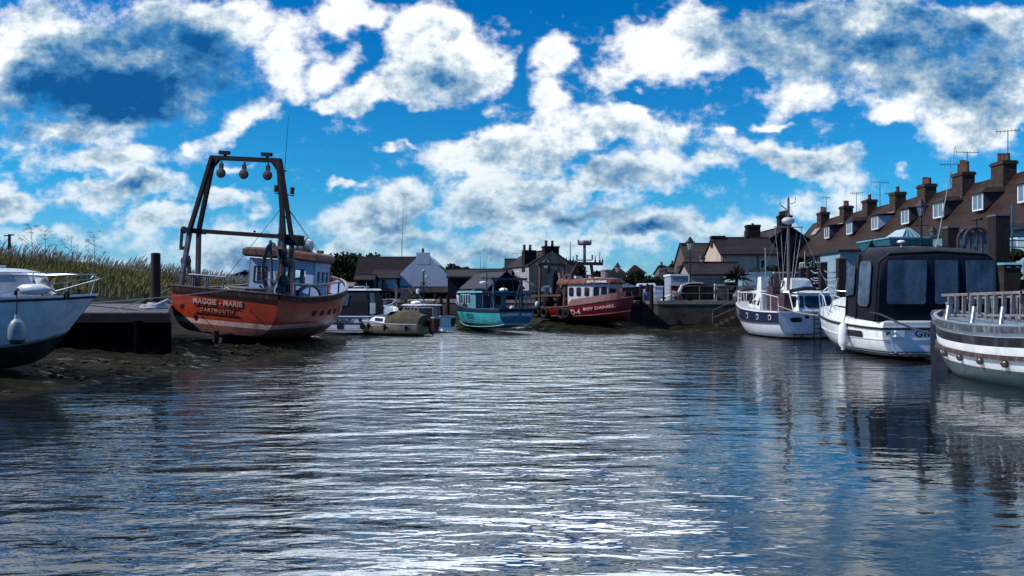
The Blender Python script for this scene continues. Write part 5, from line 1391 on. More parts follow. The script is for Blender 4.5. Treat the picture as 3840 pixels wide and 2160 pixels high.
    for sd in (1, -1):
        top = [H.P(x, 1, sd, -.06) + Vector((0, 0, h)) for x, h in ((.1, .0), (.12, .75), (1.5, .95), (3.0, .95), (4.6, .85), (5.6, .80), (6.4, .74))]
        b.tube(top, .018, 5); md = [p - Vector((0, 0, .36)) for p in top[4:]]; b.tube(md, .014, 5)
        for x, h in ((.8, .85), (1.6, .95), (2.6, .95), (3.6, .92), (4.6, .85), (5.4, .8), (6.0, .78), (6.4, .74)): p = H.P(x, 1, sd, -.06); b.tube([p, p + Vector((0, 0, h))], .018, 5)
    b.build('guard_rail', WFRAME, t)
    b = MB(); b.tube([H.P(6.4, 1, 1, -.06) + Vector((0, 0, .74)), Vector((7.2, 0, 2.45)), H.P(6.4, 1, -1, -.06) + Vector((0, 0, .74))], .018, 5); b.tube([(7.1, 0, 1.85), (7.2, 0, 2.45)], .018, 5); b.build('bow_rail', WFRAME, t)
    b = MB(); b.tube([(.1, .9, 2.5), (2.0, 1.0, 2.52), (4.0, .9, 2.6)], .02); b.build('roof_rail', DARKMETAL, t)
    b = MB(); b.tube([(-.1, 1.0, 1.42), (.45, .95, 2.5)], .03); b.build('davit', WFRAME, t)
    b = MB(); b.loft([[(.0, .42, .95), (.0, .10, .95), (.05, .10, 1.4), (.05, .42, 1.4)], [(-.14, .36, 1.05), (-.14, .15, 1.05), (-.1, .12, 1.42), (-.1, .40, 1.42)]]); b.build('stern_locker', BLACK, t)


blue_cruiser()
line_thing('mooring_line', 'pale sagging mooring rope on the stern of the mast yacht', 'rope', [at(2915, 1146, 40.3), at(2990, 1172, 38.5), at(3075, 1184, 35.5)], .018, ROPE, 'mooring lines on the right')


# ================================================================== big cruiser with black canopy
def canopy_cruiser():
    t = thing('motor_cruiser', 'large white motor cruiser under a black camper canopy, moored beside the wooden boat', 'boat', (X(3270, 27.4) + 2.50, 27.5, 0.0), rotz=94)
    H = Hull([(0, 2.20, .05, 1.12, .13, -.04), (1.2, 2.28, .0, 1.15, .15, 0), (3.6, 2.14, -.05, 1.26, .24, .05), (5.8, 1.55, .0, 1.42, .38, .15), (7.2, .90, .1, 1.54, .62, .3), (7.9, .38, .2, 1.59, .85, .38), (8.15, .03, .3, 1.60, 1, .42)])
    wh = (.74, .77, .80)
    H.skin('hull', bands('cruiser_paint', [(-1, (.30, .32, .36)), (.16, (.02, .02, .03)), (.21, wh), (.24, (.02, .02, .03)), (.27, wh)], rough=.22, var=.06, dirt=((.30, .33, .38), .35, 2.5), coat=.6), t, n=34, bulge=.12)
    H.strake('rubbing_strake', BLACK, t, v=.955, w=.05, h=.07, bulge=.12)
    H.strake('knuckle', WHITE, t, v=.62, w=.025, h=.05, bulge=.12)
    H.deck('deck', WHITE, t)
    # moulded topsides: coaming round the cockpit and coachroof forward
    def ring(z, e, f0=.05, x1=7.5):
        out = []
        xs = np.linspace(f0, x1, 14)
        for x in xs: p = H.P(x, 1, 1, -e); out.append((p.x, p.y, p.z + z))
        for x in xs[::-1]: p = H.P(x, 1, -1, -e); out.append((p.x, p.y, p.z + z))
        return out
    b = MB(); b.loft([ring(.0, .05), ring(.17, .10), ring(.22, .30, .2, 7.2)]); b.build('coaming', WHITE, t, True, 30)
    b = MB(); b.loft([[(2.9, -1.7, 1.4), (6.9, -.85, 1.55), (6.9, .85, 1.55), (2.9, 1.7, 1.4)], [(2.9, -1.65, 2.05), (6.5, -.78, 2.0), (6.5, .78, 2.0), (2.9, 1.65, 2.05)], [(2.95, -1.4, 2.2), (6.1, -.6, 2.14), (6.1, .6, 2.14), (2.95, 1.4, 2.2)]]); b.build('coachroof', WHITE, t, True, 30)
    b = MB(); b.beam((3.6, 1.56, 1.75), (5.8, 1.01, 1.8), .05); b.build('stripe', BLACK, t)
    for (x0_, x1_, v) in ((3.9, 4.6, .72),):
        A = [H.P(x1_ - 2.4, v - .09, 1, .0), H.P(x0_ - 2.75, v - .09, 1, .0), H.P(x0_ - 2.75, v + .10, 1, .0), H.P(x1_ - 2.4, v + .10, 1, .0)]
        p = rpane(A, 0, 1, 0, 1, t, DLETTER, .03, .01, .1, 'hull_window'); rpane(A, .5, .94, .2, .85, p, GLASS, .045, .01, .1, 'pane')
    A = [H.P(6.7, .66, 1, .0), H.P(6.3, .66, 1, .0), H.P(6.3, .88, 1, .0), H.P(6.7, .88, 1, .0)]; rpane(A, 0, 1, 0, 1, t, GLASS, .03, .01, .4, 'porthole')
    # canopy
    zb = 1.36
    def sec(x, w, z, d=0.0): return [(x - d, -w, zb), (x, -w * .97, zb + (z - zb) * .55), (x + d * .3, -w * .93, z - .32), (x + d * .5, -w * .80, z - .08), (x + d * .5, 0, z), (x + d * .5, w * .80, z - .08), (x + d * .3, w * .93, z - .32), (x, w * .97, zb + (z - zb) * .55), (x - d, w, zb)]
    b = MB(); b.loft([sec(.18, 2.24, 3.60), sec(.34, 2.26, 3.74), sec(1.1, 2.18, 3.98), sec(1.9, 2.08, 4.06), sec(2.5, 2.0, 3.92), sec(3.0, 1.9, 3.5), sec(3.2, 1.86, 3.1), sec(3.25, 1.8, 2.2)]); cv = b.build('canopy', NAVY, t, True, 55)
    # aft panel windows
    q = [(.16, 2.20, zb), (.16, -2.20, zb), (.20, -2.10, 3.6), (.20, 2.10, 3.6)]
    for (u0, u1) in ((.055, .375), (.455, .645), (.72, .965)): rpane(q, u0, u1, .25, .93, t, CLEAR, .03, .014, .06)
    # port side and front quarter windows
    q = [(1.9, 2.10, zb), (.4, 2.26, zb), (.4, 2.12, 3.4), (1.9, 1.96, 3.6)]
    rpane(q, .12, .80, .22, .95, t, CLEAR, .07, .014, .25)
    q = [(3.2, 1.86, zb), (2.0, 2.08, zb), (2.0, 1.95, 3.5), (3.1, 1.78, 3.3)]
    rpane(q, .05, .88, .42, .97, t, CLEAR, .08, .014, .12)
    b = MB()
    for x, w, z in ((.30, 2.25, 3.70), (1.95, 2.08, 4.03), (3.05, 1.90, 3.45)): b.tube([(x, -w - .03, zb), (x, -w * .97 - .03, zb + (z - zb) * .55), (x, -w * .93 - .02, z - .30), (x, -w * .78, z - .04), (x, 0, z + .05), (x, w * .78, z - .04), (x, w * .93 + .02, z - .30), (x, w * .97 + .03, zb + (z - zb) * .55), (x, w + .03, zb)], .035, 6)
    b.build('canopy_hoop', mat('black_webbing', (.006, .007, .012), .6), t, True)
    b = MB(); b.cyl((1.3, .75, 3.90), (1.3, .75, 4.12), .02); b.lathe([(.02, 0), (.13, .02), (.14, .07), (.08, .11)], (1.3, .75, 4.10), 12); b.build('gps_dome', WHITE, cv)
    b = MB(); b.cyl((1.9, -.95, 4.0), (1.9, -.95, 4.08), .09); b.tube([(1.9, -.95, 4.0), (2.0, -1.75, Z(545, 29.5))], [.022, .010], 6); b.build('whip_aerial', GALV, cv)
    b = MB(); b.tube([(1.9, -.25, 3.95), (1.9, -.42, 4.5)], .02); b.build('short_aerial', BLACK, cv)
    b = MB(); b.box(1.9, 2.2, 1.35, 1.6, 3.78, 3.85); b.prism([(1.2, 3.84), (1.65, 3.84), (1.56, 3.92), (1.28, 3.92)], 'x', 2.05, 2.09); b.prism([(1.24, 3.95), (1.40, 3.95), (1.40, 4.16)], 'x', 2.05, 2.08); b.prism([(1.43, 3.95), (1.62, 3.95), (1.43, 4.28)], 'x', 2.05, 2.08); b.cyl((2.065, 1.415, 3.8), (2.065, 1.415, 4.32), .012); b.build('boat_ornament', BLACK, cv)
    # bow rail
    b = MB()
    for sd in (1, -1):
        top = [H.P(x, 1, sd, -.05) + Vector((0, 0, h)) for x, h in ((4.6, .55), (5.4, .80), (6.4, .82), (7.3, .84), (7.9, .84))] + [Vector((8.55, 0, 2.58))]
        top[0] = H.P(4.4, 1, sd, -.05) + Vector((0, 0, .12))
        b.tube(top, .022, 6)
        for x in (5.4, 6.3, 7.2, 7.9): p = H.P(x, 1, sd, -.05); b.tube([p, p + Vector((.12, 0, .83))], .018, 6)
    b.build('bow_rail', STEEL, t, True)
    b = MB(); b.tube([H.P(4.9, 1, 1, -.2) + Vector((0, 0, .1)), Vector((4.6, 1.5, 2.9))], .025); b.build('canopy_stay', STEEL, t)
    # transom fittings
    b = MB(); b.box(-.22, -.06, 1.50, 1.82, .80, 1.02); b.build('shower_box', WHITE, t)
    b = MB(); b.tube([(-.14, 2.02, .90), (-.30, 1.86, .26)], .035, 8); b.build('boarding_rail', STEEL, t)
    b = MB(); b.cyl((-.16, 2.02, .90), (-.06, 2.02, .90), .06, n=12); b.build('rail_socket', BLACK, t)
    b = MB(); b.box(-.85, -.1, -2.0, 1.75, .16, .20); b.tube([(-.12, 1.85, .28), (-.5, 1.80, .20), (-.86, 1.5, .18), (-.88, -2.0, .18)], .035, 6); b.build('swim_platform', DARKMETAL, t)
    def tf(p):
        y = -(p.x) + .58; z = .80 + p.y; e = H.P(0, min(.98, z / 1.12), 1); f = y / e.y
        return Vector((e.x - .12 * (1 - f * f) - .015 - p.z, y, z))
    text('GINA', .30, DLETTER, t, fn=tf, bold=.004, wid=1.3, spacing=1.15)
    b = MB(); b.box(.05, .35, -1.6, -1.5, 1.50, 1.62); b.box(.05, .1, -1.9, -.4, 1.54, 1.57); b.build('grab_rail', STEEL, t)
    b = MB(); b.cyl((.15, -1.45, 1.5), (.15, -1.45, 1.60), .05); b.build('cleat', STEEL, t)
    p = t.matrix_basis @ (H.P(2.35, .9, 1, .12))
    f = thing('fender', 'tall white fender hanging on the left side of the black canopy cruiser', 'fender', (p.x, p.y, .28))
    b = MB(); b.lathe([(.02, -.10), (.07, -.08), (.08, .0), (.15, .08), (.19, .25), (.185, .62), (.14, .84), (.06, .92), (.04, .98)], n=18); b.build('fender_body', WHITE, f, True)
    b = MB(); b.tube([(0, 0, .95), (.06, -.02, 1.15), (.12, 0, 1.5)], .014); b.build('lanyard', BLACK, f)


canopy_cruiser()
line_thing('mooring_line', 'thick dark blue rope sagging from the canopy cruiser deck to the wooden boat', 'rope', [at(3262, 1172, 27.2), at(3300, 1178, 26.9), at(3370, 1210, 25.8), at(3440, 1238, 24.8), at(3520, 1258, 24.0)], .035, DROPE, 'mooring lines on the right')


# ================================================================== wooden boat, far right
def wooden_boat():
    t = thing('wooden_boat', 'old wooden boat with black and white bands and a wooden rack, at the right edge', 'boat', (13.05, 19.6, 0.0), rotz=92)
    H = Hull([(-4.2, .03, .05, 1.80, 1.0, -.15), (-3.6, .70, -.1, 1.66, .62, -.1), (-2.0, 1.25, -.2, 1.52, .42, 0), (0, 1.45, -.25, 1.45, .36, 0), (2.0, 1.28, -.2, 1.50, .36, 0), (3.2, .80, -.1, 1.62, .48, .08), (3.85, .22, .0, 1.70, .8, .16), (3.98, .03, .05, 1.72, 1, .2)])
    wh = (.72, .75, .79); bl = (.012, .012, .018); br = (.05, .035, .038)
    H.skin('hull', bands('wooden_boat_paint', [(-1, (.045, .085, .11)), (.38, wh), (.57, br), (.585, wh), (.71, bl), (.84, wh), (.955, bl)], True, rough=.4, var=.12, dirt=((.16, .18, .20), .35, 2.2), bump=.1), t, n=40, m=24)
    H.strake('rubbing_strake', mat('worn_brown_strake', (.06, .04, .042), .6, var=.5, vscale=5, dirt=((.25, .2, .2), .6, 9)), t, v=.565, w=.07, h=.10, transom=False)
    H.strake('gunwale', mat('worn_dark_gunwale', (.05, .055, .075), .45, var=.5, vscale=4, dirt=((.30, .32, .36), .6, 7)), t, v=.96, w=.10, h=.15, transom=False)
    H.strake('toe_rail', mat('blue_grey_cap', (.20, .25, .33), .4, var=.3), t, v=1.0, w=.05, h=.04, dz=.05, transom=False)
    H.deck('deck', mat('blue_grey_deck', (.13, .17, .22), .6, var=.3), t, drop=.06)
    for k in range(7):
        x = 3.1 - k * .92; p = H.P(x, .49, 1, .03); n_ = MB()
        n_.m = Matrix.Translation(p)
        n_.lathe([(.10, -.03), (.10, .03), (.06, .07), (.02, .09)], (0, 0, 0), 12, 'y'); n_.build('discharge_shell', mat('dull_brass', (.10, .09, .09), .35, .7, var=.4), t, True)
    # stem post / rudder at the far end
    b = MB(); b.prism([(3.7, -.3), (4.50, -.3), (4.66, .5), (4.62, 1.46), (4.3, 1.58), (3.8, 1.62)], 'y', -.16, .16); b.build('rudder', mat('blue_black_rudder', (.010, .014, .028), .7, var=.5, vscale=3, dirt=((.03, .035, .05), .4, 4)), t)
    b = MB(); b.prism([(3.7, 1.60), (4.55, 1.56), (4.62, 1.66), (4.5, 1.78), (3.7, 1.82)], 'y', -.18, .18); b.build('stem_head', MATS['worn_dark_gunwale'], t)
    b = MB(); b.lathe([(.085, 0), (.085, .26), (.10, .27), (.10, .31), (.03, .33)], (3.55, .22, 1.70), 14); b.build('bitt', MATS['blue_grey_cap'], t)
    # wooden rack along the port side deck
    RK = mat('silver_grey_timber', (.20, .19, .20), .75, var=.45, vscale=5, bump=.5, stretch=(.5, 4, 4), dirt=((.05, .045, .05), .6, 7))
    x0, x1 = 2.95, -3.2; yy = .62
    def zt(x): return 2.22 + (2.95 - x) * .022
    t2 = thing('wooden_rack', 'upright slatted grey wooden rack standing on the deck of the far right wooden boat', 'rack', (t.location.x, t.location.y, 0), rotz=92)
    b = MB(); b.beam((x0 + .25, yy, zt(x0)), (x1, yy, zt(x1)), .08, .07); b.build('top_rail', RK, t2)
    b = MB(); b.beam((x0 + .15, yy, 1.66), (x1, yy, 1.78), .09, .06); b.build('bottom_rail', RK, t2)
    b = MB(); b.beam((x0, yy + -.5, zt(x0) - .08), (x1, yy - .5, zt(x1) - .08), .06, .05); b.build('back_rail', RK, t2)
    for k in range(19):
        x = x0 - .08 - k * .335; b = MB(); b.beam((x, yy, 1.62), (x - .02, yy, zt(x)), .05, .10); b.build('slat', RK, t2)
        if k % 3 == 0:
            b = MB(); b.cyl((x - .1, yy - .5, 1.5), (x - .1, yy - .5, zt(x) - .1), .02, n=6); b.build('post', STEEL, t2)
    for x in (1.9, -.2):
        b = MB(); b.torus((x, yy, zt(x)), .055, .028, 'x', 12, 5); b.tube([(x, yy + .04, zt(x)), (x + .02, yy + .05, zt(x) - .25)], .02); b.build('lashing', mat('brown_lashing', (.05, .03, .03), .9), t2)
    for k, x in enumerate((2.35, 1.15, -.05, -1.4)):
        b = MB(); b.m = Matrix.Translation((x, 1.02 + .03 * k, 1.50)) @ Matrix.Rotation(R(20), 4, 'X') @ Matrix.Rotation(R(18), 4, 'Y')
        b.cyl((0, 0, -.02), (0, 0, .46), .055, .055, 14); b.build('rod_holder', mat('bright_steel_tube', (.30, .34, .40), .3, .6, var=.1), t, True)


wooden_boat()

# ================================================================== buildings
BRICK = mat('brown_brick', (1, 1, 1), .85, var=.25, bricks=((.060, .036, .031), (.05, .042, .038), .24, .085, .012))
BRICKD = mat('dark_brick', (1, 1, 1), .85, var=.3, bricks=((.026, .016, .020), (.022, .02, .021), .24, .085, .012))
TILE = mat('brown_roof_tiles', (.027, .015, .014), .85, var=.35, vscale=1.2, planks=(2, .16, .55), dirt=((.016, .011, .016), .6, 1.2), bump=.3)
TILED = mat('dark_roof_tiles', (.017, .012, .018), .85, var=.35, vscale=1.5, planks=(2, .18, .5), bump=.3)
CREAM = mat('cream_render', (.46, .37, .31), .8, var=.12, dirt=((.16, .13, .13), .4, 1.2))
PALEW = mat('pale_painted_wall', (.44, .48, .56), .8, var=.12, dirt=((.2, .22, .28), .4, 1.2))
BLKB = mat('black_weatherboard', (.012, .011, .014), .8, var=.4, planks=(2, .18, .35))
CYANW = mat('pale_cyan_wall', (.20, .32, .39), .75, var=.15, dirt=((.10, .22, .30), .5, 1.5))
CYLW = mat('pale_yellow_wall', (.34, .38, .29), .75, var=.12, dirt=((.25, .3, .25), .3, 1.5))
GUT = mat('black_gutter', (.012, .012, .014), .5)
POT = mat('clay_pot', (.09, .045, .04), .8, var=.3)


def chimney(par, x, y, z0, z1, w, d, pots, m=None, ph=.45):
    m = m or BRICK
    b = MB(); b.box(x - w / 2, x + w / 2, y - d / 2, y + d / 2, z0, z1 - .22); b.box(x - w / 2 - .06, x + w / 2 + .06, y - d / 2 - .06, y + d / 2 + .06, z1 - .22, z1 - .06); b.box(x - w / 2 - .01, x + w / 2 + .01, y - d / 2 - .01, y + d / 2 + .01, z1 - .06, z1)
    c = b.build('chimney', m, par)
    for k in range(pots):
        f = (k + .5) / pots - .5; px_, py_ = (x + f * w * .9, y) if w >= d else (x, y + f * d * .9)
        b = MB(); h = ph * (1 + .25 * ((k * 7) % 3 - 1) * .5); b.lathe([(.15, 0), (.12, h * .8), (.15, h * .85), (.14, h), (.09, h)], (px_, py_, z1), 10); b.build('chimney_pot', POT, c, True)
    return c


def gable_house(name, label, cat, x, y, w, d, eave, ridge, wm, rm, axis='x', rotz=0, over=.25, wins=(), doors=(), z0=None, group=None, th=.12, fm=None, gutter=True):
    """origin = front left corner on the ground; +x along the front, +y to the back; heights are absolute"""
    zb = QZ - .05 if z0 is None else z0
    t = thing(name, label, cat, (x, y, zb), rotz, group)
    e, r = eave - zb, ridge - zb
    b = MB()
    if axis == 'x':
        b.prism([(0, 0), (d, 0), (d, e), (d / 2, r), (0, e)], 'x', 0, w)
    else:
        b.prism([(0, 0), (w, 0), (w, e), (w / 2, r), (0, e)], 'y', 0, d)
    b.build('wall', wm, t)
    b = MB(); half = (d if axis == 'x' else w) / 2; sl = (r - e) / half
    for sgn in (-1, 1):
        p = [(half + sgn * half + sgn * over, e - sl * over + .01), (half, r + .01), (half, r + th + .01), (half + sgn * half + sgn * over, e - sl * over + th + .01)]
        if axis == 'x': b.prism(p, 'x', -over * .5, w + over * .5)
        else: b.prism(p, 'y', -over * .5, d + over * .5)
    rf = b.build('roof', rm, t)
    b = MB()
    if axis == 'x': b.cyl((-over * .5, half, r + th), (w + over * .5, half, r + th), .10, n=6)
    else: b.cyl((half, -over * .5, r + th), (half, d + over * .5, r + th), .10, n=6)
    b.build('ridge_tiles', TILED, rf)
    if gutter:
        b = MB(); g = over + .04
        if axis == 'x': b.beam((-over * .5, -g, e - sl * over), (w + over * .5, -g, e - sl * over), .09)
        else: b.beam((-g, -over * .5, e - sl * over), (-g, d, e - sl * over), .09)
        b.build('gutter', GUT, t)
    faces = {'f': [(0, 0, 0), (w, 0, 0), (w, 0, e), (0, 0, e)], 'l': [(0, d, 0), (0, 0, 0), (0, 0, e), (0, d, e)], 'r': [(w, 0, 0), (w, d, 0), (w, d, e), (w, 0, e)]}
    for (fc, u0, u1, a, c, br) in wins: window(faces[fc], u0, u1, a, c, t, fm or WFRAME, GLASS, .07, br, .06)
    for (fc, u0, u1, a, c, m_) in doors:
        o, n = wpane(faces[fc], u0, u1, a, c, .0); b = MB(); b.add([*o, *[p + n * .05 for p in o]], [(4, 5, 6, 7), (0, 4, 7, 3), (1, 2, 6, 5), (3, 7, 6, 2), (0, 1, 5, 4)]); b.build('door', m_, t)
    return t, zb


def aerial(par, x, y, z0, z1, rot=0.0, n=7, l=1.1):
    b = MB(); b.cyl((x, y, z0), (x, y, z1), .022, n=5); c, s = math.cos(rot), math.sin(rot)
    b.cyl((x - c * l * .6, y - s * l * .6, z1 - .04), (x + c * l * .6, y + s * l * .6, z1 + .08), .02, n=5)
    for k in range(n):
        f = (k / (n - 1) - .5) * l * 1.1; q = .22 if k < n - 1 else .3
        b.cyl((x + c * f, y + s * f, z1 + .02 - q * .5), (x + c * f, y + s * f, z1 + .02 + q * .5), .010, n=4)
    b.build('aerial', DARKMETAL, par)


# ---------------- terrace of cottages on the right: one thing per cottage
def terrace():
    edges = [38.0, 44.3, 49.0, 53.3, 57.7, 62.1, 66.8, 71.5, 77.5]      # party walls along Y
    walls = [CYANW, CYLW, PALEW, CYANW, PALEW, CYANW, mat('grey_blue_wall', (.24, .32, .42), .8), BRICKD]
    looks = ['pale cyan walled cottage at the right end of the brown roofed terrace', 'pale yellow walled terrace cottage behind the wooden arches', 'third terrace cottage from the right, behind the tall street lamp',
             'fourth terrace cottage from the right, blue walled, above the canopy cruiser', 'fifth terrace cottage from the right, white wall above the boat ornament', 'sixth terrace cottage from the right, pale wall behind the dark shrub',
             'seventh terrace cottage from the right, small window beside the shrub', 'brick cottage at the far left end of the long terrace']
    xf, e, r = 26.6, 6.05, 9.25; zb = QZ - .05
    chD = [46.9, 51.1, 55.6, 59.8, 64.5, 69.0, 74.1]; dorD = [42.3, 46.5, 50.8, 55.1, 59.7, 64.2, 68.8]
    for i in range(8):
        y0, y1 = edges[i], edges[i + 1]; yc = (y0 + y1) / 2; dw = 5.4
        t = thing('cottage', looks[i], 'house', (xf, y0, zb), 0, 'terraced cottages along the right')
        E, R_ = e - zb, r - zb; L_ = y1 - y0
        jog = .02 * (i % 3)
        b = MB(); b.prism([(jog, 0), (dw, 0), (dw, E), (dw / 2, R_), (jog, E)], 'y', 0, L_ - .02); b.build('wall', walls[i], t)
        sl = (R_ - E) / (dw / 2); ov = .32
        b = MB()
        # roof with the small sag and unevenness of old tiles
        for sg in (-1, 1):
            n1, n2 = 10, 8; P = []; 
            for a in range(n1 + 1):
                row = []
                for c in range(n2 + 1):
                    f = c / n2; xx = dw / 2 + sg * (dw / 2 + ov) * f; zz = R_ + .14 - sl * (dw / 2 + ov) * f
                    yy = L_ * a / n1 + (-.01 if a == 0 else 0)
                    zz += .05 * mnoise.noise(Vector((xx * .7, (yy + y0) * .7, i * .01))) - (.05 * math.sin(math.pi * a / n1) if c < n2 else 0)
                    if i == 7 and a > 5: zz -= (a - 5) * .42 * (1 - f)
                    row.append((xx, yy, zz))
                P.append(row)
            b.grid(P, flip=(sg == 1)); b.grid([[(p[0], p[1], p[2] - .13) for p in rr_] for rr_ in P], flip=(sg == -1))
            b.grid([[P[a][n2] for a in range(n1 + 1)], [(P[a][n2][0], P[a][n2][1], P[a][n2][2] - .13) for a in range(n1 + 1)]], flip=(sg == 1))
        rf = b.build('roof', TILE, t)
        b = MB(); b.beam((-ov - .05, 0, E - sl * ov + .04), (-ov - .05, L_, E - sl * ov + .04), .12); b.cyl((-.12, L_ * .93, 0), (-.12, L_ * .93, E - .3), .05, n=6); b.build('gutter', GUT, t)
        # dormer
        if i < 7:
            dy = dorD[i] - y0; zf = 7.78 - zb - .62; xd = .62; ww = .55 if i != 2 else .66; hh = 1.02
            zs = zf; xr = xd + (hh + .25) / sl + .25
            b = MB(); b.add([(xd, dy - ww, zs), (xd, dy + ww, zs), (xd, dy + ww, zs + hh), (xd, dy - ww, zs + hh), (xr, dy - ww, zs + hh), (xr, dy + ww, zs + hh)], [(0, 3, 2, 1), (0, 4, 3), (1, 2, 5), (3, 4, 5, 2), (0, 1, 5, 4)])
            dm = b.build('dormer', mat('dormer_cheek', (.05, .05, .06), .8) if i != 4 else PALEW, rf)
            hipped = i in (0, 1, 2, 5)
            b = MB()
            if hipped: b.loft([[(xd - .18, dy - ww - .15, zs + hh), (xd - .18, dy + ww + .15, zs + hh), (xr + .5, dy + ww + .15, zs + hh + .06), (xr + .5, dy - ww - .15, zs + hh + .06)], [(xd + .35, dy - .12, zs + hh + .38), (xd + .35, dy + .12, zs + hh + .38), (xr + .95, dy + .12, zs + hh + .40), (xr + .95, dy - .12, zs + hh + .40)]])
            else: b.loft([[(xd - .15, dy - ww - .12, zs + hh), (xd - .15, dy + ww + .12, zs + hh), (xr + .3, dy + ww + .12, zs + hh + .16), (xr + .3, dy - ww - .12, zs + hh + .16)], [(xd - .15, dy - ww - .12, zs + hh + .09), (xd - .15, dy + ww + .12, zs + hh + .09), (xr + .35, dy + ww + .12, zs + hh + .27), (xr + .35, dy - ww - .12, zs + hh + .27)]])
            b.build('dormer_roof', TILE, rf)
            window([(xd, dy + ww, zs), (xd, dy - ww, zs), (xd, dy - ww, zs + hh), (xd, dy + ww, zs + hh)], .10, .90, .10, .90, rf, WFRAME, mat('sky_lit_pane', (.10, .16, .24), .08, spec=.9), .085, (1, 0), .05)
        # chimney
        if i < 7:
            cy = chD[i] - y0; npot = [3, 4, 3, 1, 1, 2, 3][i]; L2 = [1.2, 1.2, 1.08, .92, .92, .95, 1.0][i]
            chimney(t, dw / 2 - .35, cy, R_ - 1.0, 9.98 - zb + (.12 if i < 2 else 0), .80, L2, npot, BRICK, ph=.5 if i != 1 else .75)
            b = MB(); b.add([(dw / 2 - 1.35, cy - L2 / 2 - .1, R_ - sl * 1.30 + .18), (dw / 2 - .86, cy - L2 / 2 - .1, R_ - sl * .80 + .20), (dw / 2 - .86, cy + L2 / 2 + .1, R_ - sl * .80 + .20), (dw / 2 - 1.35, cy + L2 / 2 + .1, R_ - sl * 1.30 + .18)], [(0, 1, 2, 3)])
            b.build('flashing', mat('lead_flashing', (.22, .20, .20), .6), rf)
        # windows and door in the front wall (faces -x)
        q = [(jog, L_, 0), (jog, 0, 0), (jog, 0, E), (jog, L_, E)]
        window(q, .16, .38, .50, .80, t, WFRAME, MATS['sky_lit_pane'], .07, (1, 0), .05); window(q, .66, .86, .50, .80, t, WFRAME, MATS['sky_lit_pane'], .07, (1, 1), .05)
        o, n = wpane(q, .46, .58, .0, .52, 0); b = MB(); b.add([*o, *[p + n * .05 for p in o]], [(4, 5, 6, 7), (0, 4, 7, 3), (1, 2, 6, 5), (3, 7, 6, 2), (0, 1, 5, 4)]); b.build('door', mat('grey_door', (.12, .14, .18), .5), t)
    ar = [(46.9, 10.9, 11.9, 2.2), (53.0, 9.4, 10.95, 2.3), (51.1, 10.3, 11.4, 2.8), (61.5, 9.4, 10.1, .5), (67.5, 9.3, 10.9, .3), (74.0, 10.2, 11.3, .6), (63.2, 9.3, 11.2, 2.8)]
    cots = [o for o in SC.objects if o.name.startswith('cottage')]
    for (D, z0, z1, ro) in ar:
        c = [q for q in cots if q.location.y <= D][-1] if False else max([q for q in cots if q.location.y <= D], key=lambda q: q.location.y)
        aerial(c, 2.6, D - c.location.y, z0 - zb - .6, z1 - zb, ro)


terrace()

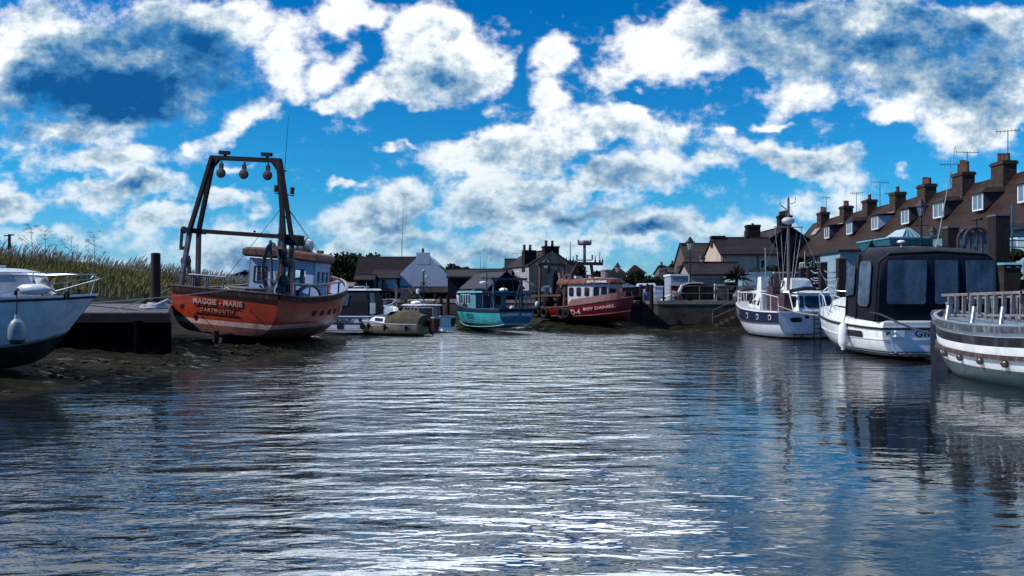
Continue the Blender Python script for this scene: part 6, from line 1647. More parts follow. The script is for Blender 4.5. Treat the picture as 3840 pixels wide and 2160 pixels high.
# ---------------- end house with dark gable, cream house, and lesser roofs around them
def right_centre():
    D = 74.0
    t, zb = gable_house('house', 'tall house with black gable wall and banded chimney beside the cream house', 'house', X(2850, D), D, 5.4, 9, Z(922, D), Z(850, D), BLKB, TILED, 'y', over=.25, wins=(('l', .72, .9, .55, .85, (0, 1)), ('f', .06, .2, .35, .6, (1, 0))), gutter=False)
    b = MB(); b.box(-.06, -.005, 0, 9.0, 0, Z(925, D) - zb - .1); b.build('side_wall', CREAM, t)
    chimney(t, (X(2948, D) - X(2850, D)), .5, 4.6, Z(806, D) - zb, 1.15, .8, 4, BRICKD, .42)
    chimney(t, (X(2828, 80) - X(2850, D)), 6.5, 3.5, Z(842, 80) - zb, 1.3, .9, 1, BRICKD, .2)
    b = MB(); b.tube([(2.6, -.05, 2.2), (2.6, -.12, 5.2)], .04); b.build('downpipe', GUT, t)
    D = 70.0; x0 = X(2703, D)
    t, zb = gable_house('house', 'cream rendered house with dark tiled roof facing the creek behind the quay', 'house', x0, D, 5.0, 5.9, Z(952, D), Z(897, 73), CREAM, TILED, 'x', wins=(('l', .35, .55, .45, .85, (0, 1)), ('l', .08, .2, .55, .8, (0, 0)), ('f', .70, .80, .50, .86, (0, 1))))
    chimney(t, .5, 3.0, 4.8, Z(885, 73) - zb, 1.2, .7, 0, BRICKD)
    b = MB(); b.cyl((.22, -.08, 0), (.22, -.08, 4.0), .05, n=6); b.build('downpipe', GUT, t); b = MB(); b.cyl((3.25, -.08, 0), (3.25, -.08, 4.0), .05, n=6); b.build('downpipe', GUT, t)
    b = MB(); b.cyl((3.0, 2.9, 5.3), (3.0, 2.9, 6.3), .12, n=8); b.build('flue', POT, t)
    aerial(t, 3.8, 2.9, 5.3, Z(866, 73) - zb, .2, 5)
    # dark brown house to the left of it
    D = 80; x0 = X(2575, D)
    t, zb = gable_house('house', 'dark brown house with steep tiled roof behind the first quay lamp', 'house', x0, D, 4.6, 6.0, Z(985, D), Z(918, 83), mat('brown_wall', (.10, .085, .075), .85, var=.3), mat('brown_slate', (.040, .034, .034), .85, var=.3, planks=(2, .2, .5)), 'x', wins=(('f', .02, .10, .62, .84, (0, 0)),))
    chimney(t, .5, 3, 5.0, Z(912, 83) - zb, .8, .7, 0, BRICK)
    # low sheds and little gable
    D = 62; t, zb = gable_house('shed', 'long low grey shed with dark roof behind the quay railing', 'shed', X(2588, D), D, X(2790, D) - X(2588, D), 4.0, Z(1028, D), Z(990, D + 2), mat('grey_shed_wall', (.28, .25, .24), .8, var=.2), TILED, 'x', over=.3)
    b = MB(); b.box(-.0, X(2790, D) - X(2588, D), -.05, -.01, Z(1040, D) - zb, Z(1034, D) - zb); b.build('fascia', WFRAME, t)
    D = 66; gable_house('shed', 'small shed with white gable between the pale kiosk and the lamp post', 'shed', X(2562, D), D, X(2592, D) - X(2562, D), 3.5, Z(1028, D), Z(1000, D), PALEW, TILED, 'y', over=.1, gutter=False)
    D = 90; t, zb = gable_house('house', 'distant low house with slate roof left of the pale kiosk', 'house', X(2488, D), D, X(2575, D) - X(2488, D), 6, Z(1024, D), Z(1004, D + 3), mat('dim_wall', (.12, .11, .12), .85), TILED, 'x', wins=(('f', .08, .16, .5, .8, (0, 0)),))
    chimney(t, .35, 3, 3.5, Z(995, 93) - zb, .7, .5, 1, BRICKD); chimney(t, 1.6, 3, 3.5, Z(990, 93) - zb, .5, .5, 1, BRICKD)
    D = 84; t, zb = gable_house('shed', 'tiny distant outbuilding with a pale lean-to gable', 'shed', X(2486, D), D, X(2510, D) - X(2486, D), 3.5, Z(1044, D), Z(1016, D), PALEW, TILED, 'y', over=.1, gutter=False)
    # pale kiosk with flat white fascia
    D = 57; x0 = X(2516, D); w = X(2582, D) - x0; t = thing('kiosk', 'pale flat roofed kiosk with white fascia and double doors behind the railing', 'kiosk', (x0, D, QZ - .02))
    zt = Z(1027, D) - QZ; b = MB(); b.box(0, w, 0, 2.4, 0, zt - .14); b.build('wall', mat('pale_blue_kiosk', (.24, .29, .38), .7, var=.15, dirt=((.12, .14, .18), .5, 2)), t)
    b = MB(); b.box(-.06, w + .06, -.08, 2.5, zt - .14, zt); b.build('roof', WFRAME, t)
    for k in range(2):
        b = MB(); b.box(.15 + k * (w / 2 - .1), w / 2 - .02 + k * (w / 2 - .1), -.04, -.005, .1, zt - .62); b.build('door', mat('pale_door', (.36, .42, .52), .6), t)
    b = MB(); b.box(w * .42, w * .62, -.035, -.005, zt - .48, zt - .24); b.build('notice', mat('buff_notice', (.26, .20, .20), .7), t)
    # cyan garage and its garden wall
    D = 54.5; x0 = X(2783, D); w = X(2893, D) - x0; t = thing('garage', 'pale blue rendered garage with wide door beyond the mast yacht', 'garage', (x0, D, QZ - .02))
    zt = Z(1022, D) - QZ; b = MB(); b.prism([(0, 0), (w, 0), (w, zt + .12), (w * .5, zt + .05), (0, zt - .08)], 'y', 0, 4.5); b.build('wall', CYANW, t)
    b = MB(); b.box(.14, w - .12, -.06, -.005, .0, zt - .32); f = b.build('door_frame', mat('pale_blue_frame', (.30, .46, .58), .6), t)
    for k in range(2):
        b = MB(); b.box(.22 + k * (w / 2 - .13), w / 2 - .02 + k * (w / 2 - .13), -.09, -.055, .0, zt - .42); b.build('door', mat('pale_blue_door', (.34, .46, .56), .6, var=.1), t)
    D = 53.5; x0 = X(2903, D); w = X(3075, D) - x0; t = thing('garden_wall', 'rough brown and pale garden wall between the garage and the quay posts', 'wall', (x0, D, QZ - .02))
    b = MB(); b.box(0, w, 0, .25, 0, Z(1024, D) - QZ); b.build('wall', mat('patched_wall', (.12, .085, .095), .9, var=.6, vscale=1.2, dirt=((.2, .28, .36), .7, .9)), t); b = MB(); b.box(-.02, w + .02, -.05, .3, Z(1024, D) - QZ, Z(1018, D) - QZ); b.build('coping', mat('pale_coping', (.3, .34, .38), .7), t)
    # cyan conservatory and garden buildings in front of the terrace
    t = thing('conservatory', 'glazed conservatory with turquoise fascia below the tall lamp', 'conservatory', (20.4, 41.5, QZ - .02))
    zt = Z(893, 41.5) - QZ; w = X(3545, 41.5) - X(3335, 41.5); t.location.x = X(3335, 41.5)
    b = MB(); b.box(0, w, 0, 3.5, 0, zt - .55); b.build('wall', CYANW, t)
    b = MB(); b.loft([[(.12, -.0, zt - .55), (w - .12, 0, zt - .55), (w - .12, 3.4, zt - .55), (.12, 3.4, zt - .55)], [(-.1, -.2, zt), (w + .1, -.2, zt), (w + .1, 3.6, zt), (-.1, 3.6, zt)]]); b.build('fascia', mat('turquoise_fascia', (.02, .14, .20), .4, var=.2), t)
    b = MB(); b.box(-.14, w + .14, -.24, 3.64, zt, zt + .07); rf = b.build('roof', mat('pale_cyan_trim', (.14, .32, .42), .4), t)
    b = MB(); b.loft([[(.9, .5, zt + .07), (w * .66, .5, zt + .07), (w * .66, 3, zt + .07), (.9, 3, zt + .07)], [(w * .50, 1.2, zt + .62), (w * .56, 1.2, zt + .62), (w * .56, 2.3, zt + .62), (w * .50, 2.3, zt + .62)]]); b.build('skylight', mat('skylight_glass', (.08, .15, .20), .35, spec=.3), rf)
    for k in range(5):
        f = k / 4; b = MB(); b.beam((.9 + (w * .66 - .9) * f, .47, zt + .10), (w * (.50 + .06 * f), 1.17, zt + .64), .04); b.build('glazing_bar', MATS['pale_cyan_trim'], rf)
    t = thing('outbuilding', 'low flat roofed outbuilding with cyan wall left of the canopy', 'outbuilding', (X(3150, 47), 47, QZ - .02))
    w = X(3310, 47) - X(3150, 47); zt = Z(935, 47) - QZ; b = MB(); b.box(0, w, 0, 3, 0, zt - .15); b.build('wall', CYANW, t); b = MB(); b.box(-.15, w + .15, -.15, 3.1, zt - .15, zt); b.build('roof', GUT, t)
    b = MB(); b.box(.4, 1.0, -.04, 0, 1.2, 2.0); b.build('window', GLASS, t)
    t = thing('garden_shed', 'dark timber garden building behind the wooden arches on the right', 'shed', (X(3590, 38), 38, QZ - .02))
    b = MB(); w = X(3735, 38) - X(3590, 38); b.box(0, w, 0, 2.2, 0, Z(868, 38) - QZ - .12); b.build('wall', mat('teal_grey_wall', (.10, .20, .25), .8, var=.4, dirt=((.02, .03, .05), .7, 1.5)), t); b = MB(); b.box(-.1, w + .1, -.1, 2.3, Z(868, 38) - QZ - .12, Z(868, 38) - QZ); b.build('roof', GUT, t)
    b = MB(); b.box(w * .45, w * .98, -.05, -.005, .2, 1.9); b.build('door', mat('brown_black_door', (.03, .02, .025), .7), t)


right_centre()


def left_centre():
    # white boathouse: cross gable towards the creek and a long wing to the left
    D = 92; x0 = X(1499, D); w = X(1677, D) - x0; zb = QZ - .05
    t = thing('boathouse', 'pale blue grey gabled building with long dark roof and square chimney, left of centre', 'building', (x0, D, zb))
    e, r = Z(1027, D) - zb, Z(962, D) - zb
    b = MB(); b.prism([(0, 0), (w, 0), (w, e), (w / 2 + .55, r + .1), (w / 2 - .55, r + .1), (0, e)], 'y', 0, 8); b.build('wall', PALEW, t)
    sl = (r - e) / (w / 2 - .5); b = MB()
    for sg in (-1, 1):
        p = [(w / 2 + sg * (w / 2 + .2), e - .2 * sl), (w / 2, r + .25), (w / 2, r + .42), (w / 2 + sg * (w / 2 + .2), e - .2 * sl + .17)]; b.prism(p, 'y', .12, 8.2)
    rf = b.build('roof', TILED, t)
    b = MB(); b.box(w / 2 - .82, w / 2 + .72, -.02, .7, r - .9, Z(947, D) - zb); c = b.build('chimney', PALEW, t); b = MB(); b.cyl((w / 2 - .1, .3, Z(947, D) - zb), (w / 2 - .1, .3, Z(931, D) - zb), .14, n=8); b.build('chimney_pot', GUT, c)
    xl = X(1345, D + 4) - x0; b = MB(); b.prism([(2.0, 0), (7.6, 0), (7.6, Z(1036, D) - zb), (4.8, Z(966, D + 4) - zb), (2.0, Z(1036, D) - zb)], 'x', xl, .05); b.build('wing_wall', mat('shingled_gable', (.20, .22, .28), .8, planks=(2, .2, .6)), t)
    ew, rw = Z(1036, D) - zb, Z(966, D + 4) - zb; s2 = (rw - ew) / 2.8; b = MB()
    for sg in (-1, 1): b.prism([(4.8 + sg * 3.0, ew - .2 * s2), (4.8, rw + .02), (4.8, rw + .18), (4.8 + sg * 3.0, ew - .2 * s2 + .16)], 'x', xl - .1, w * .42)
    b.build('wing_roof', TILED, rf)
    # white lean-to in front of the wing
    xa, xb = X(1392, D) - x0, X(1488, D) - x0; ea, ra = Z(1043, D) - zb, Z(1014, D) - zb
    b = MB(); b.prism([(-.6, 0), (2.0, 0), (2.0, ra), (-.6, ea)], 'x', xa, xb); b.build('annexe_wall', mat('bright_pale_wall', (.46, .50, .58), .7, var=.1), t)
    b = MB(); b.prism([(-.85, ea - .12), (2.1, ra + .02), (2.1, ra + .16), (-.85, ea + .02)], 'x', xa - .08, xb + .5); b.build('annexe_roof', TILED, rf)
    q = [(xa, -.6, 0), (xb, -.6, 0), (xb, -.6, ea), (xa, -.6, ea)]; window(q, .46, .64, .45, .92, t, mat('grey_frame', (.25, .27, .32), .6), GLASS, .06, (0, 1))
    # black ground floor and verandah roof
    xr = X(1712, D - 3) - x0; b = MB(); b.box(xa - 1.6, xr - .6, -2.4, -.65, 0, Z(1097, D - 3) - zb); b.build('lower_wall', BLKB, t)
    b = MB(); b.prism([(-3.1, Z(1096, D - 3) - zb - .12), (-.03, Z(1076, D) - zb - .1), (-.03, Z(1076, D) - zb + .06), (-3.1, Z(1096, D - 3) - zb + .0)], 'x', -.1, xr); b.build('verandah_roof', TILED, rf)
    b = MB(); b.prism([(-3.1, Z(1091, D - 3) - zb - .12), (-.63, Z(1084, D) - zb - .1), (-.63, Z(1084, D) - zb + .06), (-3.1, Z(1091, D - 3) - zb + .0)], 'x', xa - 1.5, -.1); b.build('verandah_roof', TILED, rf)
    for (pa, pb) in ((1392, 1401), (1430, 1460), (1552, 1568)):
        q = [(X(pa, D - 3) - x0, -2.4, 0), (X(pb, D - 3) - x0, -2.4, 0), (X(pb, D - 3) - x0, -2.4, 1.0), (X(pa, D - 3) - x0, -2.4, 1.0)]; 
        f = window(q, 0, 1, .0, .62, t, mat('dull_white_frame', (.38, .40, .46), .6), GLASS, .07, (1, 0))
    # dark store at the left end
    D2 = 88; t = gable_house('store', 'low black store under the left end of the long roof', 'shed', X(1330, D2), D2, X(1400, D2) - X(1330, D2), 3, Z(1050, D2), Z(1032, D2), BLKB, TILED, 'x', gutter=False)[0]
    # tall radio mast behind
    D3 = 104; t = thing('radio_mast', 'very tall thin radio mast rising behind the pale gabled building', 'mast', (X(1504, D3), D3, QZ))
    b = MB(); h = Z(778, D3) - QZ; b.cyl((0, 0, 0), (.12, 0, h * .62), .07, .05, 6); b.cyl((.12, 0, h * .62), (.30, 0, h), .045, .02, 6); b.build('pole', GALV, t)
    b = MB(); z = Z(833, D3) - QZ
    b.beam((-.45, 0, z), (.75, 0, z + .02), .04); b.cyl((-.4, 0, z), (-.4, 0, z + 2.4), .018, n=4); b.cyl((.65, 0, z), (.75, 0, z + 2.2), .018, n=4); b.build('aerial', GALV, t)
    # long dark barn
    D = 84; t, zb2 = gable_house('barn', 'long low black boarded barn behind the turquoise fishing boat', 'barn', X(1679, D), D, X(1915, D) - X(1679, D), 6, Z(1039, D), Z(1014, D + 3), BLKB, mat('brown_black_roof', (.022, .018, .022), .85, var=.4, planks=(2, .2, .5)), 'x', wins=(('f', .30, .36, .55, .78, (0, 0)), ('f', .92, .98, .5, .8, (0, 0))), fm=mat('grey_frame', (.2, .2, .2)))
    for (px, tp) in ((1802, 958), (1815, 953), (1823, 960)):
        b = MB(); x = X(px, D + 3) - X(1679, D); b.cyl((x, 3, Z(1012, D + 3) - zb2), (x, 3, Z(tp, D + 3) - zb2), .04, .02, 5); b.build('aerial', GALV, t)
    b = MB(); b.beam((X(1803, D + 3) - X(1679, D), 3, Z(1002, D + 3) - zb2), (X(1824, D + 3) - X(1679, D), 3, Z(1002, D + 3) - zb2), .07); b.build('aerial_bracket', WFRAME, t)
    # dark gabled shed turned towards the creek
    D = 63; sh, zb3 = gable_house('boat_shed', 'black gabled boat shed with grey roof behind the turquoise boat', 'shed', X(1840, D), D, 2.8, 4.2, Z(1072, D), Z(1020, D), BLKB, mat('grey_slate', (.045, .045, .060), .8, var=.35, planks=(2, .15, .55)), 'y', rotz=33, over=.35, gutter=False)
    b = MB(); b.box(.5, 2.3, -.04, 0, 0, 1.3); b.build('door', mat('very_dark_boards', (.006, .006, .008), .9), sh)
    # brick house, gable to the creek, turned
    D = 82; x0 = X(1985, D); a_ = 18
    t, zb4 = gable_house('house', 'large brown house with plain gable wall and paired chimney stacks, at the centre', 'house', x0, D, 5.0, 9, Z(997, D), Z(938, D), mat('brown_render', (.32, .22, .155), .9, var=.25, vscale=2, dirt=((.05, .04, .035), .5, 1)), TILED, 'y', rotz=a_, over=.15, wins=(('l', .74, .84, .45, .9, (0, 1)), ('l', .52, .62, .5, .85, (0, 1))), gutter=False)
    b = MB(); b.box(-.05, -.005, 0, 9, 0, Z(1000, D) - zb4); b.build('side_wall', mat('pale_grey_wall', (.26, .26, .30), .8, var=.3), t)
    b = MB(); b.box(-.1, 1.2, 1.2, 2.2, Z(1000, D) - zb4 - .5, Z(935, D) - zb4); c = b.build('chimney', BRICKD, t)
    b = MB(); b.box(1.7, 3.3, .02, .9, 4.0, Z(926, D) - zb4); b.box(1.62, 3.38, -.04, .98, Z(926, D) - zb4, Z(921, D) - zb4); c2 = b.build('chimney', BRICKD, t)
    for (cc, x, z) in ((c, .1, 935), (c, .75, 935), (c2, 2.0, 921), (c2, 2.7, 921)):
        b = MB(); b.lathe([(.17, 0), (.14, .5), (.17, .52), (.16, .6)], (x, 1.9 if cc is c else .45, Z(z, D) - zb4), 8); b.build('chimney_pot', POT, cc)
    b = MB(); b.box(-.4, 5.2, -.5, -.05, 0, .42); b.build('plinth', mat('plinth_brick', (.10, .06, .05), .9), t)
    aerial(t, -.6, 2.0, 4.4, Z(948, D) - zb4, .1, 5)
    D = 88; t, zb5 = gable_house('house', 'lower dark tiled house joined behind the left of the brown house', 'house', X(1895, D), D, X(2010, D) - X(1895, D), 6, Z(1020, D), Z(976, D + 3), mat('dim_wall', (.1, .1, .1)), TILED, 'x', wins=(('f', .5, .6, .45, .8, (0, 0)),))
    # hipped roofs far right of centre
    for (pa, pm, pb, ez, rz, D, lab) in ((2276, 2318, 2358, 1030, 998, 100, 'distant white walled bungalow with pyramid roof behind the second lamp'), (2352, 2386, 2428, 1024, 993, 104, 'distant bungalow with pointed roof above the dark hedge')):
        x0 = X(pa, D); w = X(pb, D) - x0; t = thing('bungalow', lab, 'house', (x0, D, QZ)); z1, z2 = Z(ez, D) - QZ, Z(rz, D) - QZ
        b = MB(); b.box(.3, w - .3, .3, w, 0, z1); b.build('wall', mat('pale_bungalow_wall', (.30, .29, .28), .8), t)
        b = MB(); xm = X(pm, D) - x0; b.loft([[(0, 0, z1 - .05), (w, 0, z1 - .05), (w, w + .3, z1 - .05), (0, w + .3, z1 - .05)], [(xm - .15, w * .4, z2), (xm + .15, w * .4, z2), (xm + .15, w * .6, z2), (xm - .15, w * .6, z2)]]); b.build('roof', TILE, t)
    # boat shed roof seen beyond the orange trawler
    D = 84; gable_house('shed', 'distant dark roofed shed beyond the grass bank, seen past the orange trawler', 'shed', X(835, D), D, X(1000, D) - X(835, D), 8, Z(1046, D), Z(1020, D), mat('dark_shed_wall', (.03, .025, .03), .9), mat('flat_dark_roof', (.030, .026, .034), .85, var=.3), 'y', over=.3, gutter=False)
    D = 76; gable_house('hut', 'low brown hut at the foot of the dark trees beyond the trawler bow', 'shed', X(1262, D), D, X(1320, D) - X(1262, D), 3, Z(1076, D), Z(1062, D), mat('brown_hut', (.09, .045, .04), .9, planks=(0, .2, .5)), mat('pinkish_roof', (.16, .10, .12), .8), 'x', gutter=False)


left_centre()

# ================================================================== trees and shrubs
def tree(name, label, cat, px, py_top, D, w, h=None, lobes=None, col=(.018, .030, .010), n=2600, trunk=True, seed=1, z0=None, group=None, leaf=.16):
    rnd = random.Random(seed); zb = QZ - .1 if z0 is None else z0
    t = thing(name, label, cat, (X(px, D), D, zb), 0, group)
    H_ = Z(py_top, D) - zb if h is None else h
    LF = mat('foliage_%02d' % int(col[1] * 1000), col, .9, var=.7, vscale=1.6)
    tb = MB(); cb = MB(); cl = []
    if trunk:
        tb.tube([(0, 0, 0), (.05, 0, H_ * .3), (0, .05, H_ * .55)], [H_ * .035, H_ * .028, H_ * .015], 7)
    nl = lobes or 9
    for k in range(nl):
        a = rnd.uniform(0, 6.28); rr = w * .5 * math.sqrt(rnd.random()) * .78; zz = H_ * (.42 + .48 * rnd.random()) if trunk else H_ * (.25 + .55 * rnd.random())
        zz *= 1 - .25 * (rr / (w * .5)) ** 2
        c = Vector((rr * math.cos(a), rr * math.sin(a) * .8, zz)); r = w * rnd.uniform(.14, .24); cl.append((c, r))
        if trunk: tb.tube([(0, 0, H_ * .28), (c * .5 + Vector((0, 0, H_ * .12))), c], [H_ * .014, H_ * .009, H_ * .004], 4)
    for k in range(n):
        c, r = cl[k % nl]; d = Vector((rnd.gauss(0, 1), rnd.gauss(0, 1), rnd.gauss(0, 1))).normalized() * r * (.55 + .6 * rnd.random())
        d.z *= .8; p = c + d; s = leaf * rnd.uniform(.6, 1.3)
        u = Vector((rnd.gauss(0, 1), rnd.gauss(0, 1), rnd.gauss(0, 1))).normalized(); v = u.cross(Vector((rnd.gauss(0, 1), rnd.gauss(0, 1), rnd.gauss(0, 1)))).normalized()
        if p.z < .05: p.z = .05
        cb.add([p - u * s, p + v * s * .6, p + u * s, p - v * s * .6], [(0, 1, 2, 3)])
    if trunk: tb.build('trunk', mat('bark', (.03, .022, .018), .95, var=.4), t, True)
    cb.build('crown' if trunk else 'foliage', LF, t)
    return t


tree('tree', 'dense dark green tree just right of the orange trawler wheelhouse', 'tree', 1275, 945, 100, 7.0, n=5200, lobes=16, seed=1, leaf=.22)
tree('tree', 'broad dark tree rising behind the left end of the long roof', 'tree', 1362, 942, 106, 7.5, n=4200, lobes=12, seed=2, leaf=.22)
tree('tree', 'small ragged tree peeping over the roof by the radio mast', 'tree', 1540, 958, 112, 3.0, n=900, lobes=5, seed=3, leaf=.2)
tree('tree', 'small tree above the barn roof beside the pale gabled building', 'tree', 1672, 978, 104, 3.2, n=1500, lobes=7, seed=4, leaf=.2)
tree('tree', 'second small ragged tree above the barn roof', 'tree', 1715, 982, 106, 3.6, n=1500, lobes=7, seed=5, leaf=.2)
tree('tree', 'open branching tree behind the right slope of the brown house', 'tree', 2125, 952, 96, 4.4, n=2000, lobes=12, seed=6, leaf=.22, col=(.024, .028, .014))
tree('tree', 'dark straggly tree between the brown house and the red trawler gantry', 'tree', 2168, 985, 92, 3.2, n=1500, lobes=9, seed=7, leaf=.2, col=(.024, .028, .014))
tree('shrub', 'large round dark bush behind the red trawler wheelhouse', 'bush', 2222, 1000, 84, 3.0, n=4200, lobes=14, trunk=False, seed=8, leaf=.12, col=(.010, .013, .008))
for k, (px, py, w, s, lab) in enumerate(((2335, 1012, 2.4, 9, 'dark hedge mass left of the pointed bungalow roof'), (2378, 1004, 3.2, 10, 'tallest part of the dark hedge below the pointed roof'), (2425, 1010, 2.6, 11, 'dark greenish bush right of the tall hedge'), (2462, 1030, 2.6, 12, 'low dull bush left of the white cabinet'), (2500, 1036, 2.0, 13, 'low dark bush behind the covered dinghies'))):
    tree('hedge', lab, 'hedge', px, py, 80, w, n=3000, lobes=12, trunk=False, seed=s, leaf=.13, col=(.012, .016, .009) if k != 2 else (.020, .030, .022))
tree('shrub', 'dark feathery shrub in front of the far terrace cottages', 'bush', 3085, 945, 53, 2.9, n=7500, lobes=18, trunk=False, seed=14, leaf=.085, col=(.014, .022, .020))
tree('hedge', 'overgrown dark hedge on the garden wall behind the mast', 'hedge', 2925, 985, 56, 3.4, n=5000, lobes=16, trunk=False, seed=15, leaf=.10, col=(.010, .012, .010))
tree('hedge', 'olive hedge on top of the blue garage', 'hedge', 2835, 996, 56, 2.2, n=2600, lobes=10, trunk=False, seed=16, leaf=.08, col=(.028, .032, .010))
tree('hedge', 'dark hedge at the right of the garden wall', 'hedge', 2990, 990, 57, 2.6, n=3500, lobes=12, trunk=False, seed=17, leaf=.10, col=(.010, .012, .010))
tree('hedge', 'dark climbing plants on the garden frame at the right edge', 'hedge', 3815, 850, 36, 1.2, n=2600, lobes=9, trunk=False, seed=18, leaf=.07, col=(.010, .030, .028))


def palm(px, D, ztop, label, seed, w=1.3):
    rnd = random.Random(seed); t = thing('palm', label, 'palm', (X(px, D), D, QZ - .05)); H_ = ztop - QZ
    b = MB(); b.tube([(0, 0, 0), (0, 0, H_ * .62)], [.13, .11], 8); b.build('trunk', mat('palm_trunk', (.02, .016, .016), .95), t)
    b = MB()
    for k in range(70):
        a = rnd.uniform(0, 6.28); el = rnd.uniform(.05, 1.45); l = w * rnd.uniform(.7, 1.05); o = Vector((0, 0, H_ * .62))
        d = Vector((math.cos(a) * math.cos(el), math.sin(a) * math.cos(el), math.sin(el))); sd_ = d.cross(Vector((0, 0, 1))).normalized() * .035
        p1 = o + d * l * .5; p2 = o + d * l + Vector((0, 0, -.30 * l * math.cos(el)))
        b.add([o - sd_ * .6, o + sd_ * .6, p1 + sd_, p2, p1 - sd_], [(0, 1, 2, 3, 4)])
    b.build('fronds', mat('palm_fronds', (.010, .016, .016), .8, var=.5), t)


palm(2762, 53.5, Z(985, 53.5), 'left of the two spiky dark palms behind the quay railing', 1, 1.25)
palm(2775, 55.5, Z(990, 55.5), 'taller leaning half of the dark palm clump by the blue garage', 2, 1.0)

# ================================================================== street lamps
def lamp(px, py_top, D, label, H_=None, s=1.0):
    t = thing('street_lamp', label, 'street lamp', (X(px, D), D, QZ), 0, 'old style lamp posts along the quay')
    h = Z(py_top, D) - QZ; IR = mat('black_cast_iron', (.008, .008, .012), .45, .2, var=.3)
    b = MB(); b.lathe([(.16, 0), (.16, .15), (.11, .22), (.10, .9), (.07, .98), (.055, 1.1), (.045, h - .95 * s), (.07, h - .93 * s), (.04, h - .90 * s), (.035, h - .78 * s), (.09, h - .74 * s)], n=10); b.beam((-.28 * s, 0, h - 1.12 * s), (.28 * s, 0, h - 1.12 * s), .035); b.build('post', IR, t, True)
    b = MB(); b.lathe([(.11 * s, h - .74 * s), (.21 * s, h - .34 * s)], n=6); gl = b.build('lantern_glass', mat('lantern_glass', (.30, .33, .38), .1, spec=.8, trans=.7), t)
    b = MB()
    for k in range(6): a = k * math.pi / 3; b.cyl((.112 * s * math.cos(a), .112 * s * math.sin(a), h - .74 * s), (.213 * s * math.cos(a), .213 * s * math.sin(a), h - .34 * s), .012, n=4)
    b.build('lantern_frame', IR, t)
    b = MB(); b.lathe([(.26 * s, h - .35 * s), (.25 * s, h - .32 * s), (.12 * s, h - .20 * s), (.10 * s, h - .14 * s), (.055 * s, h - .10 * s), (.05 * s, h - .07 * s), (.02, h - .04 * s), (.006, h)], n=6); b.build('lantern_cap', IR, t)


lamp(2588, 884, 51.8, 'nearest black lamp post on the far quay by the pale kiosk', s=1.25)
lamp(2633, 950, 64, 'lamp post behind the quay railing in front of the cream house', s=1.2)
lamp(3455, 742, 34, 'tall lamp post in front of the terrace roofs, above the canopy cruiser', s=1.05)
lamp(3498, 843, 43, 'small lamp with side bars right of the tall terrace lamp', s=1.0)
lamp(2047, 965, 66, 'lamp post against the brown house, left of the red trawler', s=1.2)
lamp(2316, 982, 68, 'lamp post in front of the pyramid roof, right of the red trawler gantry', s=1.2)

# ================================================================== piles, posts, rails and steps
def pile(px, pt, D, w, label, round_=False, z0=-.8, cap=True, m=None):
    t = thing('quay_post', label, 'post', (X(px, D), D, z0), 0, 'timber posts along the quay'); h = Z(pt, D) - z0
    b = MB()
    if round_: b.lathe([(w / 2, 0), (w / 2 * .96, h)], n=12)
    else: b.box(-w / 2, w / 2, -w / 2, w / 2, 0, h)
    b.build('post', m or PILE, t, round_)
    if cap: b = MB(); b.box(-w / 2 - .02, w / 2 + .02, -w / 2 - .02, w / 2 + .02, h, h + .07); b.build('cap', mat('post_cap', (.12, .11, .12), .8, var=.4), t)


pile(3745, 812, 32, .56, 'biggest square post at the right edge, beside the wooden arches')
pile(3565, 856, 36, .50, 'broad square post left of the wooden arches')
pile(3154, 971, 42.6, .40, 'tall post just left of the canopy cruiser')
pile(3086, 987, 44.5, .36, 'tall post second to the left of the canopy cruiser')
pile(3038, 1003, 47, .36, 'right of the two short wide posts behind the mast yacht')
pile(3010, 1007, 47.4, .36, 'left of the two short wide posts behind the mast yacht')
pile(2976, 1019, 45.0, .17, 'thin black post behind the mast of the yacht', cap=False)
pile(2404, 1067, 49.6, .24, 'left of the pair of dark mooring piles against the far quay', True, cap=False)
pile(2443, 1067, 49.4, .28, 'right of the pair of dark mooring piles against the far quay', True, cap=False)
pile(2012, 1092, 57.0, .22, 'dark mooring pile between the turquoise boat and the red trawler', True, cap=False)
pile(1950, 1092, 56.5, .20, 'mooring pile right behind the turquoise boat stern', True, cap=False)
pile(1680, 1108, 55.0, .26, 'dark pile left of the turquoise boat bow', True, cap=False)
pile(1654, 1112, 55.6, .22, 'dark pile beyond the maroon hulled cabin boat', True, cap=False)
pile(1632, 1102, 55.3, .20, 'leftmost dark pile beyond the maroon hulled cabin boat', True, cap=False)
for (a, b_, n_) in (((3038, 47), (3086, 44.5), 5), ((3086, 44.5), (3154, 42.6), 5)):
    for k in range(2):
        line_thing('swag_rope', 'rope sagging between quay posts behind the mast yacht', 'rope', [at(a[0], 1010 + k * 30, a[1]), at(b_[0], 1005 + k * 30, b_[1])], .03, mat('swag', (.22, .24, .30), .8), 'ropes hung between the quay posts', .25)
# timber fence with rails behind those posts
t = thing('quay_fence', 'grey timber fence with horizontal rails behind the quay posts', 'fence', (X(3060, 47.5), 47.5, QZ))
FN = mat('blue_grey_timber', (.16, .18, .24), .75, var=.3)
for k in range(6):
    b = MB(); b.beam((-.3 - .6, 0, .15 + k * .30), (2.2, -4.2, .15 + k * .30), .05, .09); b.build('rail', FN, t)
for k in range(5):
    b = MB(); b.beam((-.9 + .77 * k, -1.05 * k, 0), (-.9 + .77 * k, -1.05 * k, 1.75), .09); b.build('post', FN, t)


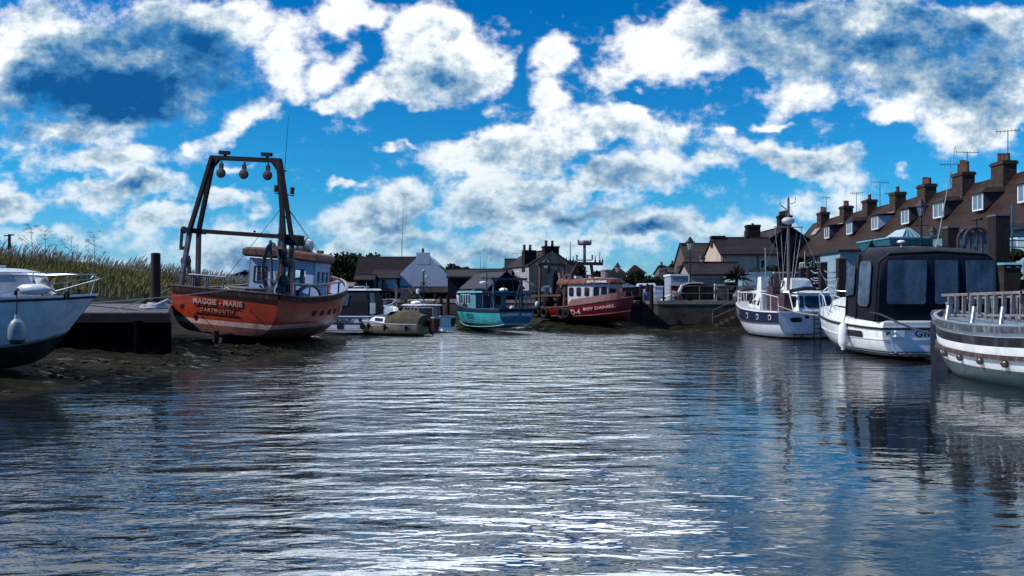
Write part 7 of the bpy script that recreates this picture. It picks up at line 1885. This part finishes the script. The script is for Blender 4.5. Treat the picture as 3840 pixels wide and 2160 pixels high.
def railing():
    t = thing('quay_railing', 'two rail rusty steel railing along the top of the far quay wall', 'railing', (0, 50.12, QZ)); RL = mat('dull_rail_steel', (.12, .10, .10), .6, .3, var=.4)
    xa, xb = X(2555, 50.1), 16.6
    for z, r in ((Z(1073, 50.1) - QZ, .03), (Z(1100, 50.1) - QZ, .028)):
        b = MB(); b.tube([(xa, 0, z), (xb, 0, z)], r); b.build('rail', RL, t)
    for px in (2518, 2624, 2682, 2731, 2765, 2860):
        b = MB(); x = X(px, 50.1); b.cyl((x, 0, 0), (x, 0, Z(1073, 50.1) - QZ), .035, n=6); b.build('post', RL, t)
    b = MB(); x = X(2681, 50.2); b.cyl((x, .1, 0), (x, .1, Z(1064, 50.1) - QZ), .055, n=8); b.build('white_post', WFRAME, t)


railing()


def steps():
    # steps built against the wall, going down to the left
    t = thing('quay_steps', 'concrete steps with handrails going down the quay wall to the mud', 'steps', (0, 49.9, 0)); CN = MATS['quay_coping']
    xa, xb = X(2845, 49.5), X(2665, 49.5); n = 9
    b = MB(); 
    for k in range(n):
        f0, f1 = k / n, (k + 1) / n; x0, x1 = xa + (xb - xa) * f0, xa + (xb - xa) * f1; z = QZ - .15 - (QZ - .45) * f1
        b.box(x1, x0, -1.0, -.02, -.4, z)
    b.build('flight', mat('dark_step_concrete', (.035, .03, .028), .9, var=.5, bump=.4), t)
    for y in (-1.0,):
        for dz in (.05, -.42):
            b = MB(); b.tube([(xa + .3, y, Z(1078, 49) + dz), (X(2672, 49), y, Z(1166, 49) + dz)], .028); b.build('handrail', MATS['dull_rail_steel'], t)
        for (px, pt, pb) in ((2671, 1165, 1215), (2760, 1120, 1175), (2836, 1085, 1135)):
            b = MB(); x = X(px, 49); b.cyl((x, y, Z(pb, 49)), (x, y, Z(pt, 49)), .033, n=6); b.build('handrail_post', MATS['dull_rail_steel'], t)


steps()


# ================================================================== things on the far quay
def quay_things():
    D = 52.2
    t = thing('cabinet', 'white slatted cabinet standing on the quay right of the piles', 'cabinet', (X(2454, D), D, QZ)); w = X(2486, D) - X(2454, D); h = Z(1072, D) - QZ
    b = MB(); b.box(0, w, 0, .5, 0, h - .08); b.build('body', mat('white_cabinet', (.46, .50, .62), .6, planks=(2, .10, .6)), t); b = MB(); b.box(-.04, w + .04, -.04, .54, h - .08, h); b.build('lid', WFRAME, t)
    t = thing('drum', 'blue plastic drum between the pair of mooring piles', 'drum', (X(2424, 51.6), 51.6, QZ)); h = Z(1095, 51.6) - QZ
    b = MB(); b.lathe([(.19, 0), (.20, .05), (.20, h * .5), (.21, h * .52), (.20, h * .55), (.20, h - .04), (.17, h)], n=14); b.build('body', mat('blue_plastic', (.06, .08, .24), .5, var=.2), t, True)
    t = thing('covered_buoy', 'dark covered bundle with white base standing behind the blue drum', 'bundle', (X(2428, 52.5), 52.5, QZ))
    b = MB(); b.lathe([(.22, .3), (.2, .6), (.10, Z(1068, 52.5) - QZ), (.02, Z(1062, 52.5) - QZ)], n=10); b.build('cover', NAVY, t, True); b = MB(); b.box(-.35, .1, -.1, .3, 0, .75); b.build('base', WFRAME, t)
    # dark hulled boat laid up on the quay
    t = thing('laid_up_boat', 'dark hulled boat under a pale cover laid up behind the red trawler bow', 'boat', (X(2238, 57.5), 57.5, QZ - .3), rotz=-8)
    H = Hull([(-1.0, .9, .1, 1.1, .3, 0), (1, 1.0, .0, 1.1, .3, 0), (2.6, .7, .05, 1.22, .5, .15), (3.4, .02, .25, 1.38, 1, .35)])
    H.skin('hull', mat('dark_brown_hull', (.018, .012, .014), .5, var=.4), t); H.strake('rubbing_strake', mat('buff_strake', (.16, .13, .12), .6), t, v=.45, w=.04, h=.05); H.strake('gunwale', BLACK, t)
    text('KNIP DANCY', .16, mat('buff_letters', (.36, .33, .33), .6), t, fn=lambda p: H.P(2.35 + p.x * 1.0, .76 + p.y / 1.2, -1, .02), wid=1.0)
    b = MB(); b.loft([[(-.9, -.85, 1.1), (2.9, -.4, 1.25), (2.9, .4, 1.25), (-.9, .85, 1.1)], [(-.8, -.8, 1.85), (1.4, -.6, 1.8), (1.4, .6, 1.8), (-.8, .8, 1.85)], [(-.6, -.4, 2.0), (.9, -.3, 1.9), (.9, .3, 1.9), (-.6, .4, 2.0)]]); b.build('cover', mat('pale_blue_cover', (.34, .38, .48), .8, var=.3, dirt=((.12, .10, .12), .6, 3), bump=1, bscale=4), t)
    t = thing('motorhome', 'long pale covered boat shape behind the dark hedge and piles', 'covered boat', (X(2395, 60), 60, QZ))
    b = MB(); w = X(2465, 60) - X(2395, 60); b.loft([[(0, 0, 0), (w, 0, 0), (w, 2, 0), (0, 2, 0)], [(.05, .1, 1.05), (w - .02, .1, 1.0), (w - .02, 1.9, 1.0), (.05, 1.9, 1.05)], [(.1, .6, Z(1062, 60) - QZ), (w - .1, .6, Z(1061, 60) - QZ), (w - .1, 1.4, Z(1061, 60) - QZ), (.1, 1.4, Z(1062, 60) - QZ)]]); b.build('cover', MATS['pale_blue_cover'], t)
    t.name = 'covered_boat'
    # boat under dark tarpaulin behind the railing
    D = 51.6; t = thing('covered_launch', 'long launch under a black tarpaulin with pale windscreen behind the quay railing', 'boat', (X(2545, D), D, QZ)); L_ = X(2690, D) - X(2545, D); h = Z(1064, D) - QZ
    b = MB(); b.loft([[(.3, 0, .05), (.1, 0, .5), (.25, 0, h - .12), (.6, 0, h), (L_ * .5, 0, h + .02), (L_ * .9, 0, h - .12), (L_, 0, .6), (L_ - .1, 0, .05)], [(.3, 1.6, .05), (.1, 1.6, .5), (.25, 1.6, h - .12), (.6, 1.6, h), (L_ * .5, 1.6, h + .02), (L_ * .9, 1.6, h - .12), (L_, 1.6, .6), (L_ - .1, 1.6, .05)]]); b.build('tarpaulin', mat('black_tarpaulin', (.008, .008, .009), .6, var=.5, bump=1, bscale=3), t)
    b = MB(); b.tube([(.28, -.03, h - .10), (.6, -.04, h + .02), (L_ * .45, -.04, h + .06), (L_ * .62, -.04, h + .03)], .035); b.build('pale_edge', mat('pale_trim', (.45, .48, .58), .6), t)
    b = MB(); b.loft([[(-.02, -.05, .20), (.10, -.05, .15), (.14, -.05, .6), (.32, -.05, h - .1), (.22, -.05, h - .06), (.0, -.05, .62)], [(-.02, .3, .20), (.10, .3, .15), (.14, .3, .6), (.32, .3, h - .1), (.22, .3, h - .06), (.0, .3, .62)]]); b.build('windscreen', MATS['pale_trim'], t)
    t = thing('dinghy', 'brown upturned dinghy leaning by the end of the black covered launch', 'dinghy', (X(2536, 51.0), 51.0, QZ))
    b = MB(); rows = []
    for i in range(7):
        f = i / 6; r = math.sin(math.pi * (.08 + .84 * f)) ** .5; rows.append([(-.55 + 1.05 * f, .5 + .45 * r * math.cos(a), .62 * r * math.sin(a) * (1.1 - .2 * f) + .02) for a in np.linspace(0, math.pi, 9)])
    b.loft(rows); b.build('hull', mat('buff_brown_hull', (.16, .10, .085), .7, var=.3), t, True)
    b = MB(); b.tube([(-.5, .05, .05), (-.2, .04, .42), (.25, .04, .60), (.5, .05, .45)], .03); b.build('gunwale', mat('pink_brown', (.25, .17, .15), .7), t)
    t = thing('dinghy', 'small white dinghy bow down on the quay left of the brown dinghy', 'dinghy', (X(2508, 50.9), 50.9, QZ))
    b = MB(); rows = []
    for i in range(7):
        f = i / 6; r = math.sin(math.pi * (.10 + .6 * f)) ** .7; rows.append([(-.42 + .8 * f, .4 + .3 * r * math.cos(a), .52 * r * math.sin(a) * (.5 + .5 * f)) for a in np.linspace(0, math.pi, 9)])
    b.loft(rows); b.build('hull', WHITE2, t, True); b = MB(); b.tube([(-.4, .05, .05), (0, .06, .25), (.38, .08, .45)], .025); b.build('gunwale', DARKMETAL, t)
    t = thing('crate', 'reddish brown slatted crate behind the upturned dinghy', 'crate', (X(2520, 53), 53, QZ))
    w = X(2552, 53) - X(2520, 53); b = MB(); b.box(0, w, 0, .6, 0, Z(1074, 53) - QZ); b.build('body', mat('red_brown_crate', (.07, .02, .022), .8, planks=(2, .14, .3)), t); b = MB(); b.box(-.03, w + .03, -.03, .63, Z(1074, 53) - QZ, Z(1071, 53) - QZ); b.build('rim', RUST, t)
    t = thing('mooring_bollard', 'small flared iron bollard on the quay edge left of the white dinghy', 'bollard', (X(2488, 50.4), 50.4, QZ)); b = MB(); b.lathe([(.07, 0), (.07, .12), (.15, .22), (.15, .25)], n=10); b.build('body', BLACK, t)
    # bins and boxes right of the launch
    for (px0, px1, pt, m_, nm, lab) in ((2702, 2738, 1066, mat('grey_box', (.10, .10, .11), .8, var=.3), 'storage_box', 'grey storage box behind the railing, right of the white post'), (2728, 2762, 1058, mat('black_bin', (.012, .011, .012), .6), 'notice_bin', 'black bin with a small white notice behind the railing')):
        D = 52.4; t = thing(nm, lab, 'box', (X(px0, D), D + (.9 if nm == 'storage_box' else 0), QZ)); w = X(px1, D) - X(px0, D); h = Z(pt, D) - QZ
        b = MB(); b.loft([[(.03, 0, 0), (w - .03, 0, 0), (w - .03, .7, 0), (.03, .7, 0)], [(0, 0, h - .1), (w, 0, h - .1), (w, .7, h - .1), (0, .7, h - .1)]]); b.build('body', m_, t); b = MB(); b.prism([(-.03, h - .1), (.75, h - .1), (.7, h + .02), (.1, h)], 'x', -.03, w + .03); b.build('lid', m_, t)
        if nm == 'notice_bin': b = MB(); b.box(.16, .40, -.03, -.005, h - .52, h - .26); b.build('notice', mat('grey_notice', (.22, .22, .22), .7), t)
    t = thing('upturned_boat', 'dark upturned boat hull in front of the blue garage', 'boat', (X(2800, 51.6), 51.6, QZ))
    b = MB(); rows = []
    for i in range(9):
        f = i / 8; r = math.sin(math.pi * (.06 + .86 * f)) ** .5; rows.append([(-.75 + 1.7 * f, .6 + .5 * r * math.cos(a), .95 * r * math.sin(a) + .02) for a in np.linspace(0, math.pi, 9)])
    b.loft(rows); b.build('hull', mat('dark_teal_hull', (.015, .022, .028), .5, var=.3), t, True); b = MB(); b.beam((-.6, .6, .88), (.9, .6, .88), .04); b.build('keel', BLACK, t)
    t = thing('flagpole', 'thin pale pole behind the garden wall left of the mast yacht', 'pole', (X(2873, 52.5), 52.5, QZ)); b = MB(); b.cyl((0, 0, 0), (-.05, 0, Z(934, 52.5) - QZ), .045, .035, 6); b.build('pole', GALV, t); b = MB(); b.ell((-.05, 0, Z(933, 52.5) - QZ), .07, .07, .05); b.build('finial', GALV, t)
    t = thing('flagpole', 'thin grey pole right of the mast in front of the shrub', 'pole', (X(3018, 50.5), 50.5, QZ)); b = MB(); b.cyl((0, 0, 0), (0, 0, Z(941, 50.5) - QZ), .035, .03, 6); b.build('pole', GALV, t)
    # wooden arches
    WD = mat('grey_wood_arch', (.045, .04, .06), .8, var=.4, dirt=((.12, .11, .13), .5, 4))
    for (D, pa, pb, pt, lab) in ((34.5, 3610, 3715, 846, 'nearer tall wooden arch with weather vane beside the biggest post'), (36.2, 3568, 3668, 859, 'farther wooden arch behind the one with the vane')):
        t = thing('wooden_arch', lab, 'arch', (X((pa + pb) / 2, D), D, QZ)); r = (X(pb, D) - X(pa, D)) / 2 - .08; zt = Z(pt, D) - QZ - .08
        b = MB(); pts = [(-r, 0, 0), (-r, 0, zt - r)] + [(-r * math.cos(a), 0, zt - r + r * math.sin(a)) for a in np.linspace(.15, 2.99, 15)] + [(r, 0, zt - r), (r, 0, 0)]
        b.tube(pts, .075, 6); b.tube([(p[0], .5, p[2]) for p in pts], .075, 6); b.build('hoop', WD, t)
        if D < 35:
            b = MB(); b.cyl((0, 0, 0), (0, 0, zt + .1), .035, n=6); b.build('post', WD, t); b = MB(); b.cyl((0, 0, zt + .05), (0, 0, zt + .38), .03, n=6); b.beam((-.22, 0, zt + .30), (.22, 0, zt + .34), .04); b.ell((.2, 0, zt + .38), .08, .03, .06); b.build('weather_vane', DARKMETAL, t)
    # wheelie bins at the right edge
    for (px, lab) in ((3779, 'left of the two dark bins with pale blue labels at the right edge'), (3812, 'right of the two dark bins with pale blue labels at the right edge')):
        D = 30.5; t = thing('wheelie_bin', lab, 'bin', (X(px, D), D, QZ), 0, 'wheelie bins at the right edge'); h = Z(985, D) - QZ
        b = MB(); b.loft([[(-.13, 0, .1), (.13, 0, .1), (.13, .4, .1), (-.13, .4, .1)], [(-.16, -.05, h - .08), (.16, -.05, h - .08), (.16, .45, h - .08), (-.16, .45, h - .08)]]); b.build('body', MATS['black_bin'], t)
        b = MB(); b.prism([(-.1, h - .08), (.5, h - .08), (.45, h + .02), (-.05, h - .02)], 'x', -.17, .17); b.build('lid', mat('teal_lid', (.10, .30, .38), .4), t); b = MB(); b.box(-.06, .07, -.07, -.05, h - .28, h - .14); b.build('label', mat('cyan_label', (.12, .50, .66), .5), t)
    t = thing('box_bench', 'plain brown timber box below the wheelie bins at the right edge', 'box', (X(3765, 29.5), 29.5, QZ - 1.0)); w = X(3825, 29.5) - X(3765, 29.5); b = MB(); b.box(0, w, 0, .8, 0, Z(1008, 29.5) - QZ + 1.0); b.build('body', mat('dark_brown_box', (.035, .026, .024), .85, var=.3), t); b = MB(); b.box(-.03, w + .03, -.03, .83, Z(1008, 29.5) - QZ + 1, Z(1004, 29.5) - QZ + 1); b.build('lid', mat('dark_brown_box', (.03, .02, .02)), t)
    t = thing('trellis', 'tall slender timber garden frame at the right edge before the cyan cottage', 'trellis', (X(3796, 37), 37, QZ))
    for (x, h0) in ((0, Z(765, 37)), (.75, Z(800, 37))):
        b = MB(); b.cyl((x, 0, 0), (x, 0, h0 - QZ), .05, n=6); b.build('post', mat('teal_post', (.03, .10, .14), .7), t)
    for z in (838, 845, 885, 900, 925, 957): b = MB(); b.beam((-.8, .0, Z(z, 37) - QZ), (1.4, .0, Z(z + 4, 37) - QZ), .05); b.build('rail', MATS['teal_post'], t)
    t = thing('planter_fence', 'dark boarded fence along the right quay edge', 'fence', (19.9, 38, QZ)); b = MB(); b.box(0, .08, -9, 4, 0, .95); b.build('boarding', BLKB, t)
    for k in range(6): b = MB(); b.box(-.05, .15, -8.9 + k * 2.5, -8.75 + k * 2.5, 0, 1.1); b.build('post', TIMBER, t)
    # small mooring clutter along the left quay
    rnd = random.Random(9)
    for k, (px, lab) in enumerate(((1520, 'stack of dark fish boxes on the far quay behind the net heap'), (1730, 'stack of dark fish boxes on the quay left of the turquoise boat'), (1975, 'stack of fish boxes on the quay under the pale low building'))):
        D = 62 if px < 1900 else 60; t = thing('fish_boxes', lab, 'boxes', (X(px, D), D, QZ))
        for j in range(3): b = MB(); b.box(-.4 + .05 * j, .4 - .04 * j, -.3, .3, j * .24, j * .24 + .23); b.build('box', mat('faded_crate', (.1, .1, .1)), t)
    t = thing('low_wall', 'low buff stone wall on the quay between the turquoise boat and the brown house', 'wall', (X(1962, 62), 62, QZ)); b = MB(); b.box(0, X(2042, 62) - X(1962, 62), 0, .4, 0, Z(1094, 62) - QZ); b.build('wall', mat('buff_stone', (.13, .12, .09), .9, var=.4, bump=.5), t); b = MB(); b.box(-.03, X(2042, 62) - X(1962, 62) + .03, -.04, .44, Z(1094, 62) - QZ, Z(1091, 62) - QZ); b.build('coping', mat('buff_coping', (.2, .18, .14), .9), t)
    t = thing('phone_box', 'white upright door frame against the brown house by the lamp post', 'frame', (X(2032, 64), 64.3, QZ)); w = X(2068, 64) - X(2032, 64); h = Z(1072, 64) - QZ
    b = MB(); b.box(0, .14, 0, .2, 0, h); b.box(w - .14, w, 0, .2, 0, h); b.box(0, w, 0, .2, h - .1, h + .02); b.box(.1, w * .45, .05, .15, 0, h); b.build('frame', mat('white_frame_paint', (.40, .44, .54), .6), t); t.name = 'door_frame'


quay_things()

# ================================================================== small things on the mud and bank
def small_things():
    rnd = random.Random(21); b = MB()
    for k in range(80):
        y = rnd.uniform(17.5, 33); x = float(np.interp(y, [17.3, 19.9, 23.5, 28, 32.8], [-11.1, -10.6, -9.6, -8.6, -7.6])) - abs(rnd.gauss(0, 1.6)) - .15
        r = rnd.uniform(.025, .10) * (1.6 if rnd.random() < .08 else 1); z = mud_h(x, y)
        s0 = len(b.v); b.ell((x, y, z), r * rnd.uniform(1, 1.6), r, r * .55, 7, 5)
        for i in range(s0, len(b.v)):
            p = Vector(b.v[i]); q = p + Vector((1, 1, .5)) * mnoise.noise(p * 9) * r * .5; b.v[i] = tuple(q)
    tag(b.build('stones', mat('wet_stones', (.016, .014, .012), .7, var=.5, vscale=9), None), kind='stuff', label='small wet stones and lumps scattered over the left mud', cat='stones')
    b = MB()
    for k in range(900):
        y = rnd.uniform(18, 34); x = float(np.interp(y, [17.3, 19.9, 23.5, 28, 32.8], [-11.1, -10.6, -9.6, -8.6, -7.6])) - abs(rnd.gauss(0, 1.1)) - .4
        if mnoise.noise(Vector((x * .8, y * .8, 2))) < .05: continue
        z = mud_h(x, y) + .012; a = rnd.uniform(0, 6.28); l = rnd.uniform(.08, .28); c, s = math.cos(a) * l, math.sin(a) * l
        b.add([(x, y, z), (x + c * .5 - s * .12, y + s * .5 + c * .12, z + .035), (x + c, y + s, z), (x + c * .5 + s * .12, y + s * .5 - c * .12, z + .01)], [(0, 1, 2, 3)])
    tag(b.build('seaweed', mat('olive_weed', (.022, .024, .010), .8, var=.6, vscale=6), None), kind='stuff', label='strands of olive weed lying on the left mud', cat='weed')
    D = 37; x, y = X(35, D), D; z = bank_z(BANKP, x, y); t = thing('marker_post', 'short dark post with a cross piece standing in the reeds at the far left', 'post', (x, y, z - .2))
    h = Z(878, D) - z + .2; b = MB(); b.beam((0, 0, 0), (0, 0, h), .09); b.build('post', PILE, t); b = MB(); b.beam((-.25, 0, h - .08), (.22, 0, h - .03), .05); b.build('cross_piece', PILE, t)
    for (px, pt, D, lab) in ((651, 987, 46, 'thin stake left of the trawler gantry legs on the bank'), (660, 1005, 46.5, 'leaning thin stake beside the gantry legs on the bank')):
        x, y = X(px, D), D; z = bank_z(BANKP, x, y); t = thing('stake', lab, 'stake', (x, y, z - .2)); b = MB(); b.cyl((0, 0, 0), (.05 if px > 655 else 0, 0, Z(pt, D) - z + .2), .035, .025, 6); b.build('pole', GALV, t)


small_things()
